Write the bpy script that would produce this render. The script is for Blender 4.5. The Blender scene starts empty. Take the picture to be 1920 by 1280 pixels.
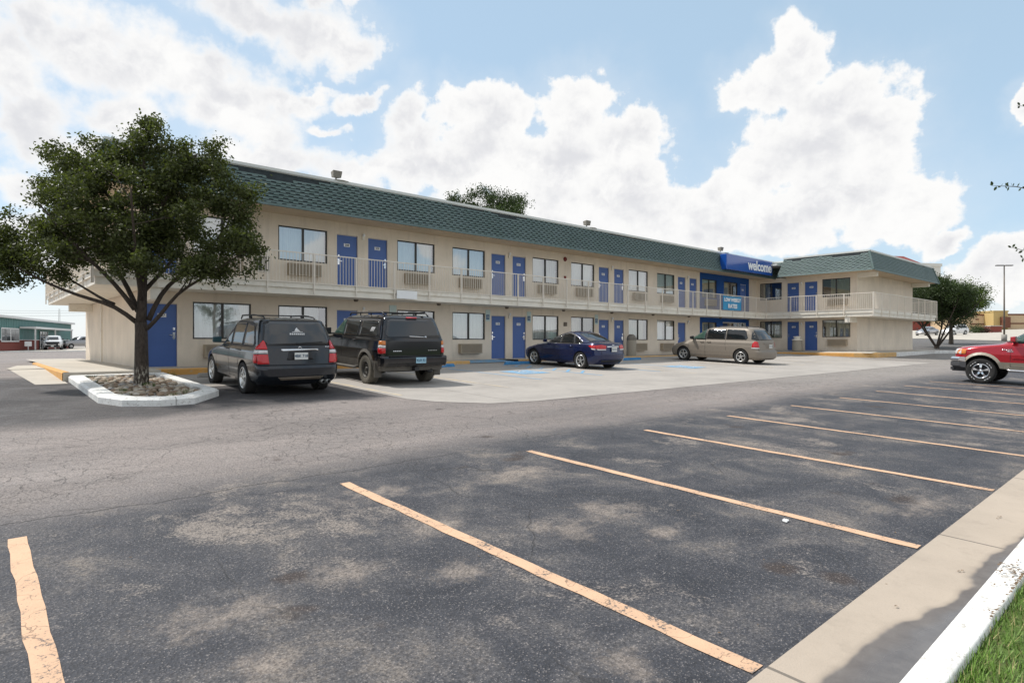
import bpy, bmesh, math, random
import numpy as np
from math import sin, cos, pi, radians, sqrt, atan2, degrees
from mathutils import Vector, Matrix
from mathutils.bvhtree import BVHTree
sc = bpy.context.scene
COL = sc.collection
RNG = random.Random(7)
EYE = 1.72          # camera height above the near ground; all z below are relative to the eye, lifted at the end

# ------------------------------------------------------------------ ground shape
def sstep(a, b, x):
    t = max(0.0, min(1.0, (x - a) / (b - a))); return t * t * (3 - 2 * t)
def gz(X, Y):
    Xc = min(X, 58.0)
    z = -(1.72 - .035 * min(Y, 24.0) - .006 * Xc)
    if X < 40: z -= .30 * sstep(29, 60, Y) * (1 - sstep(20, 40, X))
    if X > 58: z += .0262 * (X - 58) * sstep(58, 70, X)
    if X < -5: z -= .0 
    return z

# ------------------------------------------------------------------ object helpers
def tag(o, label=None, cat=None, group=None, kind=None):
    if label: o['label'] = label
    if cat: o['category'] = cat
    if group: o['group'] = group
    if kind: o['kind'] = kind
    return o
def thing(name, label, cat, loc=(0, 0, 0), rz=0, group=None):
    o = bpy.data.objects.new(name, None); COL.objects.link(o)
    o.empty_display_size = .2
    o.location = loc; o.rotation_euler = (0, 0, rz)
    return tag(o, label, cat, group)
def link(name, me, parent=None, loc=(0, 0, 0), rz=0):
    o = bpy.data.objects.new(name, me); COL.objects.link(o)
    o.location = loc; o.rotation_euler = (0, 0, rz)
    if parent: o.parent = parent
    return o
class MB:
    def __init__(s, off=(0, 0, 0)):
        s.v = []; s.f = []; s.m = []; s.off = off; s.sm = []
    def add(s, vs, fs, m=0, smooth=False):
        b = len(s.v); o = s.off
        s.v += [(x - o[0], y - o[1], z - o[2]) for x, y, z in vs]
        s.f += [tuple(i + b for i in f) for f in fs]
        s.m += [m] * len(fs); s.sm += [smooth] * len(fs)
    def box(s, x0, x1, y0, y1, z0, z1, m=0):
        s.add([(x0, y0, z0), (x1, y0, z0), (x1, y1, z0), (x0, y1, z0), (x0, y0, z1), (x1, y0, z1), (x1, y1, z1), (x0, y1, z1)],
              [(0, 3, 2, 1), (4, 5, 6, 7), (0, 1, 5, 4), (1, 2, 6, 5), (2, 3, 7, 6), (3, 0, 4, 7)], m)
    def quad(s, a, b, c, d, m=0): s.add([a, b, c, d], [(0, 1, 2, 3)], m)
    def prism(s, pts, z0, z1, m=0, cap=True):
        # pts ccw in plan; z0/z1 numbers or functions of (x,y)
        n = len(pts); f0 = z0 if callable(z0) else (lambda x, y: z0); f1 = z1 if callable(z1) else (lambda x, y: z1)
        vs = [(x, y, f0(x, y)) for x, y in pts] + [(x, y, f1(x, y)) for x, y in pts]
        fs = [(i, (i + 1) % n, n + (i + 1) % n, n + i) for i in range(n)]
        if cap: fs += [tuple(range(n - 1, -1, -1)), tuple(range(n, 2 * n))]
        s.add(vs, fs, m)
    def tube(s, pts, r, n=8, m=0, cap=True, smooth=True):
        pts = [Vector(p) for p in pts]; k = len(pts)
        rs = r if isinstance(r, (list, tuple)) else [r] * k
        vs = []; fs = []; up = None
        for i, p in enumerate(pts):
            t = (pts[min(i + 1, k - 1)] - pts[max(i - 1, 0)]).normalized()
            if up is None: up = t.orthogonal().normalized()
            else:
                up = (up - t * up.dot(t))
                up = up.normalized() if up.length > 1e-6 else t.orthogonal().normalized()
            bn = t.cross(up)
            for j in range(n):
                a = 2 * pi * j / n
                vs.append(tuple(p + (up * cos(a) + bn * sin(a)) * rs[i]))
        for i in range(k - 1):
            for j in range(n):
                a = i * n + j; b = i * n + (j + 1) % n
                fs.append((a, b, b + n, a + n))
        if cap: fs += [tuple(range(n - 1, -1, -1)), tuple(range((k - 1) * n, k * n))]
        s.add(vs, fs, m, smooth)
    def lathe(s, prof, c=(0, 0, 0), axis='z', n=24, m=0, smooth=True):
        vs = []; fs = []; k = len(prof)
        for r, h in prof:
            for j in range(n):
                a = 2 * pi * j / n
                if axis == 'z': vs.append((c[0] + r * cos(a), c[1] + r * sin(a), c[2] + h))
                elif axis == 'y': vs.append((c[0] + r * cos(a), c[1] + h, c[2] + r * sin(a)))
                else: vs.append((c[0] + h, c[1] + r * cos(a), c[2] + r * sin(a)))
        for i in range(k - 1):
            for j in range(n):
                a = i * n + j; b = i * n + (j + 1) % n
                fs.append((a, b, b + n, a + n))
        s.add(vs, fs, m, smooth)
    def mesh(s, name, mats):
        me = bpy.data.meshes.new(name)
        me.from_pydata(s.v, [], s.f)
        for mt in (mats if isinstance(mats, (list, tuple)) else [mats]): me.materials.append(mt)
        me.polygons.foreach_set('material_index', s.m)
        me.polygons.foreach_set('use_smooth', s.sm)
        me.update()
        return me
    def build(s, name, mats, parent=None, bevel=0, fixn=True):
        me = s.mesh(name, mats)
        if fixn:
            bm = bmesh.new(); bm.from_mesh(me); bmesh.ops.recalc_face_normals(bm, faces=bm.faces); bm.to_mesh(me); bm.free()
        o = link(name, me, parent)
        if bevel:
            md = o.modifiers.new('bevel', 'BEVEL'); md.width = bevel; md.segments = 2; md.limit_method = 'ANGLE'; md.angle_limit = radians(40)
        return o
def np_mesh(name, V, F, mat, smooth=False):
    """V (n,3) array, F (m,k) int array of k-gons"""
    me = bpy.data.meshes.new(name)
    n = len(V); m, k = F.shape
    me.vertices.add(n); me.vertices.foreach_set('co', np.asarray(V, dtype=np.float32).ravel())
    me.loops.add(m * k); me.loops.foreach_set('vertex_index', np.asarray(F, dtype=np.int32).ravel())
    me.polygons.add(m); me.polygons.foreach_set('loop_start', np.arange(0, m * k, k, dtype=np.int32))
    me.polygons.foreach_set('loop_total', np.full(m, k, dtype=np.int32))
    me.update(calc_edges=True)
    for mt in (mat if isinstance(mat, (list, tuple)) else [mat]): me.materials.append(mt)
    if smooth: me.polygons.foreach_set('use_smooth', [True] * m)
    me.validate()
    return me
def text_geo(txt, size, bold=0.0, align='CENTER', depth=.004, spacing=1.0):
    cu = bpy.data.curves.new('t', 'FONT'); cu.body = txt; cu.size = size; cu.align_x = align; cu.align_y = 'CENTER'
    cu.extrude = depth; cu.offset = bold; cu.resolution_u = 4; cu.space_character = spacing
    o = bpy.data.objects.new('t', cu); COL.objects.link(o)
    dg = bpy.context.evaluated_depsgraph_get(); ev = o.evaluated_get(dg); me = ev.to_mesh()
    vs = [tuple(v.co) for v in me.vertices]; fs = [tuple(p.vertices) for p in me.polygons]
    ev.to_mesh_clear(); bpy.data.objects.remove(o); bpy.data.curves.remove(cu)
    return vs, fs

# ------------------------------------------------------------------ materials
class NT:
    def __init__(s, name):
        s.m = bpy.data.materials.new(name); s.m.use_nodes = True; s.t = s.m.node_tree; s.n = s.t.nodes; s.l = s.t.links
        s.n.clear(); s.out = s.n.new('ShaderNodeOutputMaterial')
    def node(s, t, **kw):
        nd = s.n.new(t)
        for k, v in kw.items():
            if k in ('inputs',):
                for a, b in v.items(): s.set(nd.inputs[a], b)
            else: setattr(nd, k, v)
        return nd
    def set(s, sock, v):
        if hasattr(v, 'is_linked') or isinstance(v, bpy.types.NodeSocket): s.l.new(v, sock)
        else: sock.default_value = v
    def math(s, op, a, b=0.0, c=None, clamp=False):
        nd = s.n.new('ShaderNodeMath'); nd.operation = op; nd.use_clamp = clamp
        s.set(nd.inputs[0], a); s.set(nd.inputs[1], b)
        if c is not None: s.set(nd.inputs[2], c)
        return nd.outputs[0]
    def mix(s, f, a, b, blend='MIX'):
        nd = s.n.new('ShaderNodeMix'); nd.data_type = 'RGBA'; nd.blend_type = blend
        s.set(nd.inputs[0], f); s.set(nd.inputs[6], col4(a)); s.set(nd.inputs[7], col4(b))
        return nd.outputs[2]
    def noise(s, vec, scale, detail=4, rough=.55, dist=0.0):
        nd = s.n.new('ShaderNodeTexNoise'); s.l.new(vec, nd.inputs['Vector'])
        nd.inputs['Scale'].default_value = scale; nd.inputs['Detail'].default_value = detail
        nd.inputs['Roughness'].default_value = rough; nd.inputs['Distortion'].default_value = dist
        return nd.outputs[0]
    def ramp(s, f, stops, interp='LINEAR'):
        nd = s.n.new('ShaderNodeValToRGB'); nd.color_ramp.interpolation = interp
        el = nd.color_ramp.elements
        while len(el) < len(stops): el.new(.5)
        for e, (p, c) in zip(el, stops): e.position = p; e.color = col4(c)
        s.set(nd.inputs[0], f); return nd.outputs[0]
    def smooth(s, x, a, b):
        nd = s.n.new('ShaderNodeMapRange'); nd.interpolation_type = 'SMOOTHSTEP'
        s.set(nd.inputs[0], x); nd.inputs[1].default_value = a; nd.inputs[2].default_value = b
        return nd.outputs[0]
    def pos(s): return s.node('ShaderNodeNewGeometry').outputs['Position']
    def obj(s): return s.node('ShaderNodeTexCoord').outputs['Object']
    def scalev(s, v, sc_):
        nd = s.n.new('ShaderNodeMapping'); s.l.new(v, nd.inputs[0]); nd.inputs['Scale'].default_value = sc_; return nd.outputs[0]
    def sep(s, v):
        nd = s.n.new('ShaderNodeSeparateXYZ'); s.l.new(v, nd.inputs[0]); return nd.outputs
    def bump(s, h, strength=.3, dist=.01):
        nd = s.n.new('ShaderNodeBump'); s.l.new(h, nd.inputs['Height']); nd.inputs['Strength'].default_value = strength
        nd.inputs['Distance'].default_value = dist; return nd.outputs[0]
    def bsdf(s, color, rough=.6, metal=0.0, normal=None, **kw):
        p = s.n.new('ShaderNodeBsdfPrincipled'); s.set(p.inputs['Base Color'], col4(color)); s.set(p.inputs['Roughness'], rough)
        s.set(p.inputs['Metallic'], metal)
        if normal is not None: s.l.new(normal, p.inputs['Normal'])
        for k, v in kw.items(): s.set(p.inputs[k.replace('_', ' ')], v)
        s.l.new(p.outputs[0], s.out.inputs[0]); return p
def col4(c):
    if isinstance(c, (tuple, list)) and len(c) == 3: return (*c, 1.0)
    return c
def mul(c, k): return tuple(min(1, x * k) for x in c)
def pmat(name, c, rough=.6, metal=0.0, var=.12, scale=3.0, bump=0.0, bscale=60.0, spec=.5, dirt=None, world=False, **kw):
    t = NT(name); v = t.pos() if world else t.obj()
    n1 = t.noise(v, scale, 5, .6)
    colr = t.ramp(n1, [(.3, mul(c, 1 - var)), (.7, mul(c, 1 + var))])
    if dirt is not None:
        n2 = t.noise(v, scale * 2.7, 6, .65); colr = t.mix(t.smooth(n2, .5, .75), colr, dirt)
    nm = None
    if bump: nm = t.bump(t.noise(v, bscale, 3, .6), bump, .01)
    t.bsdf(colr, rough, metal, nm, Specular_IOR_Level=spec, **kw)
    return t.m
def carpaint(name, c, metal=.5, rough=.28, flake=.06, dirt=None, dz=(.2, .9), damt=.6, coat=.6):
    t = NT(name); v = t.obj()
    base = t.ramp(t.noise(v, 400, 1, .5), [(.35, mul(c, 1 - flake * 3)), (.65, mul(c, 1 + flake * 3))])
    if dirt:
        z = t.sep(v)[2]
        f = t.math('MULTIPLY', t.smooth(t.math('ADD', z, t.math('MULTIPLY', t.noise(v, 5, 4), .35)), dz[1], dz[0]), damt)
        base = t.mix(f, base, dirt)
        r = t.math('ADD', t.math('MULTIPLY', f, .5), rough)
    else: r = rough
    t.bsdf(base, r, metal, None, Coat_Weight=coat, Coat_Roughness=.06)
    return t.m
def glassmat(name, tint=(.9, .95, .95), refl=.12, rough=.02, dark=0.0):
    """thin pane: sees through, mirrors the sky"""
    t = NT(name)
    fr = t.node('ShaderNodeFresnel'); fr.inputs[0].default_value = 1.5
    fac = t.math('ADD', fr.outputs[0], refl, clamp=True)
    tr = t.node('ShaderNodeBsdfTransparent'); tr.inputs[0].default_value = col4(tint)
    gl = t.node('ShaderNodeBsdfGlossy'); gl.inputs['Roughness'].default_value = rough; gl.inputs[0].default_value = (.95, .97, 1, 1)
    mx = t.node('ShaderNodeMixShader'); t.l.new(fac, mx.inputs[0]); t.l.new(tr.outputs[0], mx.inputs[1]); t.l.new(gl.outputs[0], mx.inputs[2])
    t.l.new(mx.outputs[0], t.out.inputs[0]); return t.m
M = {}
def stucco(name, c, world=True):
    t = NT(name); v = t.pos()
    a = t.noise(v, .9, 6, .6); b = t.noise(t.scalev(v, (3, 3, .35)), 1.3, 5, .65)
    g = t.noise(v, 55, 3, .7)
    colr = t.ramp(a, [(.3, mul(c, .86)), (.72, mul(c, 1.06))])
    colr = t.mix(t.math('MULTIPLY', t.smooth(b, .52, .75), .45), colr, mul(c, .66))
    colr = t.mix(t.math('MULTIPLY', t.smooth(g, .35, .7), .3), colr, mul(c, .8))
    z = t.sep(v)[2]; foot = t.math('MULTIPLY', t.smooth(t.math('ADD', z, t.math('MULTIPLY', t.noise(v, 2.5, 5, .7), .5)), 1.62, 1.15), .38)
    colr = t.mix(foot, colr, mul(c, .5))
    pt = t.node('ShaderNodeTexVoronoi', feature='F1'); t.l.new(t.scalev(v, (.35, .35, .6)), pt.inputs['Vector']); pt.inputs['Scale'].default_value = 1.3
    colr = t.mix(t.math('MULTIPLY', t.smooth(t.sep(pt.outputs['Color'])[0], .55, .6), .10), colr, mul(c, .80))
    t.bsdf(colr, .9, 0, t.bump(g, .35, .02), Specular_IOR_Level=.25); return t.m
M['stucco'] = stucco('stucco', (.84, .735, .61))
M['stucco_blue'] = stucco('blue_stucco', (.02, .085, .30))
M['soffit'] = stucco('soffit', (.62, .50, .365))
M['slab'] = pmat('slab_paint', (.80, .75, .66), .7, var=.07, scale=1.5, bump=.15, bscale=30, world=True, dirt=(.70, .63, .52))
M['rail'] = pmat('rail_paint', (.76, .69, .60), .45, var=.05)
M['door'] = pmat('blue_door_paint', (.058, .125, .36), .42, var=.06, scale=2)
M['doorframe'] = pmat('frame_paint', (.55, .49, .42), .5, var=.05)
M['bronze'] = pmat('bronze_frame', (.028, .025, .02), .4, var=.1)
M['white'] = pmat('white_paint', (.62, .62, .61), .4, var=.04)
M['offwhite'] = pmat('coping_metal', (.66, .67, .64), .45, var=.06, world=True, scale=.8)
M['deadweed'] = pmat('edge_soil', (.12, .085, .05), .95, var=.4, scale=20, world=True)
M['black'] = pmat('black_plastic', (.016, .016, .018), .5, var=.1)
M['dark'] = pmat('dark_interior', (.03, .03, .03), .9)
M['curtain'] = pmat('sheer_curtain', (.80, .80, .76), .95, var=.04, scale=4)
M['curtain2'] = pmat('tan_curtain', (.52, .50, .36), .95, var=.06, scale=4)
M['acunit'] = pmat('air_conditioner_paint', (.38, .31, .225), .55, var=.05)
M['grille'] = pmat('grille_dark', (.16, .13, .10), .6)
M['glass'] = glassmat('window_glass', refl=.30)
M['glassdark'] = glassmat('deep_glass', (.35, .37, .36), refl=.10)
M['chrome'] = pmat('chrome', (.75, .75, .76), .12, 1.0, var=.02)
M['alloy'] = pmat('alloy', (.62, .62, .61), .25, .9, var=.04)
M['steel'] = pmat('galvanised_steel', (.42, .42, .40), .45, .6, var=.08)
M['signblue'] = pmat('sign_blue', (.010, .075, .36), .18, var=.03, scale=.8, Coat_Weight=.5)
M['bannerblue'] = pmat('banner_blue', (.03, .28, .52), .5, var=.05)
M['signwhite'] = pmat('sign_white', (.85, .85, .85), .4, var=.02)
M['iconblue'] = pmat('icon_blue', (.02, .10, .22), .5, var=.02)
M['platepale'] = pmat('pale_plate', (.55, .66, .64), .4, var=.03)
M['ink'] = pmat('ink', (.01, .01, .012), .6)
M['kerborange'] = pmat('orange_kerb_paint', (.62, .32, .085), .75, var=.12, world=True, scale=3, dirt=(.5, .38, .22), bump=.2)
M['kerbyellow'] = pmat('yellow_kerb_paint', (.60, .36, .13), .75, var=.12, world=True, scale=3, dirt=(.5, .42, .30), bump=.2)
M['stopblue'] = pmat('blue_stop_paint', (.04, .20, .42), .7, var=.15, world=True, scale=5, dirt=(.12, .26, .4), bump=.3)
M['binstone'] = pmat('bin_aggregate', (.34, .30, .24), .9, var=.15, scale=30, bump=.4, bscale=90)
M['bingrey'] = pmat('bin_grey', (.22, .20, .17), .7, var=.1)
M['brickred'] = pmat('alarm_red', (.18, .02, .015), .5)
def kerbwhite():
    t = NT('white_kerb_paint'); v = t.pos()
    n = t.noise(v, 2.2, 8, .7); n2 = t.noise(v, 14, 5, .7)
    c = t.ramp(n, [(.30, (.62, .61, .58)), (.6, (.80, .79, .76))])
    c = t.mix(t.math('MULTIPLY', t.smooth(t.math('ADD', n2, t.math('MULTIPLY', t.math('SUBTRACT', t.noise(v, 60, 3, .7), .5), .3)), .54, .68), .75), c, (.33, .30, .26))
    jt = t.math('LESS_THAN', t.math('PINGPONG', t.math('ADD', t.sep(v)[0], .08), 1.55), .010); c = t.mix(t.math('MULTIPLY', jt, .6), c, (.12, .11, .10))
    c = t.mix(t.math('MULTIPLY', t.smooth(t.noise(t.scalev(v, (.6, 3, 3)), 6, 6, .7), .54, .7), .4), c, (.42, .39, .35))
    t.bsdf(c, .8, 0, t.bump(n2, .4, .01)); return t.m
M['kerbwhite'] = kerbwhite()
def concrete(name, c, stain=(.0, .0, .0), joints=None, wet=False):
    t = NT(name); v = t.pos(); xyz = t.sep(v)
    n = t.noise(v, .7, 8, .62); n2 = t.noise(v, 5, 8, .7); n3 = t.noise(v, 120, 2, .6)
    colr = t.ramp(n, [(.28, mul(c, .78)), (.5, c), (.75, mul(c, 1.14))])
    colr = t.mix(t.math('MULTIPLY', t.smooth(n2, .5, .75), .45), colr, mul(c, .7))
    colr = t.mix(t.math('MULTIPLY', t.smooth(n3, .5, .7), .3), colr, mul(c, .72))
    rough = .85; h = n3
    if joints:
        for ax, step, off in joints:
            s_ = t.math('PINGPONG', t.math('ADD', t.math('ADD', xyz[ax], off), t.math('MULTIPLY', t.noise(v, 4, 3), .01)), step)
            f = t.math('LESS_THAN', s_, .012); colr = t.mix(t.math('MULTIPLY', f, .7), colr, (.06, .055, .05))
    if wet:
        ex = t.math('SUBTRACT', 1.085, xyz[1]); ex = t.math('ADD', ex, t.math('MULTIPLY', t.math('SUBTRACT', t.noise(v, 1.5, 3, .45), .5), .34)); ex = t.math('ADD', ex, t.math('MULTIPLY', t.math('SUBTRACT', 4.8, xyz[0]), .085))
        f = t.smooth(ex, -.016, .016)
        rim = t.math('MULTIPLY', t.smooth(ex, -.05, .0), t.math('SUBTRACT', 1, f))
        colr = t.mix(t.math('MULTIPLY', rim, .35), colr, mul(c, .5))
        colr = t.mix(f, colr, t.ramp(n2, [(.3, (.095, .083, .078)), (.7, (.16, .145, .135))])); rough = t.math('SUBTRACT', .85, t.math('MULTIPLY', f, t.math('MULTIPLY', t.smooth(ex, .0, .14), .62)))
    t.bsdf(colr, rough, 0, t.bump(h, .25, .004)); return t.m
M['pad'] = concrete('stall_concrete', (.355, .327, .298), joints=[(0, 1.55 * 1.5, .3), (1, 2.3, .2)])
M['walk'] = concrete('walk_concrete', (.46, .42, .36), joints=[(0, 1.9, .1), (1, 4.6, .2)])
M['gutter'] = concrete('gutter_concrete', (.40, .335, .27), joints=[(0, 1.55, .08)], wet=True)
M['stopgrey'] = concrete('stop_concrete', (.32, .30, .27))
def asphalt():
    t = NT('asphalt'); v = t.pos(); xyz = t.sep(v)
    big = t.noise(v, .18, 6, .6, .3)
    st = t.noise(t.scalev(v, (.25, 1.2, 1)), .8, 6, .62)           # streaks along the drive
    med = t.math('ADD', t.noise(v, 1.1, 8, .70, .4), t.math('MULTIPLY', t.math('SUBTRACT', t.noise(v, 48, 4, .75), .5), .30))
    gr = t.node('ShaderNodeTexVoronoi'); t.l.new(v, gr.inputs['Vector']); gr.inputs['Scale'].default_value = 72
    gr2 = t.node('ShaderNodeTexVoronoi'); t.l.new(v, gr2.inputs['Vector']); gr2.inputs['Scale'].default_value = 38
    fine = t.noise(v, 50, 4, .8)
    # sealed dark blue-grey stalls (y < 6.3) against the worn brown-grey lane
    edge = t.math('ADD', xyz[1], t.math('MULTIPLY', t.math('SUBTRACT', big, .5), 1.4))
    lane = t.smooth(edge, 6.0, 7.6)
    stall_c = t.ramp(med, [(.35, (.024, .026, .034)), (.475, (.050, .052, .062)), (.57, (.100, .096, .099)), (.69, (.22, .19, .165))])
    lane_c = t.ramp(st, [(.28, (.19, .168, .158)), (.5, (.255, .222, .206)), (.7, (.33, .285, .262))])
    colr = t.mix(lane, stall_c, lane_c)
    # far lot, worn pale
    far = t.math('MULTIPLY', t.smooth(xyz[0], 11, 27), t.smooth(xyz[1], 5, 9.5))
    colr = t.mix(t.math('MULTIPLY', far, .85), colr, (.325, .297, .27))
    colr = t.mix(t.math('MULTIPLY', t.smooth(xyz[0], 61, 64), .8), colr, (.10, .098, .098))
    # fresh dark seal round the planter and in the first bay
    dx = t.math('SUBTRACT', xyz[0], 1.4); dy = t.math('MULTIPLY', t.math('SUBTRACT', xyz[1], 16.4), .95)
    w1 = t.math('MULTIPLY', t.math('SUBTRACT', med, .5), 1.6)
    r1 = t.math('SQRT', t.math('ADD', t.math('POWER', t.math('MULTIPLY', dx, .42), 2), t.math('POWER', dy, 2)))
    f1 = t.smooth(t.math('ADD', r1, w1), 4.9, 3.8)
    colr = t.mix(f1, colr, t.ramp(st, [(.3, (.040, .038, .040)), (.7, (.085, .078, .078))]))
    # tan worn patches
    pt = t.noise(t.scalev(v, (1.0, .8, 1)), .75, 7, .68, .5)
    pq = t.math('ADD', pt, t.math('MULTIPLY', t.math('SUBTRACT', fine, .5), .34)); pq = t.math('ADD', pq, t.math('MULTIPLY', t.math('SUBTRACT', t.noise(v, 9, 6, .7), .5), .22)); pf = t.math('MULTIPLY', t.smooth(pq, .55, .68), t.smooth(xyz[1], 9.0, 6.0))
    colr = t.mix(t.math('MULTIPLY', pf, .72), colr, (.32, .272, .232))
    wq = t.math('MULTIPLY', t.math('SUBTRACT', t.noise(v, 4.5, 8, .78), .5), 4.2); wq = t.math('ADD', wq, t.math('MULTIPLY', t.math('SUBTRACT', fine, .5), 1.3))
    def spots(lst):
        r_ = None
        for (a, b, rx, ry) in lst:
            d_ = t.math('SQRT', t.math('ADD', t.math('POWER', t.math('DIVIDE', t.math('SUBTRACT', xyz[0], a), rx * 1.15), 2), t.math('POWER', t.math('DIVIDE', t.math('SUBTRACT', xyz[1], b), ry * 1.7), 2)))
            r_ = d_ if r_ is None else t.math('MINIMUM', r_, d_)
        return r_
    colr = t.mix(t.math('MULTIPLY', t.smooth(t.math('ADD', spots([(4.42, 3.62, 0.34, 0.22), (4.35, 2.97, 0.30, 0.10), (3.72, 3.57, 0.30, 0.22), (3.01, 5.45, 0.50, 0.14), (1.14, 3.75, 0.35, 0.16), (1.92, 3.84, 0.30, 0.16), (2.53, 3.40, 0.22, 0.13), (2.51, 1.95, 0.16, 0.13), (1.11, 3.08, 0.20, 0.12), (4.79, 5.19, 0.60, 0.20), (7.07, 1.81, 0.55, 0.16), (2.96, 4.27, 0.30, 0.15)]), wq), 1.0, .0), .52), colr, (.38, .315, .262))
    # oil stains
    ob = t.noise(v, .95, 4, .55, .2); of = t.smooth(ob, .655, .73)
    colr = t.mix(t.math('MULTIPLY', of, .8), colr, (.05, .034, .027))
    colr = t.mix(t.math('MULTIPLY', t.smooth(t.math('ADD', spots([(4.35, 1.98, 0.16, 0.09), (4.50, 1.66, 0.15, 0.08), (1.60, 4.02, 0.12, 0.06), (7.12, 2.01, 0.20, 0.10)]), t.math('MULTIPLY', wq, .6)), 1.1, .4), .8), colr, (.045, .030, .024))
    # pale stones showing in the binder
    sp = t.math('MULTIPLY', t.smooth(gr.outputs['Distance'], .46, .18), t.smooth(fine, .46, .62))
    colr = t.mix(t.math('MULTIPLY', sp, .66), colr, (.36, .32, .295))
    sp2 = t.math('MULTIPLY', t.smooth(gr2.outputs['Distance'], .3, .1), t.smooth(t.noise(v, 23, 2), .58, .66))
    colr = t.mix(t.math('MULTIPLY', sp2, .5), colr, (.44, .40, .37))
    colr = t.mix(t.math('MULTIPLY', t.smooth(fine, .56, .38), .62), colr, (.022, .021, .023))
    # crazing and long cracks, mostly in the lane
    def crack(scale, wd, warp, mask):
        wv = t.node('ShaderNodeVectorMath', operation='ADD'); nz = t.node('ShaderNodeTexNoise'); t.l.new(v, nz.inputs['Vector']); nz.inputs['Scale'].default_value = scale * 2.2; nz.inputs['Detail'].default_value = 6
        sc_ = t.node('ShaderNodeVectorMath', operation='SCALE'); t.l.new(nz.outputs['Color'], sc_.inputs[0]); sc_.inputs['Scale'].default_value = warp
        t.l.new(v, wv.inputs[0]); t.l.new(sc_.outputs[0], wv.inputs[1])
        vo = t.node('ShaderNodeTexVoronoi', feature='DISTANCE_TO_EDGE'); t.l.new(wv.outputs[0], vo.inputs['Vector']); vo.inputs['Scale'].default_value = scale
        return t.math('MULTIPLY', t.smooth(vo.outputs['Distance'], wd, wd * .3), mask)
    cm = t.math('MULTIPLY', t.math('MULTIPLY', lane, t.smooth(t.noise(v, .35, 4), .42, .56)), t.smooth(xyz[1], 14, 11))
    c1 = crack(3.9, .024, .14, cm)
    c2 = crack(.42, .0048, .8, t.smooth(t.noise(v, .5, 3), .38, .5))
    sy = t.math('ADD', xyz[1], t.math('MULTIPLY', t.math('SUBTRACT', t.noise(t.scalev(v, (1, 0, 0)), 1.1, 7, .6), .5), .55))
    seam = t.math('MULTIPLY', t.smooth(t.math('ABSOLUTE', t.math('SUBTRACT', sy, 6.45)), .016, .004), t.smooth(xyz[0], 7, 3.5))
    seam2 = t.math('MULTIPLY', t.smooth(t.math('ABSOLUTE', t.math('SUBTRACT', sy, 6.62)), .030, .006), t.math('MULTIPLY', t.smooth(xyz[0], 3.5, 7), .45))
    c2 = t.math('MULTIPLY', c2, t.math('ADD', .25, t.math('MULTIPLY', t.smooth(fine, .35, .6), .45)))
    cr = t.math('MAXIMUM', t.math('MAXIMUM', t.math('MULTIPLY', c1, .8), c2), t.math('MAXIMUM', seam, seam2))
    colr = t.mix(t.math('MULTIPLY', cr, .75), colr, (.022, .020, .019))
    h = t.math('SUBTRACT', t.math('ADD', t.math('MULTIPLY', fine, .6), t.math('MULTIPLY', gr.outputs['Distance'], -.5)), t.math('MULTIPLY', cr, .8))
    rough = t.math('SUBTRACT', .88, t.math('MULTIPLY', t.smooth(med, .6, .35), .25))
    t.bsdf(colr, rough, 0, t.bump(h, .7, .012), Specular_IOR_Level=.4); return t.m
M['asphalt'] = asphalt()
def paintline(name, c, wear=.5, base=(.09, .085, .085)):
    t = NT(name); v = t.pos(); fine = t.noise(v, 45, 4, .7); big = t.noise(v, 2.4, 6, .65)
    f = t.smooth(t.math('ADD', t.math('MULTIPLY', fine, .55), t.math('MULTIPLY', big, .55)), .44 + wear * .18, .36 + wear * .18)
    wv = t.node('ShaderNodeVectorMath', operation='ADD'); nz = t.node('ShaderNodeTexNoise'); t.l.new(v, nz.inputs['Vector']); nz.inputs['Scale'].default_value = 5
    sc_ = t.node('ShaderNodeVectorMath', operation='SCALE'); t.l.new(nz.outputs['Color'], sc_.inputs[0]); sc_.inputs['Scale'].default_value = .4
    t.l.new(v, wv.inputs[0]); t.l.new(sc_.outputs[0], wv.inputs[1])
    vo = t.node('ShaderNodeTexVoronoi', feature='DISTANCE_TO_EDGE'); t.l.new(wv.outputs[0], vo.inputs['Vector']); vo.inputs['Scale'].default_value = 2.6
    ck = t.math('MULTIPLY', t.smooth(vo.outputs['Distance'], .010, .002), .65)
    colr = t.ramp(big, [(.3, mul(c, .85)), (.7, mul(c, 1.08))])
    colr = t.mix(t.math('MULTIPLY', t.smooth(fine, .5, .7), .25), colr, mul(c, .75))
    colr = t.mix(ck, colr, (.10, .07, .05)); colr = t.mix(f, colr, base)
    t.bsdf(colr, .8, 0, t.bump(fine, .5, .006)); return t.m
M['lineyellow'] = paintline('stall_line_paint', (.61, .395, .255), .36)
M['linefaded'] = paintline('faded_line_paint', (.55, .45, .30), .75, (.44, .40, .35))
M['lineblue'] = paintline('blue_marking_paint', (.16, .36, .56), .55, (.42, .40, .37))
def mansard():
    t = NT('green_shingle'); v = t.pos(); n = t.noise(v, .5, 4, .6)
    br = t.noise(t.scalev(v, (2.4, 2.4, 7.2)), 1.0, 1, .5)
    c = t.ramp(n, [(.3, (.086, .132, .124)), (.7, (.116, .165, .154))])
    c = t.mix(t.math('MULTIPLY', t.smooth(br, .4, .65), .35), c, (.14, .185, .195))
    t.bsdf(c, .65, 0, t.bump(t.noise(v, 90, 2), .2, .005)); return t.m
M['shingle'] = mansard()
M['underlay'] = pmat('dark_underlay', (.022, .030, .033), .85, world=True, var=.4, scale=6)
def carglass(name, c=(.010, .012, .014), rough=.03):
    t = NT(name); t.bsdf(c, rough, 0, None, Specular_IOR_Level=.6, Coat_Weight=.25, Coat_Roughness=.02); return t.m
M['cglass'] = carglass('tinted_car_glass')
M['cglassclear'] = carglass('green_car_glass', (.035, .075, .06))
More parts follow.
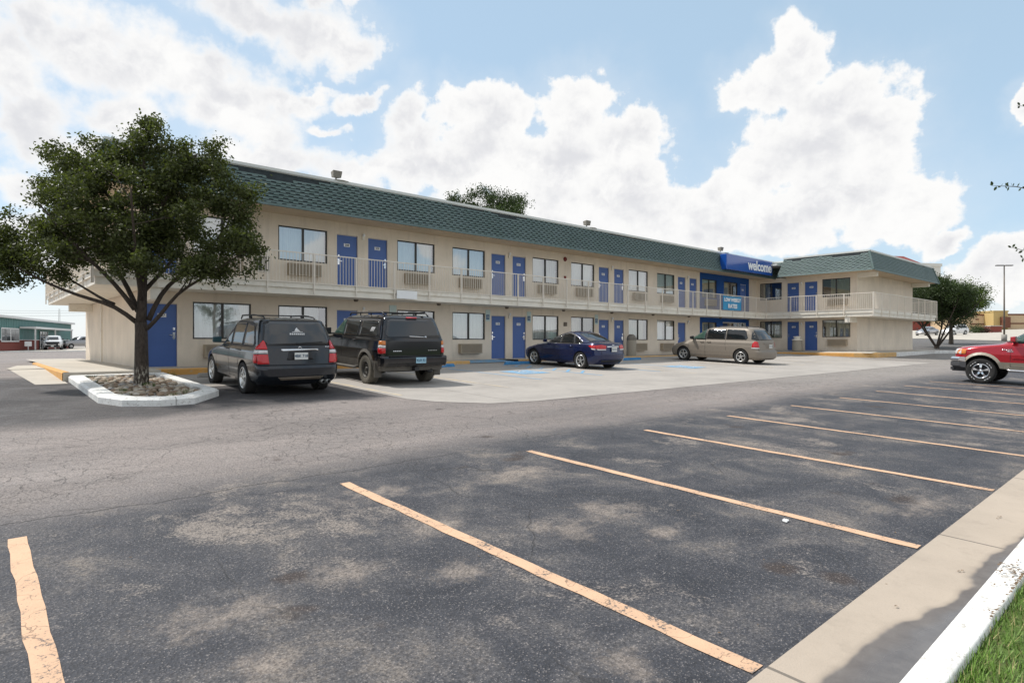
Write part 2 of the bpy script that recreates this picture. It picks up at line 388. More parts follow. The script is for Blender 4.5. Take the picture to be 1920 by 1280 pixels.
M['cglassgrey'] = carglass('dusty_rear_glass', (.035, .037, .04), .12)
M['tyre'] = pmat('tyre_rubber', (.022, .021, .020), .85, var=.15, scale=8, bump=.2)
M['tyredusty'] = pmat('dusty_tyre', (.115, .105, .085), .9, var=.2, scale=8, bump=.2)
M['redlens'] = pmat('red_lens', (.50, .008, .012), .15, var=.05, scale=12, Coat_Weight=.6)
M['whitelens'] = pmat('white_lens', (.62, .60, .60), .15, var=.08, scale=25, Coat_Weight=.6)
M['orangelens'] = pmat('amber_lens', (.62, .19, .03), .2, var=.05, Coat_Weight=.6)
M['licence'] = pmat('licence_plate', (.66, .68, .66), .4, var=.05, scale=20)
M['licenceblue'] = pmat('blue_licence_plate', (.30, .50, .62), .4, var=.1, scale=14)
M['sticker'] = pmat('white_sticker', (.7, .7, .7), .5)
M['underbody'] = pmat('underbody', (.012, .012, .012), .9)
# ------------------------------------------------------------------ ground sheets
def sheet(name, xs, ys, dz, mat, kind='structure', zf=gz):
    V = [(x, y, zf(x, y) + dz) for y in ys for x in xs]; n = len(xs)
    F = [(j * n + i, j * n + i + 1, (j + 1) * n + i + 1, (j + 1) * n + i) for j in range(len(ys) - 1) for i in range(n - 1)]
    me = bpy.data.meshes.new(name); me.from_pydata(V, [], F); me.materials.append(mat); me.update()
    return tag(link(name, me), kind=kind)
def lin(a, b, n): return [a + (b - a) * i / n for i in range(n + 1)]
gx = lin(-1400, -60, 5) + lin(-40, 56, 24) + lin(58, 72, 7) + lin(80, 400, 10) + [900, 1800]
gy = [-800, -200, -60, -20, 0, 12, 24] + lin(28, 62, 17) + [100, 300, 900, 1800]
def gfar(x, y):
    z = gz(min(x, 400), y)
    return z
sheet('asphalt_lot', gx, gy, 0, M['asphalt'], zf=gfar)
def flat_poly(mb, pts, dz, m=0, zf=gz):
    mb.add([(x, y, zf(x, y) + dz) for x, y in pts], [tuple(range(len(pts)))], m)
# concrete parking pad in front of the building
mb = MB(); flat_poly(mb, [(4.12, 16.35), (7.33, 16.1), (7.22, 11.6), (7.5, 10.85), (8.3, 10.0), (9.4, 9.75), (14, 9.65), (25, 9.55), (38.5, 9.5), (38.5, 12.4), (40.9, 16), (41.1, 20.0), (4.12, 20.0)], .006)
tag(mb.build('concrete_pad', M['pad']), kind='structure')
mb = MB(); flat_poly(mb, [(.95, 24.0), (1.22, 18.75), (1.86, 18.7), (1.86, 24.0)], .008); flat_poly(mb, [(.95, 24.0), (1.86, 24.0), (1.86, 27.8), (1.3, 27.8), (.9, 24.9)], .02)
tag(mb.build('concrete_apron', M['walk']), kind='structure')
# gutter pan, kerb, lawn along the near edge
sheet('gutter', lin(-30, 56, 40), [.90, 1.1, 1.445], .010, M['gutter'])
def kerb_strip(name, prof, xs, mat):
    V = []; F = []; k = len(prof)
    for x in xs:
        for y, z in prof: V.append((x, y, gz(x, y) + z))
    for i in range(len(xs) - 1):
        for j in range(k - 1):
            a = i * k + j; F.append((a, a + 1, a + 1 + k, a + k))
    me = bpy.data.meshes.new(name); me.from_pydata(V, [], F); me.materials.append(mat); me.polygons.foreach_set('use_smooth', [True] * len(F)); me.update()
    return tag(link(name, me), kind='structure')
kerb_strip('kerb', [(.935, .0), (.915, .09), (.90, .122), (.875, .132), (.765, .135), (.752, .127), (.748, .03)], lin(-30, 56, 60), M['kerbwhite'])
M['lawn'] = pmat('lawn_soil', (.075, .12, .022), .95, var=.35, world=True, scale=6, dirt=(.14, .13, .06), bump=.5)
sheet('lawn_ground', lin(-30, 56, 30), [-40, -10, -2, .748], .09, M['lawn'])
# painted stall lines
M['patchlight'] = M['linefaded']
lines = MB()
for k in range(0, 11):
    x = .28 + 2.68 * k
    if k <= 9:
        w = .058; y0 = 1.47; y1 = 6.02 + .04 * math.sin(k * 5)
        n = 24; V = []; F = []
        for i in range(n + 1):
            y = y0 + (y1 - y0) * i / n; j = .006 * math.sin(i * 2.1 + k) + .004 * math.sin(i * 5.3)
            V += [(x - w + j, y, gz(x, y) + .005), (x + w + j * .6, y, gz(x, y) + .005)]
        F = [(2 * i, 2 * i + 1, 2 * i + 3, 2 * i + 2) for i in range(n)]
        lines.add(V, F)
tag(lines.build('stall_markings', M['lineyellow']), kind='structure')
lines = MB()
def gline(mb, x0, y0, x1, y1, w, dz=.010):
    d = Vector((x1 - x0, y1 - y0)).normalized(); nx, ny = -d.y * w / 2, d.x * w / 2
    flat_poly(mb, [(x0 - nx, y0 - ny), (x1 - nx, y1 - ny), (x1 + nx, y1 + ny), (x0 + nx, y0 + ny)], dz)
for x in (7.45, 10.75, 19.9, 26.0, 29.3, 32.5, 35.7): gline(lines, x, 12.2, x, 18.6, .11)
tag(lines.build('faded_stall_markings', M['linefaded']), kind='structure')
lines = MB()
for x in (13.15, 16.05, 19.4, 22.2): gline(lines, x, 13.4, x, 18.3, .11)
for i in range(7): gline(lines, 16.1, 14.4 + i * .7, 17.0, 15.1 + i * .7, .10, .012)
for cx, cy in ((14.6, 15.7), (22.6, 14.4)):
    flat_poly(lines, [(cx - .65, cy - .65), (cx + .65, cy - .65), (cx + .65, cy + .65), (cx - .65, cy + .65)], .013)
tag(lines.build('blue_markings', M['lineblue']), kind='structure')
# the wheelchair mark on each blue square, worn white
def wheelchair(mb, O, U, V_, s, off, m=0):
    """the accessible-parking figure, drawn in plane O + u*U + v*V"""
    def P(u, v): return tuple(O[i] + U[i] * u * s + V_[i] * v * s + off[i] for i in range(3))
    def stroke(pts, w):
        for (a, b), (c_, d) in zip(pts, pts[1:]):
            L = math.hypot(c_ - a, d - b) or 1; nx, ny = -(d - b) / L * w / 2, (c_ - a) / L * w / 2
            ex, ey = (c_ - a) / L * w * .3, (d - b) / L * w * .3
            mb.add([P(a - nx - ex, b - ny - ey), P(c_ - nx + ex, d - ny + ey), P(c_ + nx + ex, d + ny + ey), P(a + nx - ex, b + ny - ey)], [(0, 1, 2, 3)], m)
    stroke([(.02 + .09 * cos(a), .40 + .09 * sin(a)) for a in [i * pi / 4 for i in range(9)]], .09)
    stroke([(0.0, .30), (.02, .02), (.24, .02), (.34, -.30), (.42, -.28)], .08)
    stroke([(.0, .16), (.2, .16)], .07)
    stroke([(-.02 + .27 * cos(a), -.10 + .27 * sin(a)) for a in [pi * .62 + i * pi * .14 for i in range(9)]], .07)
mb = MB()
for cx, cy in ((14.6, 15.7), (22.6, 14.4)):
    wheelchair(mb, (cx, cy, gz(cx, cy)), (1, 0, .006), (0, 1, .035), 1.05, (0, 0, .018))
M['whitefaded'] = paintline('faded_white_paint', (.62, .64, .66), .45, (.30, .40, .48))
tag(mb.build('wheelchair_marks', M['whitefaded']), kind='structure')

# walk along the building, its painted kerb
def walkz(x, y):
    if x < 36: return -.80
    return -.80 + .18 * sstep(36, 42, x)
def outerz(x, y): return max(walkz(x, y) - .10 * sstep(36, 42, x), gz(x, y) + .02)
mb = MB()
def wquad(x0, x1, y0, y1, za, zb, n=8):     # za at y0, zb at y1
    for i in range(n):
        a = x0 + (x1 - x0) * i / n; b = x0 + (x1 - x0) * (i + 1) / n
        mb.quad((a, y0, za(a, y0)), (b, y0, za(b, y0)), (b, y1, zb(b, y1)), (a, y1, zb(a, y1)))
wquad(1.95, 3.95, 19.5, 35.0, walkz, walkz, 1)
mb.quad((3.95, 20.15, -.8), (15.5, 20.15, -.8), (15.5, 21.6, -.8), (3.95, 21.6, -.8))
mb.quad((1.95, 19.35, -.8), (3.95, 19.35, -.8), (3.95, 19.5, -.8), (1.95, 19.5, -.8)); mb.quad((1.95, 19.35, -1.15), (4.05, 19.35, -1.15), (4.05, 19.35, -.8), (1.95, 19.35, -.8)); mb.quad((1.82, 19.36, -1.15), (1.95, 19.36, -1.15), (1.95, 19.36, -.797), (1.82, 19.36, -.797)); mb.quad((4.05, 19.35, -1.15), (4.05, 20.15, -1.15), (4.05, 20.15, -.8), (4.05, 19.35, -.8))
mb.quad((3.95, 20.15, -.8), (4.05, 20.15, -.8), (4.05, 19.35, -.8), (3.95, 19.35, -.8))
mb.quad((18.2, 20.15, -.8), (36, 20.15, -.8), (36, 21.6, -.8), (18.2, 21.6, -.8))
rampz = lambda x, y: gz(x, y) + .016
mb.quad((15.5, 20.15, rampz(15.5, 20.15)), (18.2, 20.15, rampz(18.2, 20.15)), (18.2, 21.6, -.80), (15.5, 21.6, -.80))
wquad(36, 41.3, 20.15, 21.6, outerz, walkz, 6)
for i in range(7):     # in front of the wing
    a = 13.3 + i * (20.15 - 13.3) / 7; b = a + (20.15 - 13.3) / 7
    mb.quad((41.3, a, outerz(41.3, a)), (43.2, a, walkz(43.2, a)), (43.2, b, walkz(43.2, b)), (41.3, b, outerz(41.3, b)))
mb.quad((41.3, 20.15, outerz(41.3, 20.15)), (43.2, 20.15, -.62), (43.2, 21.6, -.62), (41.3, 21.6, -.62))
mb.quad((41.3, 13.3, outerz(41.3, 13.3)), (56.5, 13.3, -.74), (56.5, 14.8, -.64), (43.2, 14.8, -.62))
mb.quad((54.8, 14.8, -.64), (57.0, 14.8, -.66), (57.0, 30, -.66), (54.8, 30, -.64))
tag(mb.build('walk', M['walk']), kind='structure')
def kerbrun(name, pts, zt, mats, w=.15, mfun=None):
    """kerb with its outer face on pts (walked so that the walk side is on the left)"""
    mb = MB(); n = len(pts)
    nrm = []
    for i in range(n):
        a = Vector(pts[max(i - 1, 0)]); b = Vector(pts[min(i + 1, n - 1)]); d = (b - a).normalized(); nrm.append(Vector((-d.y, d.x)))
    for i in range(n - 1):
        A = Vector(pts[i]); B = Vector(pts[i + 1]); a2 = A + nrm[i] * w; b2 = B + nrm[i + 1] * w; a1 = A + nrm[i] * .03; b1 = B + nrm[i + 1] * .03
        za, zb = zt(*A), zt(*B); m = mfun(i) if mfun else 0
        ga, gb = gz(*A) - .05, gz(*B) - .05
        mb.quad((A.x, A.y, ga), (B.x, B.y, gb), (B.x, B.y, zb - .025), (A.x, A.y, za - .025), m)
        mb.quad((A.x, A.y, za - .025), (B.x, B.y, zb - .025), (b1.x, b1.y, zb), (a1.x, a1.y, za), m)
        mb.quad((a1.x, a1.y, za), (b1.x, b1.y, zb), (b2.x, b2.y, zb), (a2.x, a2.y, za), m)
    return tag(mb.build(name, mats), kind='structure')
# left end: orange kerb beside the apron, then along the stalls
kerbrun('orange_kerb', [(1.80, 29), (1.80, 24), (1.82, 19.5)], lambda x, y: -.796, [M['kerborange']])
kerbrun('orange_kerb', [(4.05, 20.0), (8, 20.0), (12.0, 20.0)], lambda x, y: -.796, [M['kerborange']])
kerbrun('yellow_kerb', [(12.0, 20.0), (15.5, 20.0)], lambda x, y: -.796, [M['kerbyellow']])
kerbrun('yellow_kerb', [(18.2, 20.0), (26, 20.0), (36, 20.0), (38, 20.0), (39.6, 19.7), (40.8, 19.0), (41.15, 17.8), (41.15, 16), (41.15, 14.2), (41.4, 13.5), (41.9, 13.15), (45.5, 13.13)],
        lambda x, y: outerz(x, y) + .006, [M['kerbyellow'], M['kerborange']], mfun=lambda i: 1 if 3 <= i <= 7 else 0)
kerbrun('white_kerb', [(45.5, 13.13), (50, 13.2), (55, 13.4), (59, 12.3), (66, 11.2), (82, 10.6), (95, 10.3)], lambda x, y: max(outerz(x, y), gz(x, y) + .14) + .006, [M['kerbwhite']])
mb = MB(); flat_poly(mb, [(15.6, 20.2), (18.1, 20.2), (18.1, 21.3), (15.6, 21.3)], 0, zf=lambda x, y: (gz(x, 20.15) + .016) * (21.6 - y) / 1.45 + -.80 * (y - 20.15) / 1.45 + .005)
tag(mb.build('blue_ramp_paint', M['lineblue']), kind='structure')

# planter at the corner: white kerb ring, stones, tree
ring_o = [(1.93, 19.35), (1.90, 14.3), (2.18, 13.55), (2.75, 13.18), (3.35, 13.2), (4.12, 14.3), (4.14, 19.35)]
cxm = 3.0; cym = 16.4
def inset(pts, w, c=(3.02, 16.4)):
    out = []
    n = len(pts)
    for i in range(n):
        a = Vector(pts[i - 1]); b = Vector(pts[i]); c_ = Vector(pts[(i + 1) % n])
        d1 = (b - a).normalized(); d2 = (c_ - b).normalized(); n1 = Vector((-d1.y, d1.x)); n2 = Vector((-d2.y, d2.x))
        nn = (n1 + n2).normalized(); k = w / max(.4, nn.dot(n1)); out.append(tuple(b + nn * k))
    return out
pl = thing('planter_kerb', 'white painted kerb ring round the tree bed at the corner of the motel', 'planter', (3.0, 16.4, gz(3, 16.4)))
mb = MB(off=pl.location)
i1 = inset(ring_o, .05); i2 = inset(ring_o, .30); n = len(ring_o)
top = lambda x, y: min(gz(x, y) + .16, -.80)
for i in range(n):
    j = (i + 1) % n
    o0, o1, a0, a1, b0, b1 = ring_o[i], ring_o[j], i1[i], i1[j], i2[i], i2[j]
    mb.quad((*o0, gz(*o0) - .05), (*o1, gz(*o1) - .05), (*o1, top(*o1) - .04), (*o0, top(*o0) - .04))
    mb.quad((*o0, top(*o0) - .04), (*o1, top(*o1) - .04), (*a1, top(*a1)), (*a0, top(*a0)))
    mb.quad((*a0, top(*a0)), (*a1, top(*a1)), (*b1, top(*b1)), (*b0, top(*b0)))
    mb.quad((*b0, top(*b0)), (*b1, top(*b1)), (*b1, gz(*b1) - .02), (*b0, gz(*b0) - .02))
mb.build('kerb_ring', M['kerbwhite'], pl)
bed = MB(); flat_poly(bed, i2, .06)
M['soil'] = pmat('bed_soil', (.10, .085, .06), .95, var=.3, world=True, scale=8, bump=.5)
tag(bed.build('bed_soil', M['soil']), kind='structure')
# river stones
r = random.Random(3)
ico = bmesh.new(); bmesh.ops.create_icosphere(ico, subdivisions=2, radius=1); IV = [tuple(v.co) for v in ico.verts]; IF = [tuple(v.index for v in f.verts) for f in ico.faces]; ico.free()
def inside(p, poly):
    x, y = p; c_ = False
    for i in range(len(poly)):
        (x1, y1), (x2, y2) = poly[i - 1], poly[i]
        if (y1 > y) != (y2 > y) and x < (x2 - x1) * (y - y1) / (y2 - y1) + x1: c_ = not c_
    return c_
def stonemat(name, c):
    return pmat(name, c, .85, var=.25, scale=9, bump=.3, bscale=50)
SM = [stonemat('stone_tan', (.36, .30, .23)), stonemat('stone_brown', (.22, .155, .105)), stonemat('stone_grey', (.30, .28, .26)), stonemat('stone_pale', (.46, .41, .34))]
stones = MB()
for _ in range(760):
    x = r.uniform(2.15, 3.9); y = r.uniform(13.4, 19.2)
    if not inside((x, y), inset(ring_o, .36)): continue
    s_ = r.uniform(.045, .095); ax = [s_ * r.uniform(.8, 1.35), s_ * r.uniform(.7, 1.1), s_ * r.uniform(.45, .7)]
    a = r.uniform(0, 6.28); ca, sa = cos(a), sin(a); z = gz(x, y) + .075 + r.uniform(0, .05)
    ph = [r.uniform(0, 6) for _ in range(3)]
    vs = []
    for vx, vy, vz in IV:
        k = 1 + .10 * math.sin(3 * vx + ph[0]) + .08 * math.sin(4 * vy + ph[1])
        u, v, w_ = vx * ax[0] * k, vy * ax[1] * k, vz * ax[2]
        vs.append((x + u * ca - v * sa, y + u * sa + v * ca, z + w_))
    stones.add(vs, IF, r.choice([0, 0, 1, 1, 2, 3]), True)
tag(stones.build('river_stones', SM, fixn=False), kind='stuff')
def tuft(mb, x, y, z, h, n, spread, rr, m=0, lean=.5):
    for _ in range(n):
        a = rr.uniform(0, 6.28); d = rr.uniform(0, spread); bx, by = x + cos(a) * d, y + sin(a) * d
        a2 = rr.uniform(0, 6.28); l = rr.uniform(.1, lean) * h; hh = h * rr.uniform(.5, 1.1); w = rr.uniform(.003, .007)
        px, py = -sin(a2) * w, cos(a2) * w; tx, ty = cos(a2) * l, sin(a2) * l
        mb.add([(bx - px, by - py, z), (bx + px, by + py, z), (bx + tx * .4 + px * .7, by + ty * .4 + py * .7, z + hh * .6), (bx + tx * .4 - px * .7, by + ty * .4 - py * .7, z + hh * .6), (bx + tx, by + ty, z + hh)], [(0, 1, 2, 3), (3, 2, 4)], m)
M['weed'] = pmat('weed_green', (.10, .14, .035), .8, var=.3, scale=20)
weeds = MB()
for (x, y, n_) in ((3.1, 16.15, 120), (2.5, 15.2, 50), (2.45, 17.6, 60), (2.35, 18.9, 60), (3.5, 14.4, 40), (3.1, 13.8, 45), (2.35, 14.4, 40), (3.6, 13.9, 30), (4.25, 19.0, 30)):
    tuft(weeds, x, y, gz(x, y) + .07, .13, n_, .16, r)
tag(weeds.build('weeds', M['weed'], fixn=False), kind='stuff')
# lawn blades in the near corner and along the kerb
g = MB(); r = random.Random(11)
for _ in range(26000):
    x = 2.4 + 9.5 * r.random() ** 1.6; y = .742 - 2.2 * r.random() ** 1.5
    h = r.uniform(.03, .075); a = r.uniform(0, 6.28); w = .0028; l = r.uniform(.01, .05); z = gz(x, y) + .09
    px, py = -sin(a) * w, cos(a) * w; tx, ty = cos(a) * l, sin(a) * l
    g.add([(x - px, y - py, z), (x + px, y + py, z), (x + tx, y + ty, z + h)], [(0, 1, 2)], 0 if r.random() < .8 else 1)
M['grass'] = pmat('grass_blade', (.12, .22, .028), .6, var=.3, scale=3, world=True)
M['grassdry'] = pmat('dry_grass', (.34, .30, .13), .7, var=.2)
tag(g.build('grass', [M['grass'], M['grassdry']], fixn=False), kind='stuff')
# dead leaves and grit caught on the kerb
M['deadleaf'] = pmat('dead_leaf', (.16, .10, .05), .8, var=.4, scale=30)
lit = MB(); r = random.Random(5)
def leafbit(x, y, z, s_):
    a = r.uniform(0, 6.28); t_ = r.uniform(-.5, .5)
    pts = [(-1, 0), (-.3, .45), (.5, .35), (1, 0), (.4, -.4), (-.4, -.35)]
    lit.add([(x + (u * cos(a) - v * sin(a)) * s_, y + (u * sin(a) + v * cos(a)) * s_, z + .003 + abs(v) * s_ * .8 + u * t_ * s_ * .4 + s_ * .25) for u, v in pts], [tuple(range(6))])
for (cx, cy, n_, sp, dz) in ((5.15, .83, 40, .11, .14), (4.85, .76, 16, .09, .14), (4.35, .74, 14, .10, .14), (5.0, .70, 20, .12, .14), (5.25, 1.12, 4, .03, .012), (7.1, 1.2, 4, .03, .012), (4.3, 1.25, 1, .02, .012)):
    for _ in range(n_):
        x = r.gauss(cx, sp); y = r.gauss(cy, sp * .35)
        if dz > .1: y = min(.89, max(.755, y))
        leafbit(x, y, gz(x, y) + dz, r.uniform(.008, .02))
for _ in range(60): 
    x = r.uniform(0, 14); y = r.uniform(1.3, 9); leafbit(x, y, gz(x, y) + .002, r.uniform(.006, .014))
tag(lit.build('leaf_litter', M['deadleaf'], fixn=False), kind='stuff')
pp = MB(off=(5.42, 2.44, gz(5.42, 2.44)))
for i in range(5):
    x, y = 5.42 + r.uniform(-.03, .03), 2.44 + r.uniform(-.02, .02); z = gz(x, y) + .006
    pp.add([(x - .02, y - .012, z), (x + .022, y - .008, z + .012), (x + .014, y + .016, z + .02), (x - .016, y + .012, z + .008)], [(0, 1, 2, 3)])
o = pp.build('paper_scrap', M['white'], fixn=False); o.location = (5.42, 2.44, gz(5.42, 2.44)); tag(o, 'tiny crumpled white paper scrap on the dark asphalt between stall lines', 'litter')

# ------------------------------------------------------------------ the motel
X0, X1, XE = 3.95, 43.2, 54.8       # left end, inner corner / wing face, wing right end
YF, YW, YB = 21.5, 14.72, 33.2      # main face, wing end wall, back
ZF2, ZSB, ZSOF, ZTOP = 2.0, 1.58, 4.49, 5.76
OH = 1.4
MO = thing('motel_building', 'long two storey beige stucco motel with green shingle mansard roof and blue doors', 'motel', (X0, YF, -.80))
OFF = tuple(MO.location)
def wall(mb, axis, c, a0, a1, z0, z1, holes, depth=.14, m=0, flip=1):
    """wall sheet in the plane axis=c with rectangular openings (a0,a1,z0,z1) and reveals going `depth` inward (+axis)"""
    us = sorted(set([a0, a1] + [h[0] for h in holes] + [h[1] for h in holes])); zs = sorted(set([z0, z1] + [h[2] for h in holes] + [h[3] for h in holes]))
    P = (lambda u, d, z: (u, c + d, z)) if axis == 'y' else (lambda u, d, z: (c + d, u, z))
    for i in range(len(us) - 1):
        for j in range(len(zs) - 1):
            uc = (us[i] + us[i + 1]) / 2; zc = (zs[j] + zs[j + 1]) / 2
            if any(h[0] < uc < h[1] and h[2] < zc < h[3] for h in holes): continue
            mm = m(uc, zc) if callable(m) else m
            mb.quad(P(us[i], 0, zs[j]), P(us[i + 1], 0, zs[j]), P(us[i + 1], 0, zs[j + 1]), P(us[i], 0, zs[j + 1]), mm)
    for u0, u1, w0, w1 in holes:
        mm = m((u0 + u1) / 2, (w0 + w1) / 2) if callable(m) else m
        mb.quad(P(u0, 0, w0), P(u0, depth, w0), P(u0, depth, w1), P(u0, 0, w1), mm)
        mb.quad(P(u1, 0, w0), P(u1, depth, w0), P(u1, depth, w1), P(u1, 0, w1), mm)
        mb.quad(P(u0, 0, w1), P(u1, 0, w1), P(u1, depth, w1), P(u0, depth, w1), mm)
        mb.quad(P(u0, 0, w0), P(u1, 0, w0), P(u1, depth, w0), P(u0, depth, w0), mm)
PER = 7.547; U = [8.15 + PER * k for k in range(-1, 5)]
WU, WL = (2.88, 4.10), (.08, 1.28)      # window heights
DU, DL = (2.0, 4.05), (-.80, 1.20)
wins = []; doors = []                   # (axis, u0, u1, z0, z1, style)
for k, u in enumerate(U):
    for (a, b, lv) in ((0, 1.82, 'W'), (2.2, 3.05, 'D'), (3.5, 4.35, 'D2'), (4.8, 6.62, 'W')):
        x0, x1 = u + a, u + b
        if x0 < X0 + .1 or x1 > 35.5: continue
        if lv == 'W': wins.append((x0, x1, *WU)); wins.append((x0, x1, *WL))
        else:
            doors.append((x0, x1, *DU, lv)); 
            if not (k == 4 and lv == 'D2'): doors.append((x0, x1, *DL, lv))
bl_wins = [(35.75, 37.57, 2.88, 4.10), (38.5, 40.35, 2.88, 4.10), (35.75, 37.57, .08, 1.28), (38.35, 41.55, .08, 1.32)]
bl_doors = [(40.75, 41.6, 2.0, 4.05, 'D2')]
front = MB(off=OFF)
XBL = 35.5
wall(front, 'y', YF, X0, XBL, -1.1, ZSOF + .02, [w[:4] for w in wins] + [d[:4] for d in doors])
front.build('front_wall', [M['stucco']], MO)
blue = MB(off=OFF)
wall(blue, 'y', YF - .02, XBL, 42.0, -1.1, ZSOF + .02, [w[:4] for w in bl_wins] + [d[:4] for d in bl_doors])
blue.quad((XBL, YF - .02, -1.1), (XBL, YF, -1.1), (XBL, YF, ZSOF), (XBL, YF - .02, ZSOF))
blue.build('blue_wall', [M['stucco_blue']], MO)
# wing front (faces -x): openings along y
WY = [('W', 19.65, 21.25), ('D', 18.45, 19.27), ('D2', 17.22, 18.06), ('W', 15.14, 16.9)]
wgU = [(15.14, 16.9, 2.98, 4.2), (19.65, 21.25, 2.98, 4.2)]; wgL = [(15.14, 16.9, .29, 1.45), (19.65, 21.25, .25, 1.45)]
wdU = [(18.45, 19.27, 2.05, 4.12, 'D'), (17.22, 18.06, 2.05, 4.12, 'D2')]; wdL = [(18.45, 19.27, -.62, 1.40, 'D'), (17.22, 18.06, -.62, 1.40, 'D2')]
wing = MB(off=OFF)
wall(wing, 'x', X1, YW, YF, -1.1, ZSOF + .02, [h[:4] for h in wgU + wgL + wdU + wdL])
wing.quad((42.0, YF, -1.1), (X1, YF, -1.1), (X1, YF, ZSOF), (42.0, YF, ZSOF))
wing.build('wing_wall', [M['stucco']], MO)
ends = MB(off=OFF)
ends.quad((X1, YW, -1.1), (XE, YW, -1.1), (XE, YW, ZSOF), (X1, YW, ZSOF))
ends.quad((XE, YW, -1.1), (XE, YB, -1.1), (XE, YB, ZSOF), (XE, YW, ZSOF))
ends.quad((XE, YB, -1.1), (X0, YB, -1.1), (X0, YB, ZSOF), (XE, YB, ZSOF))
ends.quad((X0, YB, -1.1), (X0, YF, -1.1), (X0, YF, ZSOF), (X0, YB, ZSOF))
ends.build('end_wall', [M['stucco']], MO)
pr = MB(off=OFF); pr.box(X0 - .06, X0, 28.6, 28.75, -.8, 1.55)
pr.build('downpipe', M['slab'], MO)
# rooms behind the openings so nothing can be seen through
inn = MB(off=OFF)
inn.box(X0 + .2, XBL + 6.3, YF + .45, YF + .5, -1, ZSOF - .02); inn.box(X1 + .45, X1 + .5, YW + .2, YF - .0, -1, ZSOF - .02)
inn.build('inner_wall', [M['dark']], MO)
# upper floor slab with its fascia, soffit of the roof, roof deck
sl = MB(off=OFF)
EX, EY, WE = X1 - OH, YF - OH, YW - OH + .03     # balcony edges
XL = X0 - OH
def LZ(x): return ZSB + .0
bal = [(XL, YB), (XL, EY), (EX, EY), (EX, WE), (55.6, WE), (55.6, 24), (XE - .02, 24), (XE - .02, YW + .02), (X1 + .02, YW + .02), (X1 + .02, YF + .02), (X0 + .02, YF + .02), (X0 + .02, YB)]
sl.prism(bal, ZSB + .22, ZF2)
bal2 = inset(bal, .05); sl.prism(bal2, ZSB, ZSB + .219)
sl.build('balcony_slab', [M['slab']], MO)
for (x0, x1, y0, y1, z0, z1) in ((X0 - .0, X0 + .28, EY + .1, YF, 1.22, 1.575), (XL + .6, X0, 31.2, 31.5, 1.25, 1.575), (EX + .1, X1, YW, YW + .3, 1.22, 1.575), (X1, X1 + .3, YW - 1.15, YW, 4.17, 4.485), (XE - .3, XE, YW - 1.15, YW, 4.17, 4.485), (X0, X0 + .3, EY + .25, YF, 4.17, 4.485)):
    bm_ = MB(off=OFF); bm_.box(x0, x1, y0, y1, z0, z1); bm_.build('cantilever_beam', [M['slab']], MO, bevel=.01)
rf = MB(off=OFF)
RX0, RXE, RWE = XL, XE + OH, YW - OH
eave = [(RX0, YB + OH), (RX0, EY), (X1 + .1, EY), (X1 + .1, EY - .75), (EX, EY - .75), (EX, RWE), (RXE, RWE), (RXE, YB + OH)]
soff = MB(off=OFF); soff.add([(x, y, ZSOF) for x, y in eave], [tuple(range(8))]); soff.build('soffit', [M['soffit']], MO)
INS = .36
topo = inset(eave, INS)
rf.prism(topo, ZTOP - .35, ZTOP - .2); rf.box(EX + .02, X1 + .5, EY - .72, EY + .5, ZTOP - .5, ZTOP - .38); rf.build('roof_deck_and_sun_cover', [M['offwhite']], MO)  # box added over the eave notch to keep sun off the wing wall
cp = MB(off=OFF)
ci = inset(eave, INS - .06); co2 = inset(eave, INS + .22)
for i in range(8):
    j = (i + 1) % 8; a, b, c_, d = ci[i], ci[j], co2[j], co2[i]
    cp.add([(*a, ZTOP - .09), (*b, ZTOP - .09), (*b, ZTOP), (*a, ZTOP), (*c_, ZTOP - .0), (*d, ZTOP - .0), (*c_, ZTOP - .3), (*d, ZTOP - .3)], [(0, 1, 2, 3), (3, 2, 4, 5), (5, 4, 6, 7), (0, 1, 6, 7)])
cp.build('roof_coping', [M['offwhite']], MO)
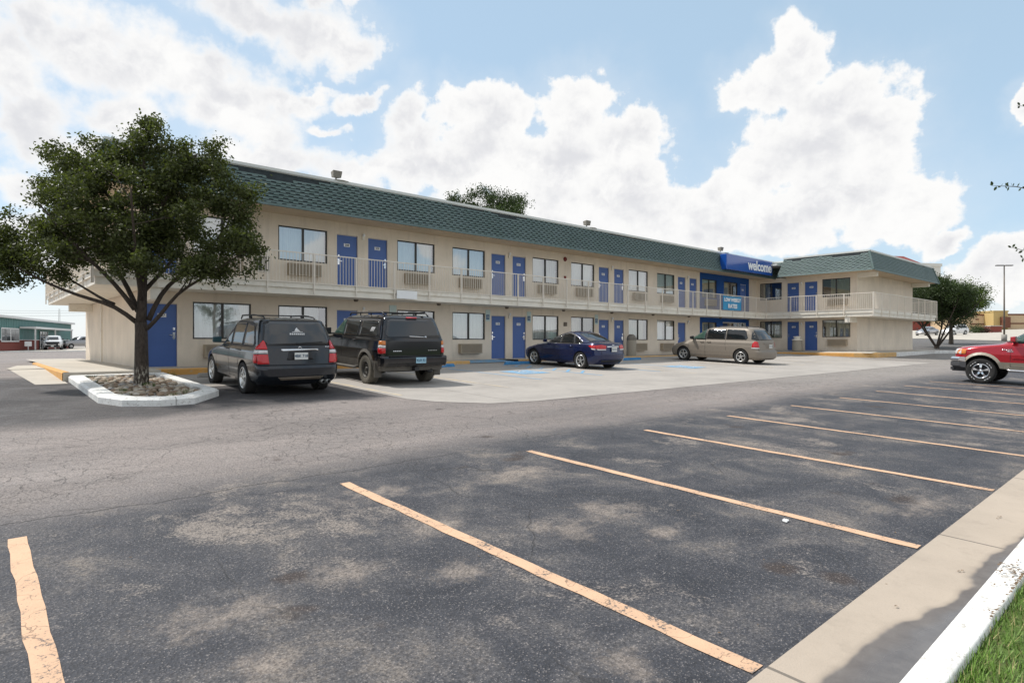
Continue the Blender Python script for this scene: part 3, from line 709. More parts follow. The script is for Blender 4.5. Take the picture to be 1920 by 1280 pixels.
# mansard: dark backing, then courses of shingles with tabs
ms = MB(off=OFF); bk = MB(off=OFF)
H_ = ZTOP - .09 - (ZSOF - .03); SL = sqrt(H_ ** 2 + INS ** 2)
NC = 11
rr = random.Random(21)
def mans(a, b, a2, b2, tabs=True, missing=()):
    """eave line a->b (bottom), a2->b2 (top)"""
    A = Vector((*a, ZSOF - .03)); B = Vector((*b, ZSOF - .03)); A2 = Vector((*a2, ZTOP - .09)); B2 = Vector((*b2, ZTOP - .09))
    ax = (B - A).normalized(); L = (B - A).length
    upv = Vector((0, 0, 1)); out = ax.cross(upv).normalized()
    mid = (A2 + B2) / 2 - (A + B) / 2; mid -= ax * mid.dot(ax); sl_ = mid.normalized(); nrm = ax.cross(sl_).normalized()
    if nrm.z < 0 and nrm.dot(out) < 0: nrm = -nrm
    if nrm.dot(out) < 0: nrm = -nrm
    bk.quad(tuple(A + nrm * .002), tuple(B + nrm * .002), tuple(B2 + nrm * .002), tuple(A2 + nrm * .002))
    S = mid.length; ch = (S - .06) / NC
    l0 = (A2 - A).dot(ax); l1 = (B2 - B).dot(ax)      # end slants
    def ext(s): f = s / S; return l0 * f, L + l1 * f
    def P(u, s, d): return tuple(A + ax * u + sl_ * s + nrm * d)
    # drip strip
    ms.add([P(0, -.03, .035), P(L, -.03, .035), P(ext(.06)[1], .06, .03), P(ext(.06)[0], .06, .03), P(0, -.03, .0), P(L, -.03, .0)], [(0, 1, 2, 3), (4, 5, 1, 0)])
    for k in range(NC):
        s0 = .05 + k * ch; cut = .042
        e0, e1 = ext(s0 + ch * .5)
        def seg(u0, u1, sb):
            st = s0 + ch; q = .030; t_ = .008
            ms.add([P(u0, sb, q), P(u1, sb, q), P(u1, st, t_), P(u0, st, t_), P(u0, sb, 0), P(u1, sb, 0)], [(0, 1, 2, 3), (4, 5, 1, 0), (0, 3, 4), (1, 5, 2)])
        tw, gw = .165, .165; u = e0 + (k % 2) * (tw + gw) / 2 - .3 + (k * .037) % .05
        holes = [(p, q) for (p, q, kk) in missing if kk <= k]
        runs = []; cur = e0
        for (p, q) in sorted(holes):
            p, q = e0 + p, e0 + q
            if p > cur: runs.append((cur, min(p, e1)))
            cur = max(cur, q)
        if cur < e1: runs.append((cur, e1))
        for (ra, rb) in runs:
            if not tabs: seg(ra, rb, s0); continue
            # upper continuous band then tabs
            seg(ra, rb, s0 + cut)
            uu = u
            while uu < rb:
                w = tw * rr.uniform(.9, 1.12); p0, p1 = max(ra, uu), min(rb, uu + w)
                if p1 - p0 > .03:
                    sb = s0 + rr.uniform(-.006, .006); q = .036
                    ms.add([P(p0, sb, q), P(p1, sb, q), P(p1, s0 + cut + .03, q - .004), P(p0, s0 + cut + .03, q - .004), P(p0, sb, .002), P(p1, sb, .002)], [(0, 1, 2, 3), (4, 5, 1, 0), (0, 3, 4), (1, 5, 2)])
                uu += tw + gw
miss = []
def pxmiss(x0, x1, k): miss.append((x0 - RX0 - .36, x1 - RX0 - .36, k))
for a, b, k in ((4.0, 6.9, 10), (6.5, 9.2, 9), (8.8, 9.6, 10), (7.4, 8.3, 8), (14.9, 16.6, 10), (17.0, 19.1, 10), (17.4, 18.5, 9), (25.0, 28.2, 10)): pxmiss(a, b, k)
E_ = eave; T_ = topo
mans(E_[0], E_[1], T_[0], T_[1])
mans(E_[1], E_[2], T_[1], T_[2], missing=miss)
mans(E_[2], E_[3], T_[2], T_[3])
mans(E_[3], E_[4], T_[3], T_[4])
mans(E_[4], E_[5], T_[4], T_[5], missing=[(.2, 2.2, 10), (2.6, 5.3, 10), (3.2, 4.9, 9), (.6, 1.2, 9)])
mans(E_[5], E_[6], T_[5], T_[6], tabs=False, missing=[(8.6, 9.3, 10), (11.0, 11.6, 10)])
mans(E_[6], E_[7], T_[6], T_[7], tabs=False)
for i in (1, 5, 6):      # hip caps
    a, b = Vector((*E_[i], ZSOF - .03)), Vector((*T_[i], ZTOP - .09))
    o_ = (a - b); o_.z = 0; o_.normalize()
    ms.tube([a + o_ * .02, b + o_ * .02], .07, 6, smooth=False)
bk.build('roof_underlay', [M['underlay']], MO); ms.build('mansard_roof', [M['shingle']], MO, fixn=False)
# railing
rl = MB(off=OFF)
def railrun(x0, y0, x1, y1, zb, first=True):
    L = math.hypot(x1 - x0, y1 - y0); dx, dy = (x1 - x0) / L, (y1 - y0) / L; nx, ny = -dy, dx
    def bar(u0, u1, w, z0, z1, o=0):
        a = (x0 + dx * u0 + nx * (o - w / 2), y0 + dy * u0 + ny * (o - w / 2)); b = (x0 + dx * u1 + nx * (o - w / 2), y0 + dy * u1 + ny * (o - w / 2))
        c_ = (b[0] + nx * w, b[1] + ny * w); d = (a[0] + nx * w, a[1] + ny * w)
        rl.prism([a, b, c_, d], z0, z1)
    zt = zb + 1.0
    bar(0, L, .038, zt - .025, zt + .01); bar(0, L, .025, zb - .025, zb)
    np_ = max(1, round(L / 1.55)); st = L / np_
    for i in range(np_ + 1):
        u = i * st; bar(u - .02, u + .02, .04, ZSB + .03, zt)
    nb = int(L / .112)
    for i in range(nb):
        u = (i + .5) * L / nb; bar(u - .007, u + .007, .014, zb - .01, zt - .02)
ZR = 1.99
railrun(EX - .0, EY - .03, XL + .0, EY - .03, ZR)
railrun(XL - .03, EY, XL - .03, YB - .1, ZR)
railrun(EX - .03, EY, EX - .03, WE - .03, ZR + .05)
railrun(EX, WE - .03, 55.6, WE - .03, ZR + .08)
railrun(55.63, WE - .03, 55.63, 23.9, ZR + .08)
rl.build('balcony_railing', [M['rail']], MO)
pl_ = MB(off=OFF); pl_.box(12.05, 12.95, EY - .07, EY - .055, 1.62, 1.93); pl_.build('white_panel', [M['signwhite']], MO)

# --- doors
def door_mesh():
    a = MB(); a.box(0, .85, 0, .045, 0, 2.02)
    return a.mesh('door', [M['door']])
def frame_mesh(mat):
    a = MB(); w = .05
    a.box(-w + .0, 0.002, -.015, .10, 0, 2.06); a.box(.848, .85 + w, -.015, .10, 0, 2.06); a.box(-w, .85 + w, -.016, .10, 2.02, 2.02 + w)
    a.box(0, .85, -.03, .08, -.03, .012)
    return a.mesh('door_frame', [mat])
def handle_mesh(side):
    a = MB(); x = .085 if side < 0 else .765
    a.box(x - .035, x + .035, -.022, 0, .90, 1.12); a.box(x - .03, x + .03, -.03, 0, 1.19, 1.27)
    a.box(min(x, x - side * .13), max(x, x - side * .13), -.055, -.038, 1.02, 1.045); a.box(x - .012, x + .012, -.05, 0, 1.02, 1.045)
    return a.mesh('handle', [M['chrome']])
DM = door_mesh(); FM_ = frame_mesh(M['doorframe']); HM = {-1: handle_mesh(-1), 1: handle_mesh(1)}; FMW = frame_mesh(M['white'])
plates = {}
def plate_mesh(num):
    a = MB(); a.box(.31, .55, -.008, 0, 1.60, 1.72, 0)
    vs, fs = text_geo(num, .115, .003, depth=.001)
    a.add([(.43 + x, -.0095 - z * .2, 1.658 + y) for x, y, z in vs], fs, 1)
    return a.mesh('number_plate', [M['signwhite'], M['ink']])
def put_door(x0, y0, z0, rz, num, side, frame=FM_, h=2.05):
    o = link('door', DM, MO, (x0 - OFF[0], y0 - OFF[1], z0 - OFF[2]), rz)
    k = (h - .03) / 2.02; o.scale = (1, 1, k)
    link('door_frame', frame, o); link('handle', HM[side], o)
    if num: link('number_plate', plate_mesh(num), o)
    return o
upn = 207; lon = 107
dl = sorted([d for d in doors if d[2] > 1]); dlo = sorted([d for d in doors if d[2] < 1])
for i, d in enumerate(dl): put_door(d[0], YF + .06, d[2], 0, str(207 + i), -1 if d[4] == 'D' else 1)
for i, d in enumerate(dlo): put_door(d[0], YF + .06, d[2], 0, str(107 + i) if i < len(dlo) - 1 else None, -1 if d[4] == 'D' else 1, h=2.0)
put_door(40.75, YF + .04, 2.0, 0, '221', 1, FMW)
for k, d in enumerate(wdU): put_door(X1 + .06, d[1], d[2], -pi / 2, str(223 + k), -1 if d[4] == 'D' else 1, h=d[3] - d[2])
for k, d in enumerate(wdL): put_door(X1 + .06, d[1], d[2], -pi / 2, str(123 + k), -1 if d[4] == 'D' else 1, h=d[3] - d[2])

# --- windows: frame > glass, curtain
def win_mesh(W, H, mat, nv=1):
    a = MB(); w = .045
    a.box(0, W, 0, .06, 0, w); a.box(0, W, 0, .06, H - w, H); a.box(0, w, .001, .059, w, H - w); a.box(W - w, W, .001, .059, w, H - w)
    for i in range(nv):
        x = W * (i + 1) / (nv + 1); a.box(x - .035, x + .035, -.004, .058, w, H - w)
    return a.mesh('window', [mat])
def glass_mesh(W, H):
    a = MB(); a.quad((.03, .03, .03), (W - .03, .03, .03), (W - .03, .03, H - .03), (.03, .03, H - .03)); return a.mesh('glass', [M['glass']])
def curtain_mesh(W, H, x0, x1, seed, mat):
    r_ = random.Random(seed); n = int((x1 - x0) / .018); V = []; F = []
    ph = r_.uniform(0, 6); p = 0
    for i in range(n + 1):
        x = x0 + (x1 - x0) * i / n; p += r_.uniform(.35, .85)
        y = .17 + .034 * math.sin(p + ph) + .012 * math.sin(p * 2.7)
        yt = .17 + (y - .17) * .8
        V += [(x, y, .01), (x, yt, H - .01)]
    F = [(2 * i, 2 * i + 2, 2 * i + 3, 2 * i + 1) for i in range(n)]
    me = bpy.data.meshes.new('curtain'); me.from_pydata(V, [], F); me.materials.append(mat); me.polygons.foreach_set('use_smooth', [True] * len(F)); return me
cache = {}
def put_win(x0, y0, z0, W, H, rz, seed, mat='bronze', nv=1, cur='curtain', open_=None):
    key = (round(W, 2), round(H, 2), mat, nv)
    if key not in cache: cache[key] = (win_mesh(W, H, M[mat], nv), glass_mesh(W, H))
    wm, gm = cache[key]
    o = link('window', wm, MO, (x0 - OFF[0], y0 - OFF[1], z0 - OFF[2]), rz)
    link('glass', gm, o)
    spans = open_ if open_ is not None else [(0.0, W)]
    for k, (a, b) in enumerate(spans):
        link('curtain', curtain_mesh(W, H, a, b, seed * 7 + k, M[cur]), o)
    return o
rs = random.Random(9)
for i, w in enumerate(wins):
    W, H = w[1] - w[0], w[3] - w[2]
    if w[2] > 1: cur = 'curtain'; sp = [(0, W)]
    else: cur = 'curtain' if (w[0] < 16 or i % 3 == 0) else 'curtain2'; sp = rs.choice([[(0, W)], [(0, W)], [(0, W * .86)], [(.12, W * .47), (W * .55, W)]])
    put_win(w[0], YF + .03, w[2], W, H, 0, i + 1, cur=cur, open_=sp)
for i, w in enumerate(bl_wins):
    W, H = w[1] - w[0], w[3] - w[2]
    if i == 1: put_win(w[0], YF + .01, w[2], W, H, 0, 60 + i, cur='curtain2', open_=[(0, W * .5)])
    elif i == 3: put_win(w[0], YF + .01, w[2], W, H, 0, 60 + i, mat='slab', nv=2, open_=[])
    else: put_win(w[0], YF + .01, w[2], W, H, 0, 60 + i, cur='curtain2')
for i, w in enumerate(wgU + wgL):
    W, H = w[1] - w[0], w[3] - w[2]
    op = [[(W * .28, W)], [(W * .1, W * .4)], [(0.14, W)], [(0, W)]][i]
    put_win(X1 + .03, w[1], w[2], W, H, -pi / 2, 80 + i, cur='curtain2', open_=op)
# --- through-wall air conditioners
def ac_mesh():
    a = MB(); W = 1.2; H = .42
    a.box(0, W, -.20, 0, 0, H, 0)
    for i in range(9):
        z = .05 + i * .037; a.box(.05, W - .05, -.212, -.2, z, z + .012, 1)
    a.box(.0, W, -.215, -.2, H - .03, H, 0); a.box(0, W, -.215, -.2, 0, .03, 0)
    return a.mesh('air_conditioner', [M['acunit'], M['grille']])
AC = ac_mesh()
def put_ac(x, y, z, rz=0): 
    o = link('air_conditioner', AC, MO, (x - OFF[0], y - OFF[1], z - OFF[2]), rz); md = o.modifiers.new('b', 'BEVEL'); md.width = .008; md.limit_method = 'ANGLE'
for w in wins + [bl_wins[0]]:
    put_ac(w[0] + .31, YF, (2.36 if w[2] > 1 else -.52))
put_ac(X1, 16.5, 2.40, -pi / 2); put_ac(X1, 16.5, -.28, -pi / 2)
# --- wall lamps between the doors, alarm bell, extinguisher cabinet
def lamp_mesh():
    a = MB(); a.box(-.05, .05, -.06, 0, -.14, .02, 0); a.lathe([(.0, .0), (.045, .0), (.055, .04), (.045, .10), (.0, .12)], (0, -.075, .0), 'z', 12, 1)
    return a.mesh('wall_lamp', [M['slab'], M['signwhite']])
LM = lamp_mesh()
for u in U:
    for z in (4.05, 1.22):
        x = u + 3.275
        if X0 + .3 < x < 35.4: link('wall_lamp', LM, MO, (x - OFF[0], YF - OFF[1], z - OFF[2]))
for z in (4.0, 1.2): link('wall_lamp', LM, MO, (X1 - OFF[0], 18.25 - OFF[1], z - OFF[2]), -pi / 2)
a = MB(off=OFF); a.lathe([(0, -.07), (.09, -.065), (.115, -.03), (.115, 0)], (22.78, YF, 4.2), 'y', 16); a.build('alarm_bell', [M['brickred']], MO)
a = MB(off=OFF); a.box(22.71, 22.83, YF - .05, YF, 3.2, 3.34); a.build('pull_station', [M['brickred']], MO, bevel=.01)
a = MB(off=OFF); a.box(22.68, 22.9, YF - .05, YF, .78, .98); a.build('junction_box', [M['grille']], MO, bevel=.01)
a = MB(off=OFF); a.box(7.42, 7.86, YF - .02, YF, 2.38, 2.98, 0); a.box(7.47, 7.60, YF - .04, YF - .02, 2.45, 2.93, 1); a.box(7.68, 7.81, YF - .04, YF - .02, 2.45, 2.93, 1); a.build('extinguisher_cabinet', [M['doorframe'], M['black']], MO)
# little soffit lights under the balcony
for i in range(9):
    a = MB(off=OFF); x = 10.9 + i * 3.77; a.lathe([(0, -.09), (.07, -.08), (.09, -.03), (.09, 0)], (x, YF - .45, ZSB), 'z', 12); a.build('soffit_light', [M['grille']], MO)

# --- things fixed to or standing by the motel
def sconce(): pass
ws = thing('welcome_sign', 'glossy blue box sign with white lettering welcome on the roof edge', 'sign', (39.3, EY - .2, 4.56))
a = MB(off=ws.location); a.box(35.80, 42.05, EY - .32, EY + .15, 4.58, 5.56); a.build('sign_box', M['signblue'], ws, bevel=.035)
vs, fs = text_geo('welcome', 1.02, .030, depth=.006, spacing=.98)
mx = max(v[0] for v in vs); mn = min(v[0] for v in vs)
k = 3.35 / (mx - mn)
a = MB(off=ws.location); a.add([(40.2 + (x - (mx + mn) / 2) * k, EY - .327 - z, 5.06 + y * .88) for x, y, z in vs], fs); a.build('lettering', M['signwhite'], ws, fixn=False)
bn = thing('vinyl_banner', 'blue vinyl banner with white slogan hung on the balcony railing under the welcome sign', 'banner', (37.0, EY - .06, 2.05))
a = MB(off=bn.location); V = []; F = []
nx_, nz_ = 24, 10
for j in range(nz_ + 1):
    for i in range(nx_ + 1):
        u, v = i / nx_, j / nz_
        V.append((35.75 + 2.35 * u, EY - .085 - .018 * math.sin(u * 11 + v * 2) , 2.02 + .90 * v - .03 * math.sin(u * pi) * v))
for j in range(nz_):
    for i in range(nx_):
        p = j * (nx_ + 1) + i; F.append((p, p + 1, p + 2 + nx_, p + 1 + nx_))
a.add(V, F, 0, True); a.build('cloth', M['bannerblue'], bn, fixn=False)
for txt, z, wd, size in (('LOW WEEKLY', 2.66, 2.1, .30), ('RATES', 2.26, 1.15, .36)):
    vs, fs = text_geo(txt, size, .014, depth=.003); mx = max(v[0] for v in vs); mn = min(v[0] for v in vs); kk = wd / (mx - mn)
    a = MB(off=bn.location); a.add([(36.93 + (x - (mx + mn) / 2) * kk, EY - .115 - zz, z + y) for x, y, zz in vs], fs); a.build('lettering', M['signwhite'], bn, fixn=False)
# wheelchair signs beside the doors
lab = ['small white sign with blue wheelchair square between the first lower window and door right of the black truck', 'pale wheelchair sign left of the lower window behind the blue sedan', 'pale wheelchair sign above the boot of the blue sedan']
for i, (x, z) in enumerate(((17.68, 1.12), (20.25, 1.12), (25.23, 1.12))):
    o = thing('accessible_sign', ['wheelchair wall sign, left of the two full blue doors left of the sedan', 'faint wheelchair wall sign, right of the two blue doors left of the sedan', 'wall sign with a blue wheelchair square above the trunk of the blue sedan'][i], 'sign', (x, YF - .01, z - .2), group='wheelchair signs on the motel wall')
    a = MB(off=o.location); a.box(x - .13, x + .13, YF - .016, YF - .002, z - .2, z + .32, 0); a.box(x - .10, x + .08, YF - .019, YF - .016, z - .12, z + .1, 1)
    a.build('panel', [M['platepale'], M['iconblue']], o)
    b = MB(off=o.location); wheelchair(b, (x - .01, YF - .021, z - .01), (1, 0, 0), (0, 0, 1), .17, (0, 0, 0)); b.build('symbol', M['signwhite'], o, fixn=False)
o = thing('notice_board', 'pale green notice panel on the wall above the roof rack of the black truck', 'sign', (12.75, YF - .01, 1.05))
a = MB(off=o.location); a.box(12.58, 12.90, YF - .03, YF - .002, .95, 1.45); a.build('panel', M['platepale'], o)
# litter bins
for i, (x, y, z, lb) in enumerate(((27.5, 20.9, -.80, 'round topped stone grey litter bin against the motel wall between sedan and minivan'), (42.35, 18.2, -.66, 'short stone litter bin with flat lid between the two wing doors'))):
    o = thing('litter_bin', lb, 'litter bin', (x, y, z), group='litter bins by the rooms')
    if i == 0:
        a = MB(); a.lathe([(.0, 0), (.26, 0), (.27, .03), (.27, .86), (.25, .88), (.0, .88)], n=24); a.build('body', M['binstone'], o)
        a = MB(); a.lathe([(.265, .87), (.27, .90), (.26, 1.0), (.21, 1.12), (.12, 1.19), (0, 1.21)], n=24); a.box(-.10, .10, -.285, -.2, .92, 1.04); a.build('lid', M['bingrey'], o)
    else:
        a = MB(); a.lathe([(.0, 0), (.33, 0), (.33, .03), (.31, .72), (.0, .73)], n=24); a.build('body', M['binstone'], o)
        a = MB(); a.lathe([(.30, .72), (.34, .74), (.34, .80), (.20, .84), (.19, .92), (.26, .93), (.24, 1.0), (0, 1.02)], n=24); a.build('lid', M['slab'], o)
# wheel stops
def stop(x, y, mat, lb, grp):
    o = thing('wheel_stop', lb, 'wheel stop', (x, y, gz(x, y)), group=grp)
    a = MB(); a.add([(-.9, -.08, 0), (.9, -.08, 0), (.9, .08, 0), (-.9, .08, 0), (-.87, -.05, .13), (.87, -.05, .13), (.87, .05, .13), (-.87, .05, .13)], [(0, 3, 2, 1), (4, 5, 6, 7), (0, 1, 5, 4), (1, 2, 6, 5), (2, 3, 7, 6), (3, 0, 4, 7)])
    a.build('block', mat, o, bevel=.02)
    b = MB()
    for s_ in (-.6, .6): b.lathe([(0, .134), (.014, .134), (.014, .12)], (s_, 0, 0), n=8)
    b.build('pin', M['steel'], o)
stop(5.75, 18.85, M['stopgrey'], 'bare grey concrete wheel stop in front of the dark blue-grey crossover', 'wheel stops by the walk')
stop(13.05, 19.0, M['stopblue'], 'blue painted wheel stop just right of the black truck', 'wheel stops by the walk')
stop(17.3, 18.85, M['stopblue'], 'blue painted wheel stop under the nose of the blue sedan', 'wheel stops by the walk')
stop(24.3, 18.6, M['stopblue'], 'blue painted wheel stop between the blue sedan and the minivan', 'wheel stops by the walk')
# roof floodlights
fl = [(10.0, 'roof floodlight on the coping above the first rooms, nearest the big tree'), (23.7, 'roof floodlight on the coping in the middle of the roof'), (36.9, 'roof floodlight on the coping just left of the welcome sign')]
for x, lb in fl:
    o = thing('floodlight', lb, 'floodlight', (x, EY + .75, ZTOP), group='floodlights on the roof edge')
    a = MB(); a.lathe([(0, 0), (.55, 0), (.3, .05), (0.05, .09), (.0, .09)], n=16); a.tube([(0, 0, .05), (0, 0, .2)], .03); a.build('base', M['steel'], o)
    a = MB(); a.add([(-.15, -.12, .18), (.15, -.12, .18), (.13, .1, .2), (-.13, .1, .2), (-.18, -.16, .42), (.18, -.16, .42), (.15, .12, .40), (-.15, .12, .40)], [(0, 3, 2, 1), (4, 5, 6, 7), (0, 1, 5, 4), (1, 2, 6, 5), (2, 3, 7, 6), (3, 0, 4, 7)]); a.build('lamp_head', M['bingrey'], o, bevel=.015)
# ------------------------------------------------------------------ vehicles
def interp(tab, z):
    if z <= tab[0][0]: return tab[0][1]
    for (a, va), (b, vb) in zip(tab, tab[1:]):
        if z <= b:
            f = (z - a) / (b - a) if b > a else 0
            return va + (vb - va) * f
    return tab[-1][1]
def body_mesh(S):
    """closed body from horizontal slices; x forward, y left, z up"""
    zs = set()
    for k in ('xf', 'xr', 'hw', 'cf', 'cr'): zs |= {z for z, _ in S[k]}
    zs = sorted(z for z in zs if S['z0'] <= z <= S['z1'])
    fin = []
    for a, b in zip(zs, zs[1:]):
        n = max(1, int(math.ceil((b - a) / .045)))
        fin += [a + (b - a) * i / n for i in range(n)]
    fin.append(zs[-1])
    NS, NCn, NE = 26, 9, 8
    V = []; rings = []
    for z in fin:
        xf, xr, hw = interp(S['xf'], z), interp(S['xr'], z), interp(S['hw'], z)
        cfx, cfy = interp(S['cf'], z), interp(S.get('cfy', [(0, .30)]), z)
        crx, cry = interp(S['cr'], z), interp(S.get('cry', [(0, .22)]), z)
        cfy = min(cfy, hw * .95); cry = min(cry, hw * .95)
        tot = xf - xr
        if cfx + crx > tot * .95: k = tot * .95 / (cfx + crx); cfx *= k; crx *= k
        bow_f, bow_r = S.get('bowf', .06), S.get('bowr', .03)
        half = []          # from the rear centre round the left side to the front centre
        for i in range(NE):
            y = (hw - cry) * i / NE; half.append((xr + bow_r * (y / hw) ** 2, y))
        y = hw - cry; xs = xr + bow_r * (y / hw) ** 2
        for i in range(NCn):
            a = (pi / 2) * i / NCn; half.append((xs + crx * (1 - cos(a)), hw - cry + cry * sin(a)))
        xa = xs + crx; yb = hw - cfy; xe = xf - bow_f * (yb / hw) ** 2; xb = xe - cfx
        tp = S.get('taper', 0.0)
        for i in range(NS):
            x = xa + (xb - xa) * i / NS; half.append((x, hw - tp * abs(2 * (x - xa) / (xb - xa + 1e-9) - 1) ** 4 * 0))
        for i in range(NCn):
            a = (pi / 2) * i / NCn; half.append((xb + cfx * sin(a), yb + cfy * cos(a)))
        for i in range(NE + 1):
            y = yb * (1 - i / NE); half.append((xf - bow_f * (y / hw) ** 2, y))
        full = half + [(x, -y) for x, y in reversed(half[1:-1])]
        # squeeze towards nose and tail in plan
        fl = []
        for x, y in full:
            k = 1 - S.get('nose', .05) * max(0, (x - S.get('nosex', 1.0)) / (S['L'] / 2 - S.get('nosex', 1.0))) ** 2 - S.get('tail', .02) * max(0, (-x - S.get('tailx', 1.2)) / (S['L'] / 2 - S.get('tailx', 1.2))) ** 2
            fl.append((x, y * k, z))
        rings.append(len(V)); V += fl
    n = len(full); F = []
    for a, b in zip(rings, rings[1:]):
        for i in range(n):
            j = (i + 1) % n; F.append((a + i, a + j, b + j, b + i))
    c0 = len(V)
    # caps as strips across the width (grid between left and right halves)
    def cap(base, flip):
        m = len(half)
        for i in range(m - 1):
            l0, l1 = base + i, base + i + 1
            r0 = base + (n - i) % n; r1 = base + (n - i - 1) % n
            q = [l0, l1, r1, r0] if flip else [l0, r0, r1, l1]
            q = [v for k_, v in enumerate(q) if v not in q[:k_]]
            if len(q) > 2: F.append(tuple(q))
    cap(rings[0], False); cap(rings[-1], True)
    me = bpy.data.meshes.new('body'); me.from_pydata(V, [], F); me.update()
    bm = bmesh.new(); bm.from_mesh(me); bmesh.ops.remove_doubles(bm, verts=bm.verts, dist=1e-5)
    bmesh.ops.recalc_face_normals(bm, faces=bm.faces); bm.to_mesh(me); bm.free()
    return me
def sharpen(me, ang=32):
    bm = bmesh.new(); bm.from_mesh(me); bm.edges.ensure_lookup_table()
    for f in bm.faces: f.smooth = True
    for e in bm.edges:
        if len(e.link_faces) == 2:
            try: a = e.calc_face_angle()
            except Exception: a = 0
            if a > radians(ang) or e.link_faces[0].material_index != e.link_faces[1].material_index: e.smooth = False
    bm.to_mesh(me); bm.free()
def boolean(me, cutter):
    o = bpy.data.objects.new('b', me); c = bpy.data.objects.new('c', cutter); COL.objects.link(o); COL.objects.link(c)
    md = o.modifiers.new('x', 'BOOLEAN'); md.operation = 'DIFFERENCE'; md.object = c; md.solver = 'EXACT'
    dg = bpy.context.evaluated_depsgraph_get(); r = bpy.data.meshes.new_from_object(o.evaluated_get(dg))
    bpy.data.objects.remove(o); bpy.data.objects.remove(c); return r
class Car:
    def __init__(s, S, root):
        s.S = S; s.root = root
        me = body_mesh(S)
        cut = MB(); R = S['R']
        for ax_ in S['axles']:
            for sd in (-1, 1):
                y0, y1 = (S['W'] / 2 - .30) * sd, (S['W'] / 2 + .2) * sd
                cr_ = R + S.get('gap', .055); prof = []
                nn = 28; ring = [(ax_ + cr_ * cos(2 * pi * i / nn), R + S.get('archdz', 0) + cr_ * sin(2 * pi * i / nn)) for i in range(nn)]
                vs = [(x, y0, z) for x, z in ring] + [(x, y1, z) for x, z in ring]
                fs = [(i, (i + 1) % nn, nn + (i + 1) % nn, nn + i) for i in range(nn)] + [tuple(range(nn - 1, -1, -1)), tuple(range(nn, 2 * nn))]
                cut.add(vs, fs, 1)
        for b in S.get('cutboxes', []): cut.box(*b, 0)
        mats = [S['paint'], M['underbody']] + ([S['lower']] if S.get('lower') else [])
        cm_ = cut.mesh('cut', mats[:2])
        bm = bmesh.new(); bm.from_mesh(cm_); bmesh.ops.recalc_face_normals(bm, faces=bm.faces); bm.to_mesh(cm_); bm.free()
        for m_ in mats: me.materials.append(m_)
        if S.get('lower'):
            for p in me.polygons:
                if p.center.z < S['lowz']: p.material_index = 2
        s.bvh_src = me
        bm = bmesh.new(); bm.from_mesh(me); s.bvh = BVHTree.FromBMesh(bm); bm.free()
        me2 = boolean(me, cm_)
        sharpen(me2, S.get('sharp', 30)); me2.name = 'body'
        s.body = link('body', me2, root)
    def hit(s, p2, axis):
        a, b = p2
        if axis == 'L': o, d = Vector((a, 3, b)), Vector((0, -1, 0))
        elif axis == 'R': o, d = Vector((a, -3, b)), Vector((0, 1, 0))
        elif axis == 'B': o, d = Vector((-4, a, b)), Vector((1, 0, 0))
        elif axis == 'F': o, d = Vector((4, a, b)), Vector((-1, 0, 0))
        else: o, d = Vector((a, b, 4)), Vector((0, 0, -1))
        r = s.bvh.ray_cast(o, d)
        return (r[0], r[1], -d) if r[0] else None
    def skin(s, polys, axis, off=.004, mb=None, m=0, step=.07, base=.012):
        mb = mb or MB()
        for poly in polys:
            bm = bmesh.new(); vs = [bm.verts.new((p[0], p[1], 0)) for p in poly]; bm.faces.new(vs)
            bmesh.ops.triangulate(bm, faces=bm.faces, ngon_method='EAR_CLIP')
            xs = [p[0] for p in poly]; ys = [p[1] for p in poly]
            for ax_, lo_, hi_ in ((0, min(xs), max(xs)), (1, min(ys), max(ys))):
                k = int((hi_ - lo_) / step)
                for i in range(1, k + 1):
                    c_ = [0, 0, 0]; c_[ax_] = lo_ + (hi_ - lo_) * i / (k + 1); nn = [0, 0, 0]; nn[ax_] = 1
                    bmesh.ops.bisect_plane(bm, geom=bm.verts[:] + bm.edges[:] + bm.faces[:], plane_co=c_, plane_no=nn)
            bmesh.ops.dissolve_degenerate(bm, dist=1e-5, edges=bm.edges)
            idx = {}; V = []; bad = set()
            bm.verts.ensure_lookup_table()
            for v in bm.verts:
                h = s.hit((v.co.x, v.co.y), axis); idx[v] = len(V)
                if h is None or abs(h[1].dot(h[2])) < .16: bad.add(v); V.append((0, 0, 0)); continue
                n_ = (h[1] if h[1].dot(h[2]) > 0 else -h[1]); V.append(tuple(h[0] + (n_ * .5 + h[2] * .5) * off))
            Fs = [tuple(idx[v] for v in f.verts) for f in bm.faces if not any(v in bad for v in f.verts)]
            Bs = []
            for e in bm.edges:
                if len(e.link_faces) == 1 and not any(v in bad for v in e.verts):
                    a, b = e.verts; ia, ib = idx[a], idx[b]
                    Bs.append((a, b))
            nV = len(V); ex = {}
            for a, b in Bs:
                for v in (a, b):
                    if v not in ex:
                        h = s.hit((v.co.x, v.co.y), axis); ex[v] = len(V); V.append(tuple(h[0] - h[2] * base))
            Fs2 = [(idx[a], idx[b], ex[b], ex[a]) for a, b in Bs]
            mb.add(V, Fs, m, True); b0 = len(mb.v) - len(V)
            mb.f += [tuple(i + b0 for i in f) for f in Fs2]; mb.m += [m] * len(Fs2); mb.sm += [False] * len(Fs2)
            bm.free()
        return mb
    def panel(s, name, polys, axes, mat, off=.004, parent=None, label=None, step=.07, split=False):
        outs = []
        if split:
            for ax_ in axes:
                for pl1 in polys: outs.append(s.skin([pl1], ax_, off, step=step).build(name, mat, parent or s.root))
        else:
            mb = MB()
            for ax_ in axes: s.skin(polys, ax_, off, mb, step=step)
            outs.append(mb.build(name, mat, parent or s.root))
        return outs
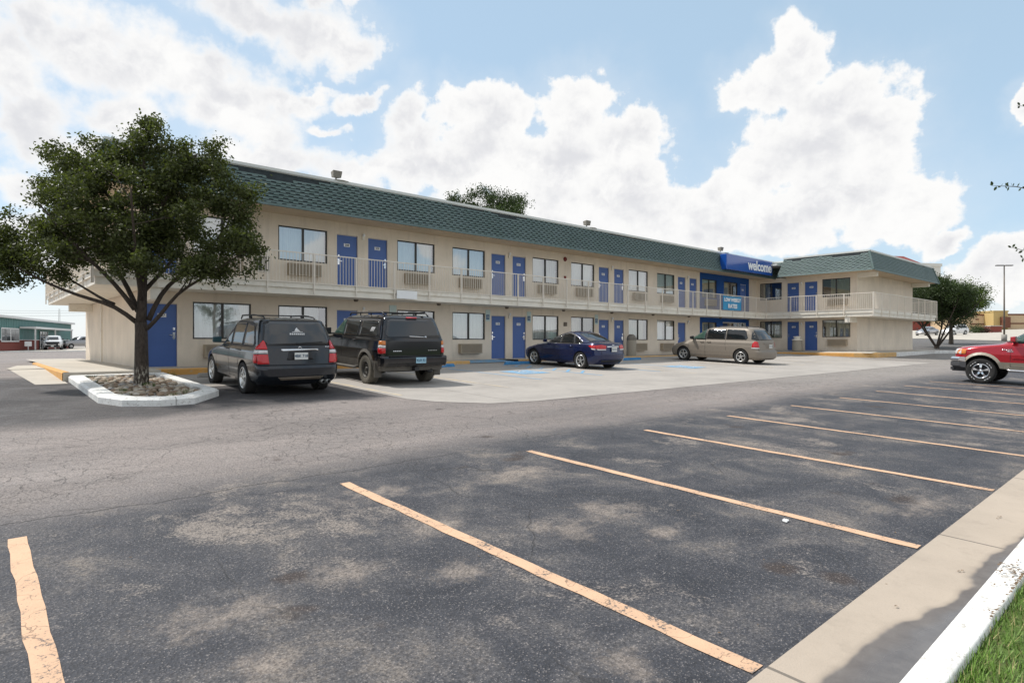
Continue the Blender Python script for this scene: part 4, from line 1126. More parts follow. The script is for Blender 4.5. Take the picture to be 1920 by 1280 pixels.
    def seam(s, lines, axes, mat, w=.008, off=.0025, name='seam'):
        mb = MB()
        for pts in lines:
            for (a, b), (c_, d) in zip(pts, pts[1:]):
                L_ = math.hypot(c_ - a, d - b) or 1; nx, ny = -(d - b) / L_ * w / 2, (c_ - a) / L_ * w / 2
                for ax_ in axes: s.skin([[(a - nx, b - ny), (c_ - nx, d - ny), (c_ + nx, d + ny), (a + nx, b + ny)]], ax_, off, mb, step=.10)
        return mb.build(name, mat, s.root)
def grow(poly, d):
    cx = sum(p[0] for p in poly) / len(poly); cy = sum(p[1] for p in poly) / len(poly)
    n = len(poly); out = []
    A = sum(poly[i - 1][0] * poly[i][1] - poly[i][0] * poly[i - 1][1] for i in range(n))
    sg = 1 if A > 0 else -1
    for i in range(n):
        a = Vector(poly[i - 1]); b = Vector(poly[i]); c_ = Vector(poly[(i + 1) % n]); d1 = (b - a).normalized(); d2 = (c_ - b).normalized()
        n1 = Vector((d1.y, -d1.x)) * sg; n2 = Vector((d2.y, -d2.x)) * sg; nn = (n1 + n2)
        nn = nn.normalized() if nn.length > 1e-6 else n1
        out.append(tuple(b + nn * d / max(.45, nn.dot(n1))))
    return out
def wheel_meshes(R, w, rr_, spokes, tyre, rim, sw=.05, letter=False, steel=False, dark=False):
    a = MB(); hw = w / 2
    prof = [(rr_ - .01, -hw * .75), (rr_ + .01, -hw * .9), (R - .05, -hw), (R - .018, -hw * .93), (R, -hw * .72), (R + .001, 0), (R, hw * .72), (R - .018, hw * .93), (R - .05, hw), (rr_ + .01, hw * .9), (rr_ - .01, hw * .75)]
    a.lathe(prof, (0, 0, 0), 'y', 40)
    for i in range(44):       # tread blocks
        an = 2 * pi * i / 44; c_, s_ = cos(an), sin(an)
        for yy in (-hw * .80, hw * .80):
            u = Vector((c_, 0, s_)); t_ = Vector((-s_, 0, c_)); p = u * (R - .006)
            q = [p + t_ * x_ + Vector((0, yy + y_, 0)) + u * z_ for x_ in (-.014, .014) for y_ in (-.022, .022) for z_ in (0, .009)]
            a.add([tuple(v) for v in q], [(0, 1, 3, 2), (4, 6, 7, 5), (0, 4, 5, 1), (2, 3, 7, 6), (1, 5, 7, 3)])
    T = a.mesh('tyre', [tyre])
    b = MB()
    # +y is the outer side
    b.lathe([(rr_ + .012, hw * .80), (rr_ + .016, hw * .90), (rr_ - .004, hw * .93), (rr_ - .022, hw * .82), (rr_ - .032, hw * .3), (rr_ - .03, -hw * .7)], (0, 0, 0), 'y', 36, 0)
    b.lathe([(rr_ - .03, -hw * .1), (.06, -hw * .1), (0, -hw * .1)], (0, 0, 0), 'y', 24, 1)
    if steel:
        b.lathe([(rr_ - .03, hw * .35), (rr_ - .07, hw * .60), (.10, hw * .55), (.085, hw * .3), (.0, hw * .3)], (0, 0, 0), 'y', 30, 0)
        for i in range(8):
            an = 2 * pi * i / 8; b.lathe([(0, hw * .61), (.022, hw * .61), (.022, hw * .5)], ((rr_ - .085) * cos(an), 0, (rr_ - .085) * sin(an)), 'y', 10, 1)
    b.lathe([(0, hw * .80), (.045, hw * .80), (.062, hw * .70), (.068, hw * .4)], (0, 0, 0), 'y', 20, 0)
    if not steel:
        for i in range(spokes):
            an = 2 * pi * i / spokes + pi / 2
            u = Vector((cos(an), 0, sin(an))); t_ = Vector((-sin(an), 0, cos(an)))
            secs = [(.045, sw * .85, hw * .76, .05), (rr_ * .5, sw * .75, hw * .84, .045), (rr_ - .02, sw * 1.25, hw * .80, .04)]
            V = []
            for rad, ww, y_, th_ in secs:
                for sx, sy in ((-1, -1), (1, -1), (.75, 0), (-.75, 0)): V.append(tuple(u * rad + t_ * ww / 2 * sx + Vector((0, y_ + (sy * th_), 0))))
            F = []
            for k in range(2):
                for j in range(4): F.append((k * 4 + j, k * 4 + (j + 1) % 4, k * 4 + 4 + (j + 1) % 4, k * 4 + 4 + j))
            b.add(V, F, 0)
        for i in range(5):
            an = 2 * pi * i / 5; b.lathe([(0, hw * .76), (.012, hw * .76), (.012, hw * .6)], (.055 * cos(an + .3), 0, .055 * sin(an + .3)), 'y', 6, 1)
    RM = b.mesh('rim', [rim, M['black']])
    if letter:
        c_ = MB()
        for a0 in (.5, 2.1, 3.7, 5.2):
            for i in range(9):
                if i % 3 == 2: continue
                an = a0 + i * .085; r0, r1 = R - .108, R - .090
                c_.add([(r0 * cos(an), hw + .002, r0 * sin(an)), (r1 * cos(an), hw + .002, r1 * sin(an)), (r1 * cos(an + .06), hw + .002, r1 * sin(an + .06)), (r0 * cos(an + .06), hw + .002, r0 * sin(an + .06))], [(0, 1, 2, 3)])
        return T, RM, c_.mesh('tyre_lettering', [M['signwhite']])
    return T, RM, None
def put_wheels(root, S, meshes, track, steer=0):
    T, RM, LT = meshes
    for i, ax_ in enumerate(S['axles']):
        for sd in (1, -1):
            hubn = bpy.data.objects.new('wheel', None); COL.objects.link(hubn); hubn.parent = root; hubn.empty_display_size = .1
            hubn.location = (ax_, sd * track / 2, S['R']); hubn.rotation_euler = (0, 0, (0 if sd > 0 else pi) + (steer if i == 0 else 0))
            link('tyre', T, hubn); link('rim', RM, hubn)
            if LT: link('tyre_lettering', LT, hubn)
def mirror(root, x, y, z, mat, s=1, sd=1):
    a = MB()
    a.add([(-.05, 0, -.075), (.09, 0, -.06), (.09, 0, .06), (-.05, 0, .085), (-.05, .21, -.07), (.05, .20, -.055), (.05, .20, .055), (-.05, .21, .075)], [(0, 3, 2, 1), (4, 5, 6, 7), (0, 1, 5, 4), (1, 2, 6, 5), (2, 3, 7, 6), (3, 0, 4, 7)], 0)
    a.box(-.02, .05, -.10, .01, -.07, -.035, 1)
    me = a.mesh('mirror', [mat, M['black']])
    bm = bmesh.new(); bm.from_mesh(me); bmesh.ops.recalc_face_normals(bm, faces=bm.faces); bm.to_mesh(me); bm.free()
    for sgn in (1, -1):
        o = link('mirror', me, root, (x, y * sgn, z)); o.scale = (s, s * sgn, s)
        md = o.modifiers.new('b', 'BEVEL'); md.width = .03; md.segments = 3
def plate(root, x, y, z, mat, txt='', tilt=0, w=.305, h=.155, face=-1):
    a = MB(); a.box(-.006, .0, -w / 2, w / 2, -h / 2, h / 2, 0)
    if txt:
        vs, fs = text_geo(txt, .085, .002, depth=.001)
        a.add([(-.0085, -vx if face < 0 else vx, vy) for vx, vy, vz in vs], fs, 1)
    o = link('licence_plate', a.mesh('licence_plate', [mat, M['iconblue']]), root, (x, y, z)); o.rotation_euler = (0, tilt, 0)
def hbox(root, name, x0, x1, y0, y1, z0, z1, mat, bev=.01):
    a = MB(); a.box(x0, x1, y0, y1, z0, z1); return a.build(name, mat, root, bevel=bev)
def handles(car, pts, mat):
    for x, z in pts:
        for ax_, sg in (('L', 1), ('R', -1)):
            h = car.hit((x, z), ax_)
            if not h: continue
            a = MB(); y = h[0].y
            a.tube([(x - .10, y - .005 * sg, z), (x - .085, y + .03 * sg, z), (x + .085, y + .03 * sg, z + .003), (x + .10, y - .005 * sg, z)], [.012, .014, .014, .012], 8)
            a.build('door_handle', mat, car.root)
def underbody(root, L, W, z0=.22, z1=.40):
    hbox(root, 'underbody', -L / 2 + .35, L / 2 - .35, -W / 2 + .34, W / 2 - .34, z0, z1, M['underbody'], 0)
def place(root, x, y, head):
    """stand the vehicle on the sloping lot"""
    h = radians(head); root.location = (x, y, gz(x, y))
    nrm = Vector((-(gz(x + .5, y) - gz(x - .5, y)), -(gz(x, y + .5) - gz(x, y - .5)), 1)).normalized()
    fwd = Vector((cos(h), sin(h), 0)); fwd = (fwd - nrm * fwd.dot(nrm)).normalized(); left = nrm.cross(fwd)
    root.rotation_euler = Matrix((fwd, left, nrm)).transposed().to_euler()

# --- crossover, dark blue-grey
P_mdx = carpaint('slate_paint', (.011, .015, .022), .35, .22, .05)
S = dict(L=4.79, W=1.93, R=.36, axles=[1.40, -1.30], z0=.25, z1=1.745, paint=P_mdx, nose=.10, nosex=1.1, tail=.05, tailx=1.3, bowr=.07, bowf=.16,
    xf=[(.25, 2.30), (.40, 2.38), (.62, 2.395), (.78, 2.34), (.86, 2.22), (.93, 1.95), (1.00, 1.50), (1.05, 1.15), (1.10, .98), (1.40, .50), (1.60, .18), (1.68, .0), (1.725, -.30), (1.745, -.7)],
    xr=[(.25, -2.20), (.36, -2.33), (.45, -2.39), (.62, -2.395), (.68, -2.36), (.70, -2.30), (1.08, -2.25), (1.14, -2.22), (1.40, -2.10), (1.64, -1.95), (1.68, -1.93), (1.70, -1.85), (1.725, -1.70), (1.745, -1.4)],
    hw=[(.25, .86), (.33, .925), (.55, .955), (.80, .965), (.98, .945), (1.06, .905), (1.12, .875), (1.40, .815), (1.60, .76), (1.67, .725), (1.71, .66), (1.735, .48), (1.745, .26)],
    cf=[(.25, .45), (.7, .50), (.86, .75), (1.0, .9), (1.1, .55), (1.6, .4), (1.745, .4)], cfy=[(0, .42), (.75, .45), (.95, .75), (1.1, .45), (1.745, .25)],
    cr=[(.25, .22), (.68, .22), (.8, .16), (1.7, .20)], cry=[(0, .30), (.7, .22), (1.2, .20), (1.7, .25)])
root = thing('parked_car', 'dark blue-grey crossover parked nose-in nearest the big tree, white sticker on its rear window', 'car', group='cars parked in front of the motel')
c = Car(S, root); underbody(root, 4.79, 1.93)
side = [(.88, 1.09), (.42, 1.46), (.10, 1.60), (-.35, 1.64), (-1.30, 1.62), (-1.62, 1.56), (-1.88, 1.16), (-1.84, 1.11), (-.5, 1.08)]
c.panel('window_trim', [grow(side, .025)], 'LR', M['black'], .003)
c.panel('side_window', [[(.84, 1.10), (.40, 1.45), (.12, 1.585), (-.14, 1.61), (-.14, 1.09)], [(-.21, 1.09), (-.21, 1.615), (-1.02, 1.615), (-1.02, 1.10)], [(-1.09, 1.10), (-1.09, 1.61), (-1.58, 1.545), (-1.84, 1.15), (-1.80, 1.12)]], 'LR', M['cglass'], .007, split=True)
rw = [(-.72, 1.15), (.72, 1.15), (.74, 1.25), (.665, 1.60), (.58, 1.645), (-.58, 1.645), (-.665, 1.60), (-.74, 1.25)]
c.panel('window_trim', [grow(rw, .03)], 'B', M['black'], .003)
c.panel('rear_window', [rw], 'B', M['cglassgrey'], .008)
c.panel('windscreen', [[(-.66, 1.14), (.66, 1.14), (.54, 1.60), (-.54, 1.60)]], 'F', M['cglass'], .006)
for sg in (1, -1):
    a = MB(); ax_ = 'L' if sg > 0 else 'R'
    red = [(sg * .68, .72), (sg * .70, .93), (sg * .90, .93), (sg * .90, .72)]; wh = [(sg * .70, .945), (sg * .71, 1.02), (sg * .88, 1.02), (sg * .89, .945)]; up = [(sg * .71, 1.035), (sg * .735, 1.20), (sg * .76, 1.24), (sg * .83, 1.15), (sg * .87, 1.035)]
    a = c.skin([red, up], 'B', .02, step=.04); c.skin([wh], 'B', .022, a, 1, step=.04)
    c.skin([[(-2.15, .74), (-2.03, .74), (-1.99, .93), (-2.15, .93)], [(-2.13, 1.035), (-1.99, 1.035), (-2.02, 1.10), (-2.11, 1.17)]], ax_, .015, a, 0, step=.04)
    c.skin([[(-2.14, .945), (-1.99, .945), (-1.99, 1.02), (-2.14, 1.02)]], ax_, .016, a, 1, step=.04)
    a.build('tail_light', [M['redlens'], M['whitelens']], root)
c.seam([[(-.78, .70), (-.78, 1.10)], [(.78, .70), (.78, 1.10)], [(-.78, .70), (.78, .70)]], 'B', M['black'], .012, name='tailgate_seam')
c.seam([[(.95, .35), (.93, .75), (.80, 1.06)], [(-.17, .35), (-.17, 1.08)], [(-1.06, 1.09), (-1.02, .85), (-.92, .70), (-.88, .42)], [(.9, .36), (-.85, .36)]], 'LR', M['black'], .008, name='door_seam')
c.panel('garnish', [[(-.42, 1.005), (.42, 1.005), (.42, 1.045), (-.42, 1.045)]], 'B', M['chrome'], .025, step=.05)
c.panel('plate_recess', [[(-.30, .80), (.30, .80), (.25, .98), (-.25, .98)]], 'B', M['black'], .004)
plate(root, -2.345, 0, .89, M['licence'], '4BK 718')
c.panel('badge', [[(-.05, 1.065), (.0, 1.11), (.05, 1.065), (.03, 1.065), (0, 1.09), (-.03, 1.065)]], 'B', M['chrome'], .012)
c.panel('lettering', [[(-.74 + i * .035, 1.075), (-.715 + i * .035, 1.075), (-.715 + i * .035, 1.10), (-.74 + i * .035, 1.10)] for i in range(4)], 'B', M['chrome'], .008)
c.panel('bumper_insert', [[(-.45, .36), (.45, .36), (.52, .43), (-.52, .43)]], 'B', M['grille'], .006)
# sticker: a peaked mark over a bar of small letters
c.panel('window_sticker', [[(-.07, 1.43), (.07, 1.43), (.03, 1.49), (.0, 1.52), (-.03, 1.48)], [(-.12, 1.415), (.12, 1.415), (.12, 1.425), (-.12, 1.425)]] + [[(-.155 + i * .044, 1.355), (-.155 + i * .044 + .03, 1.355), (-.155 + i * .044 + .03, 1.395), (-.155 + i * .044, 1.395)] for i in range(8)], 'B', M['sticker'], .012)
a = MB(); h1 = c.hit((.05, 1.17), 'B')[0]; a.tube([(h1.x - .02, .05, 1.165), (c.hit((-.3, 1.19), 'B')[0].x - .02, -.3, 1.185), (c.hit((-.55, 1.2), 'B')[0].x - .02, -.55, 1.20)], .012); a.lathe([(0, -.03), (.03, -.02), (.03, .03)], (h1.x, .05, 1.16), 'x', 10); a.build('rear_wiper', M['black'], root)
for sg in (1, -1):
    a = MB(); y = .60 * sg; a.tube([(.05, y, 1.70), (-.05, y, 1.785), (-.9, y * .98, 1.80), (-1.55, y * .97, 1.76), (-1.68, y * .97, 1.70)], [.016, .018, .018, .018, .016]); a.tube([(-.75, y, 1.71), (-.72, y, 1.79)], .02); a.build('roof_rail', M['black'], root)
a = MB(); a.tube([(-.45, -.60, 1.79), (-.45, .60, 1.79)], .012); a.tube([(-1.25, -.60, 1.79), (-1.25, .60, 1.79)], .012); a.build('roof_crossbar', M['black'], root)
mirror(root, .80, .87, 1.16, pmat('teal_mirror', (.02, .07, .085), .3, var=.05), 1.0)
handles(c, [(-.02, .98), (-.93, .99)], P_mdx)
for y in (-.62, -.50): 
    a = MB(); a.lathe([(.042, 0), (.045, .0), (.045, .2), (.038, .2), (.038, .01)], (-2.42, y, .30), 'x', 14); a.build('exhaust_pipe', M['steel'], root)
put_wheels(root, S, wheel_meshes(.36, .235, .235, 5, M['tyre'], M['alloy'], .075), 1.70)
place(root, 5.68, 15.78, 88.2)

# --- big black truck-based wagon
P_bk = carpaint('black_paint', (.004, .005, .009), .1, .10, .03, dirt=(.12, .105, .085), dz=(.35, .95), damt=.75)
P_clad = pmat('dirty_cladding', (.10, .092, .08), .7, var=.25, scale=4)
S = dict(L=5.05, W=2.0, R=.40, axles=[1.50, -1.45], z0=.40, z1=1.885, paint=P_bk, lower=P_clad, lowz=.66, nose=.06, nosex=1.4, tail=.03, tailx=1.6, bowr=.03, bowf=.08, gap=.075,
    xf=[(.40, 2.48), (.70, 2.525), (.78, 2.44), (1.08, 2.42), (1.15, 2.30), (1.22, 1.9), (1.25, 1.45), (1.27, 1.25), (1.75, .62), (1.84, .42), (1.87, .2), (1.885, -.1)],
    xr=[(.40, -2.38), (.66, -2.40), (1.20, -2.39), (1.28, -2.375), (1.70, -2.24), (1.80, -2.20), (1.84, -2.14), (1.87, -1.95), (1.885, -1.6)],
    hw=[(.40, .93), (.66, .985), (.66001, .985), (.95, 1.0), (1.20, .965), (1.28, .93), (1.60, .845), (1.76, .79), (1.82, .74), (1.865, .60), (1.885, .35)],
    cf=[(.4, .3), (1.1, .3), (1.2, .5), (1.3, .25), (1.9, .3)], cfy=[(0, .28), (1.1, .3), (1.2, .5), (1.3, .3), (1.9, .25)],
    cr=[(.4, .10), (1.9, .14)], cry=[(0, .10), (1.2, .12), (1.8, .16)])
root = thing('parked_car', 'large black truck-based wagon with dusty lower sides and roof rack, second from the big tree', 'car', group='cars parked in front of the motel')
c = Car(S, root); underbody(root, 5.05, 2.0, .36, .55)
c.panel('window_trim', [grow([(1.08, 1.29), (.60, 1.70), (.42, 1.74), (-1.95, 1.73), (-2.12, 1.34), (-2.08, 1.29)], .02)], 'LR', M['black'], .003)
c.panel('side_window', [[(1.0, 1.30), (.58, 1.68), (.42, 1.72), (.22, 1.72), (.22, 1.30)]], 'LR', M['cglassclear'], .007, split=True)
c.panel('side_window', [[(.14, 1.30), (.14, 1.72), (-.82, 1.72), (-.82, 1.30)], [(-.92, 1.30), (-.92, 1.72), (-1.90, 1.71), (-2.08, 1.34), (-2.05, 1.30)]], 'LR', M['cglass'], .007, split=True)
rw = [(-.78, 1.30), (.78, 1.30), (.80, 1.36), (.70, 1.72), (.62, 1.76), (-.62, 1.76), (-.70, 1.72), (-.80, 1.36)]
c.panel('rear_window', [rw], 'B', M['cglassgrey'], .008)
c.panel('windscreen', [[(-.74, 1.31), (.74, 1.31), (.62, 1.74), (-.62, 1.74)]], 'F', M['cglass'], .006)
for sg in (1, -1):
    ax_ = 'L' if sg > 0 else 'R'
    a = c.skin([[(sg * .84, .86), (sg * .84, 1.0), (sg * .955, 1.0), (sg * .955, .86)]], 'B', .02, step=.04)
    c.skin([[(sg * .84, 1.01), (sg * .84, 1.075), (sg * .95, 1.075), (sg * .955, 1.01)]], 'B', .02, a, 1, step=.04)
    c.skin([[(sg * .84, 1.085), (sg * .84, 1.19), (sg * .93, 1.19), (sg * .95, 1.085)]], 'B', .02, a, 2, step=.04)
    c.skin([[(-2.335, .86), (-2.25, .86), (-2.25, 1.0), (-2.335, 1.0)]], ax_, .012, a, 0, step=.04); c.skin([[(-2.335, 1.01), (-2.25, 1.01), (-2.25, 1.075), (-2.335, 1.075)]], ax_, .012, a, 1, step=.04); c.skin([[(-2.335, 1.085), (-2.25, 1.085), (-2.25, 1.19), (-2.325, 1.19)]], ax_, .012, a, 2, step=.04)
    a.build('tail_light', [M['redlens'], M['whitelens'], M['orangelens']], root)
    # flared arches of dusty plastic
    for ax2 in S['axles']:
        f = MB(); ring = []
        for i in range(15):
            an = -.12 + (pi + .24) * i / 14
            for rad, oo in ((.475, .03), (.56, .0)):
                x_, z_ = ax2 + rad * cos(an), .40 + rad * sin(an); z_ = max(z_, .41)
                h = c.hit((x_, max(z_, .45)), ax_); y_ = h[0].y if h else sg * .98
                ring.append((x_, y_ + sg * oo, z_))
        for i in range(14):
            p = i * 2; f.add([ring[p], ring[p + 1], ring[p + 3], ring[p + 2]], [(0, 1, 2, 3)], 0, True)
            q = [(ring[p][0], ring[p][1] - sg * .07, ring[p][2]), (ring[p + 2][0], ring[p + 2][1] - sg * .07, ring[p + 2][2])]; f.add([ring[p], ring[p + 2], q[1], q[0]], [(0, 1, 2, 3)])
        f.build('wheel_arch_flare', P_clad, root)
c.seam([[(-.83, .80), (-.83, 1.74)], [(.83, .80), (.83, 1.74)], [(-.83, .80), (.83, .80)], [(-.8, 1.275), (.8, 1.275)]], 'B', M['ink'], .012, name='tailgate_seam')
c.seam([[(1.15, .5), (1.15, 1.0), (1.08, 1.28)], [(.18, .5), (.18, 1.28)], [(-.86, 1.28), (-.86, 1.0), (-.93, .85)]], 'LR', M['ink'], .009, name='door_seam')
a = MB(); V = []
prof = [(-2.36, .80), (-2.50, .79), (-2.53, .74), (-2.525, .62), (-2.48, .52), (-2.36, .50)]
for yy, k in ((-1.0, .10), (-.93, 0), (0, -.02), (.93, 0), (1.0, .10)):
    V += [(x + k, yy, z) for x, z in prof]
F = [(i * 6 + j, i * 6 + j + 1, i * 6 + 7 + j, i * 6 + 6 + j) for i in range(4) for j in range(5)] + [tuple(range(6)), tuple(range(24, 30))]
a.add(V, F); a.box(-2.545, -2.50, -.80, .80, .785, .805, 1); o = a.build('rear_bumper', [P_bk, M['black']], root, bevel=.02)
plate(root, -2.556, -.12, .68, M['licenceblue'], 'KLR 52', w=.305)
c.panel('lettering', [[(.62 - i * .05, .90), (.585 - i * .05, .90), (.585 - i * .05, .935), (.62 - i * .05, .935)] for i in range(5)], 'B', M['chrome'], .01)
c.panel('lettering', [[(-.42 - i * .05, .92), (-.455 - i * .05, .92), (-.455 - i * .05, .945), (-.42 - i * .05, .945)] for i in range(6)], 'B', M['steel'], .008)
c.panel('window_decal', [[(-1.60 - i * .08, 1.42), (-1.56 - i * .08, 1.42), (-1.63 - i * .08, 1.54), (-1.67 - i * .08, 1.54)] for i in range(3)], 'L', M['sticker'], .012)
c.panel('brake_light', [[(-.16, 1.79), (.16, 1.79), (.16, 1.815), (-.16, 1.815)]], 'B', M['redlens'], .03, step=.04)
a = MB(); a.tube([(c.hit((-.35, 1.30), 'B')[0].x - .025, -.35, 1.29), (c.hit((.1, 1.33), 'B')[0].x - .025, .15, 1.31)], .012); a.lathe([(0, -.03), (.03, -.02), (.03, .03)], (c.hit((-.35, 1.29), 'B')[0].x, -.35, 1.29), 'x', 10); a.build('rear_wiper', M['chrome'], root)
for sg in (1, -1):
    y = .66 * sg; a = MB(); a.tube([(.35, y, 1.86), (.25, y, 1.935), (-1.8, y, 1.945), (-1.95, y, 1.85)], [.02, .022, .022, .02]); 
    for x_ in (-.4, -1.1): a.tube([(x_, y, 1.86), (x_, y, 1.94)], .02)
    a.build('roof_rail', M['black'], root)
a = MB(); 
for x_ in (-.3, -1.2, -1.75): a.box(x_ - .03, x_ + .03, -.66, .66, 1.935, 1.955)
a.build('roof_crossbar', M['black'], root)
a = MB(); a.tube([(-2.1, -.45, 1.955), (-1.6, -.45, 1.955), (-1.2, -.45, 1.955)], .035); a.build('rack_bar', M['black'], root)
for sg in (1, -1):
    a = MB(); a.tube([(1.0, sg * .98, .45), (.9, sg * 1.03, .42), (-.85, sg * 1.03, .42), (-.95, sg * .98, .45)], .04); a.build('side_step', P_clad, root)
    a = MB(); a.box(-2.08, -2.05, sg * .80 if sg > 0 else -1.0, 1.0 if sg > 0 else -.80, .22, .60); a.build('mud_flap', P_clad, root)
a = MB(); a.box(-2.55, -2.2, -.06, .06, .40, .50); a.tube([(-2.2, -.45, .42), (-2.3, -.5, .36), (-2.4, -.55, .38)], .05); a.build('tow_hitch', M['black'], root)
a = MB(); a.tube([(-1.9, .45, .40), (-1.9, -.45, .40)], .06); a.lathe([(0, -.12), (.11, -.09), (.13, 0), (.11, .09), (0, .12)], (-1.45, .0, .42), 'x', 12); a.tube([(-1.45, -.7, .40), (-1.45, .7, .40)], .045); a.build('rear_axle', M['underbody'], root)
mirror(root, 1.05, .98, 1.38, M['black'], 1.35)
handles(c, [(.32, 1.18), (-.72, 1.18)], M['black'])
put_wheels(root, S, wheel_meshes(.40, .26, .225, 8, M['tyredusty'], pmat('dull_steel_rim', (.06, .058, .052), .6, .3), steel=True), 1.72)
place(root, 9.12, 16.4, 86)

# --- compact blue sedan
P_bl = carpaint('dark_blue_paint', (.005, .012, .062), .3, .2, .05)
S = dict(L=4.60, W=1.79, R=.325, axles=[1.36, -1.325], z0=.20, z1=1.455, paint=P_bl, nose=.13, nosex=.9, tail=.07, tailx=1.0, bowr=.14, bowf=.22, gap=.05,
    xf=[(.20, 2.12), (.35, 2.27), (.55, 2.30), (.66, 2.24), (.74, 2.08), (.82, 1.80), (.89, 1.40), (.94, 1.05), (.97, .90), (1.20, .42), (1.36, .02), (1.42, -.18), (1.445, -.42), (1.455, -.6)],
    xr=[(.20, -2.10), (.30, -2.20), (.42, -2.29), (.58, -2.30), (.62, -2.27), (.75, -2.25), (.96, -2.22), (1.005, -2.20), (1.02, -2.12), (1.04, -1.80), (1.06, -1.66), (1.20, -1.38), (1.34, -1.05), (1.41, -.86), (1.445, -.72), (1.455, -.64)],
    hw=[(.20, .80), (.30, .865), (.50, .89), (.72, .895), (.88, .875), (.95, .84), (1.00, .80), (1.20, .715), (1.34, .64), (1.40, .58), (1.44, .42), (1.455, .2)],
    cf=[(.2, .45), (.65, .55), (.78, .9), (.95, .75), (1.0, .5), (1.4, .4)], cfy=[(0, .45), (.7, .55), (.85, .75), (.98, .45), (1.45, .25)],
    cr=[(.2, .28), (.6, .30), (.9, .34), (1.02, .30), (1.1, .28), (1.45, .2)], cry=[(0, .34), (.9, .30), (1.03, .3), (1.2, .28), (1.45, .25)])
root = thing('parked_car', 'dark blue compact sedan with silver five spoke wheels and a chrome strip on its trunk', 'car', group='cars parked in front of the motel')
c = Car(S, root); underbody(root, 4.60, 1.79, .20, .34)
tr = [(.72, .99), (.36, 1.21), (.02, 1.345), (-.30, 1.375), (-.70, 1.35), (-1.05, 1.24), (-1.38, 1.03), (-1.30, .985), (0, .965)]
c.panel('window_trim', [grow(tr, .018)], 'LR', M['black'], .003)
c.panel('side_window', [[(.68, .995), (.35, 1.20), (.02, 1.335), (-.14, 1.355), (-.14, .975)], [(-.20, .975), (-.20, 1.36), (-.62, 1.345), (-.80, 1.30), (-.93, .985)], [(-.99, .985), (-.87, 1.28), (-1.05, 1.225), (-1.33, 1.03), (-1.28, .99)]], 'LR', M['cglass'], .006, split=True)
c.seam([[(.70, .972), (0, .95), (-1.32, .968)]], 'LR', M['chrome'], .018, .008, name='chrome_strip')
c.panel('rear_window', [[(-1.58, -.60), (-1.60, 0), (-1.58, .60), (-1.05, .56), (-.95, .50), (-.95, -.50), (-1.05, -.56)]], 'T', M['cglass'], .005)
c.panel('windscreen', [[(-.62, 1.0), (.62, 1.0), (.52, 1.36), (-.52, 1.36)]], 'F', M['cglass'], .005)
for sg in (1, -1):
    ax_ = 'L' if sg > 0 else 'R'
    a = c.skin([[(sg * .40, .80), (sg * .37, .93), (sg * .60, .955), (sg * .76, .93), (sg * .78, .80)]], 'B', .014, step=.04)
    c.skin([[(sg * .40, .755), (sg * .40, .795), (sg * .77, .795), (sg * .74, .755)]], 'B', .015, a, 1, step=.04)
    c.skin([[(-2.04, .80), (-1.85, .84), (-1.72, .91), (-1.85, .935), (-2.04, .93)]], ax_, .012, a, 0, step=.04); c.skin([[(-2.04, .755), (-1.92, .775), (-1.88, .82), (-2.04, .797)]], ax_, .013, a, 1, step=.04)
    a.build('tail_light', [M['redlens'], M['whitelens']], root)
c.panel('garnish', [[(-.34, .865), (.34, .865), (.34, .905), (-.34, .905)]], 'B', M['chrome'], .02, step=.05)
c.panel('badge', [[(-.07, .935), (-.02, .935), (-.02, .925), (.02, .925), (.02, .935), (.07, .935), (.07, .955), (.02, .955), (.02, .965), (-.02, .965), (-.02, .955), (-.07, .955)]], 'B', M['chrome'], .012, step=.05)
plate(root, -2.29, 0, .775, M['licence'], 'CN4 811')
c.seam([[(-.62, .60), (-.60, .95)], [(.62, .60), (.60, .95)], [(-.62, .60), (.62, .60)]], 'B', M['ink'], .01, name='trunk_seam')
c.panel('bumper_insert', [[(-.55, .30), (.55, .30), (.62, .37), (-.62, .37)]], 'B', M['black'], .006)
c.seam([[(.80, .35), (.82, .70), (.70, .95)], [(-.17, .30), (-.17, .96)], [(-.98, .97), (-.90, .75), (-.78, .55)], [(.78, .27), (-.85, .27)]], 'LR', M['ink'], .008, name='door_seam')
mirror(root, .62, .84, 1.03, P_bl, .85)
handles(c, [(-.02, .86), (-.80, .87)], P_bl)
a = MB(); a.tube([(-.95, 0, 1.42), (-1.05, 0, 1.52)], .008); a.build('antenna', M['black'], root)
put_wheels(root, S, wheel_meshes(.325, .215, .215, 5, M['tyre'], M['alloy'], .085), 1.55)
place(root, 18.55, 17.15, 88)

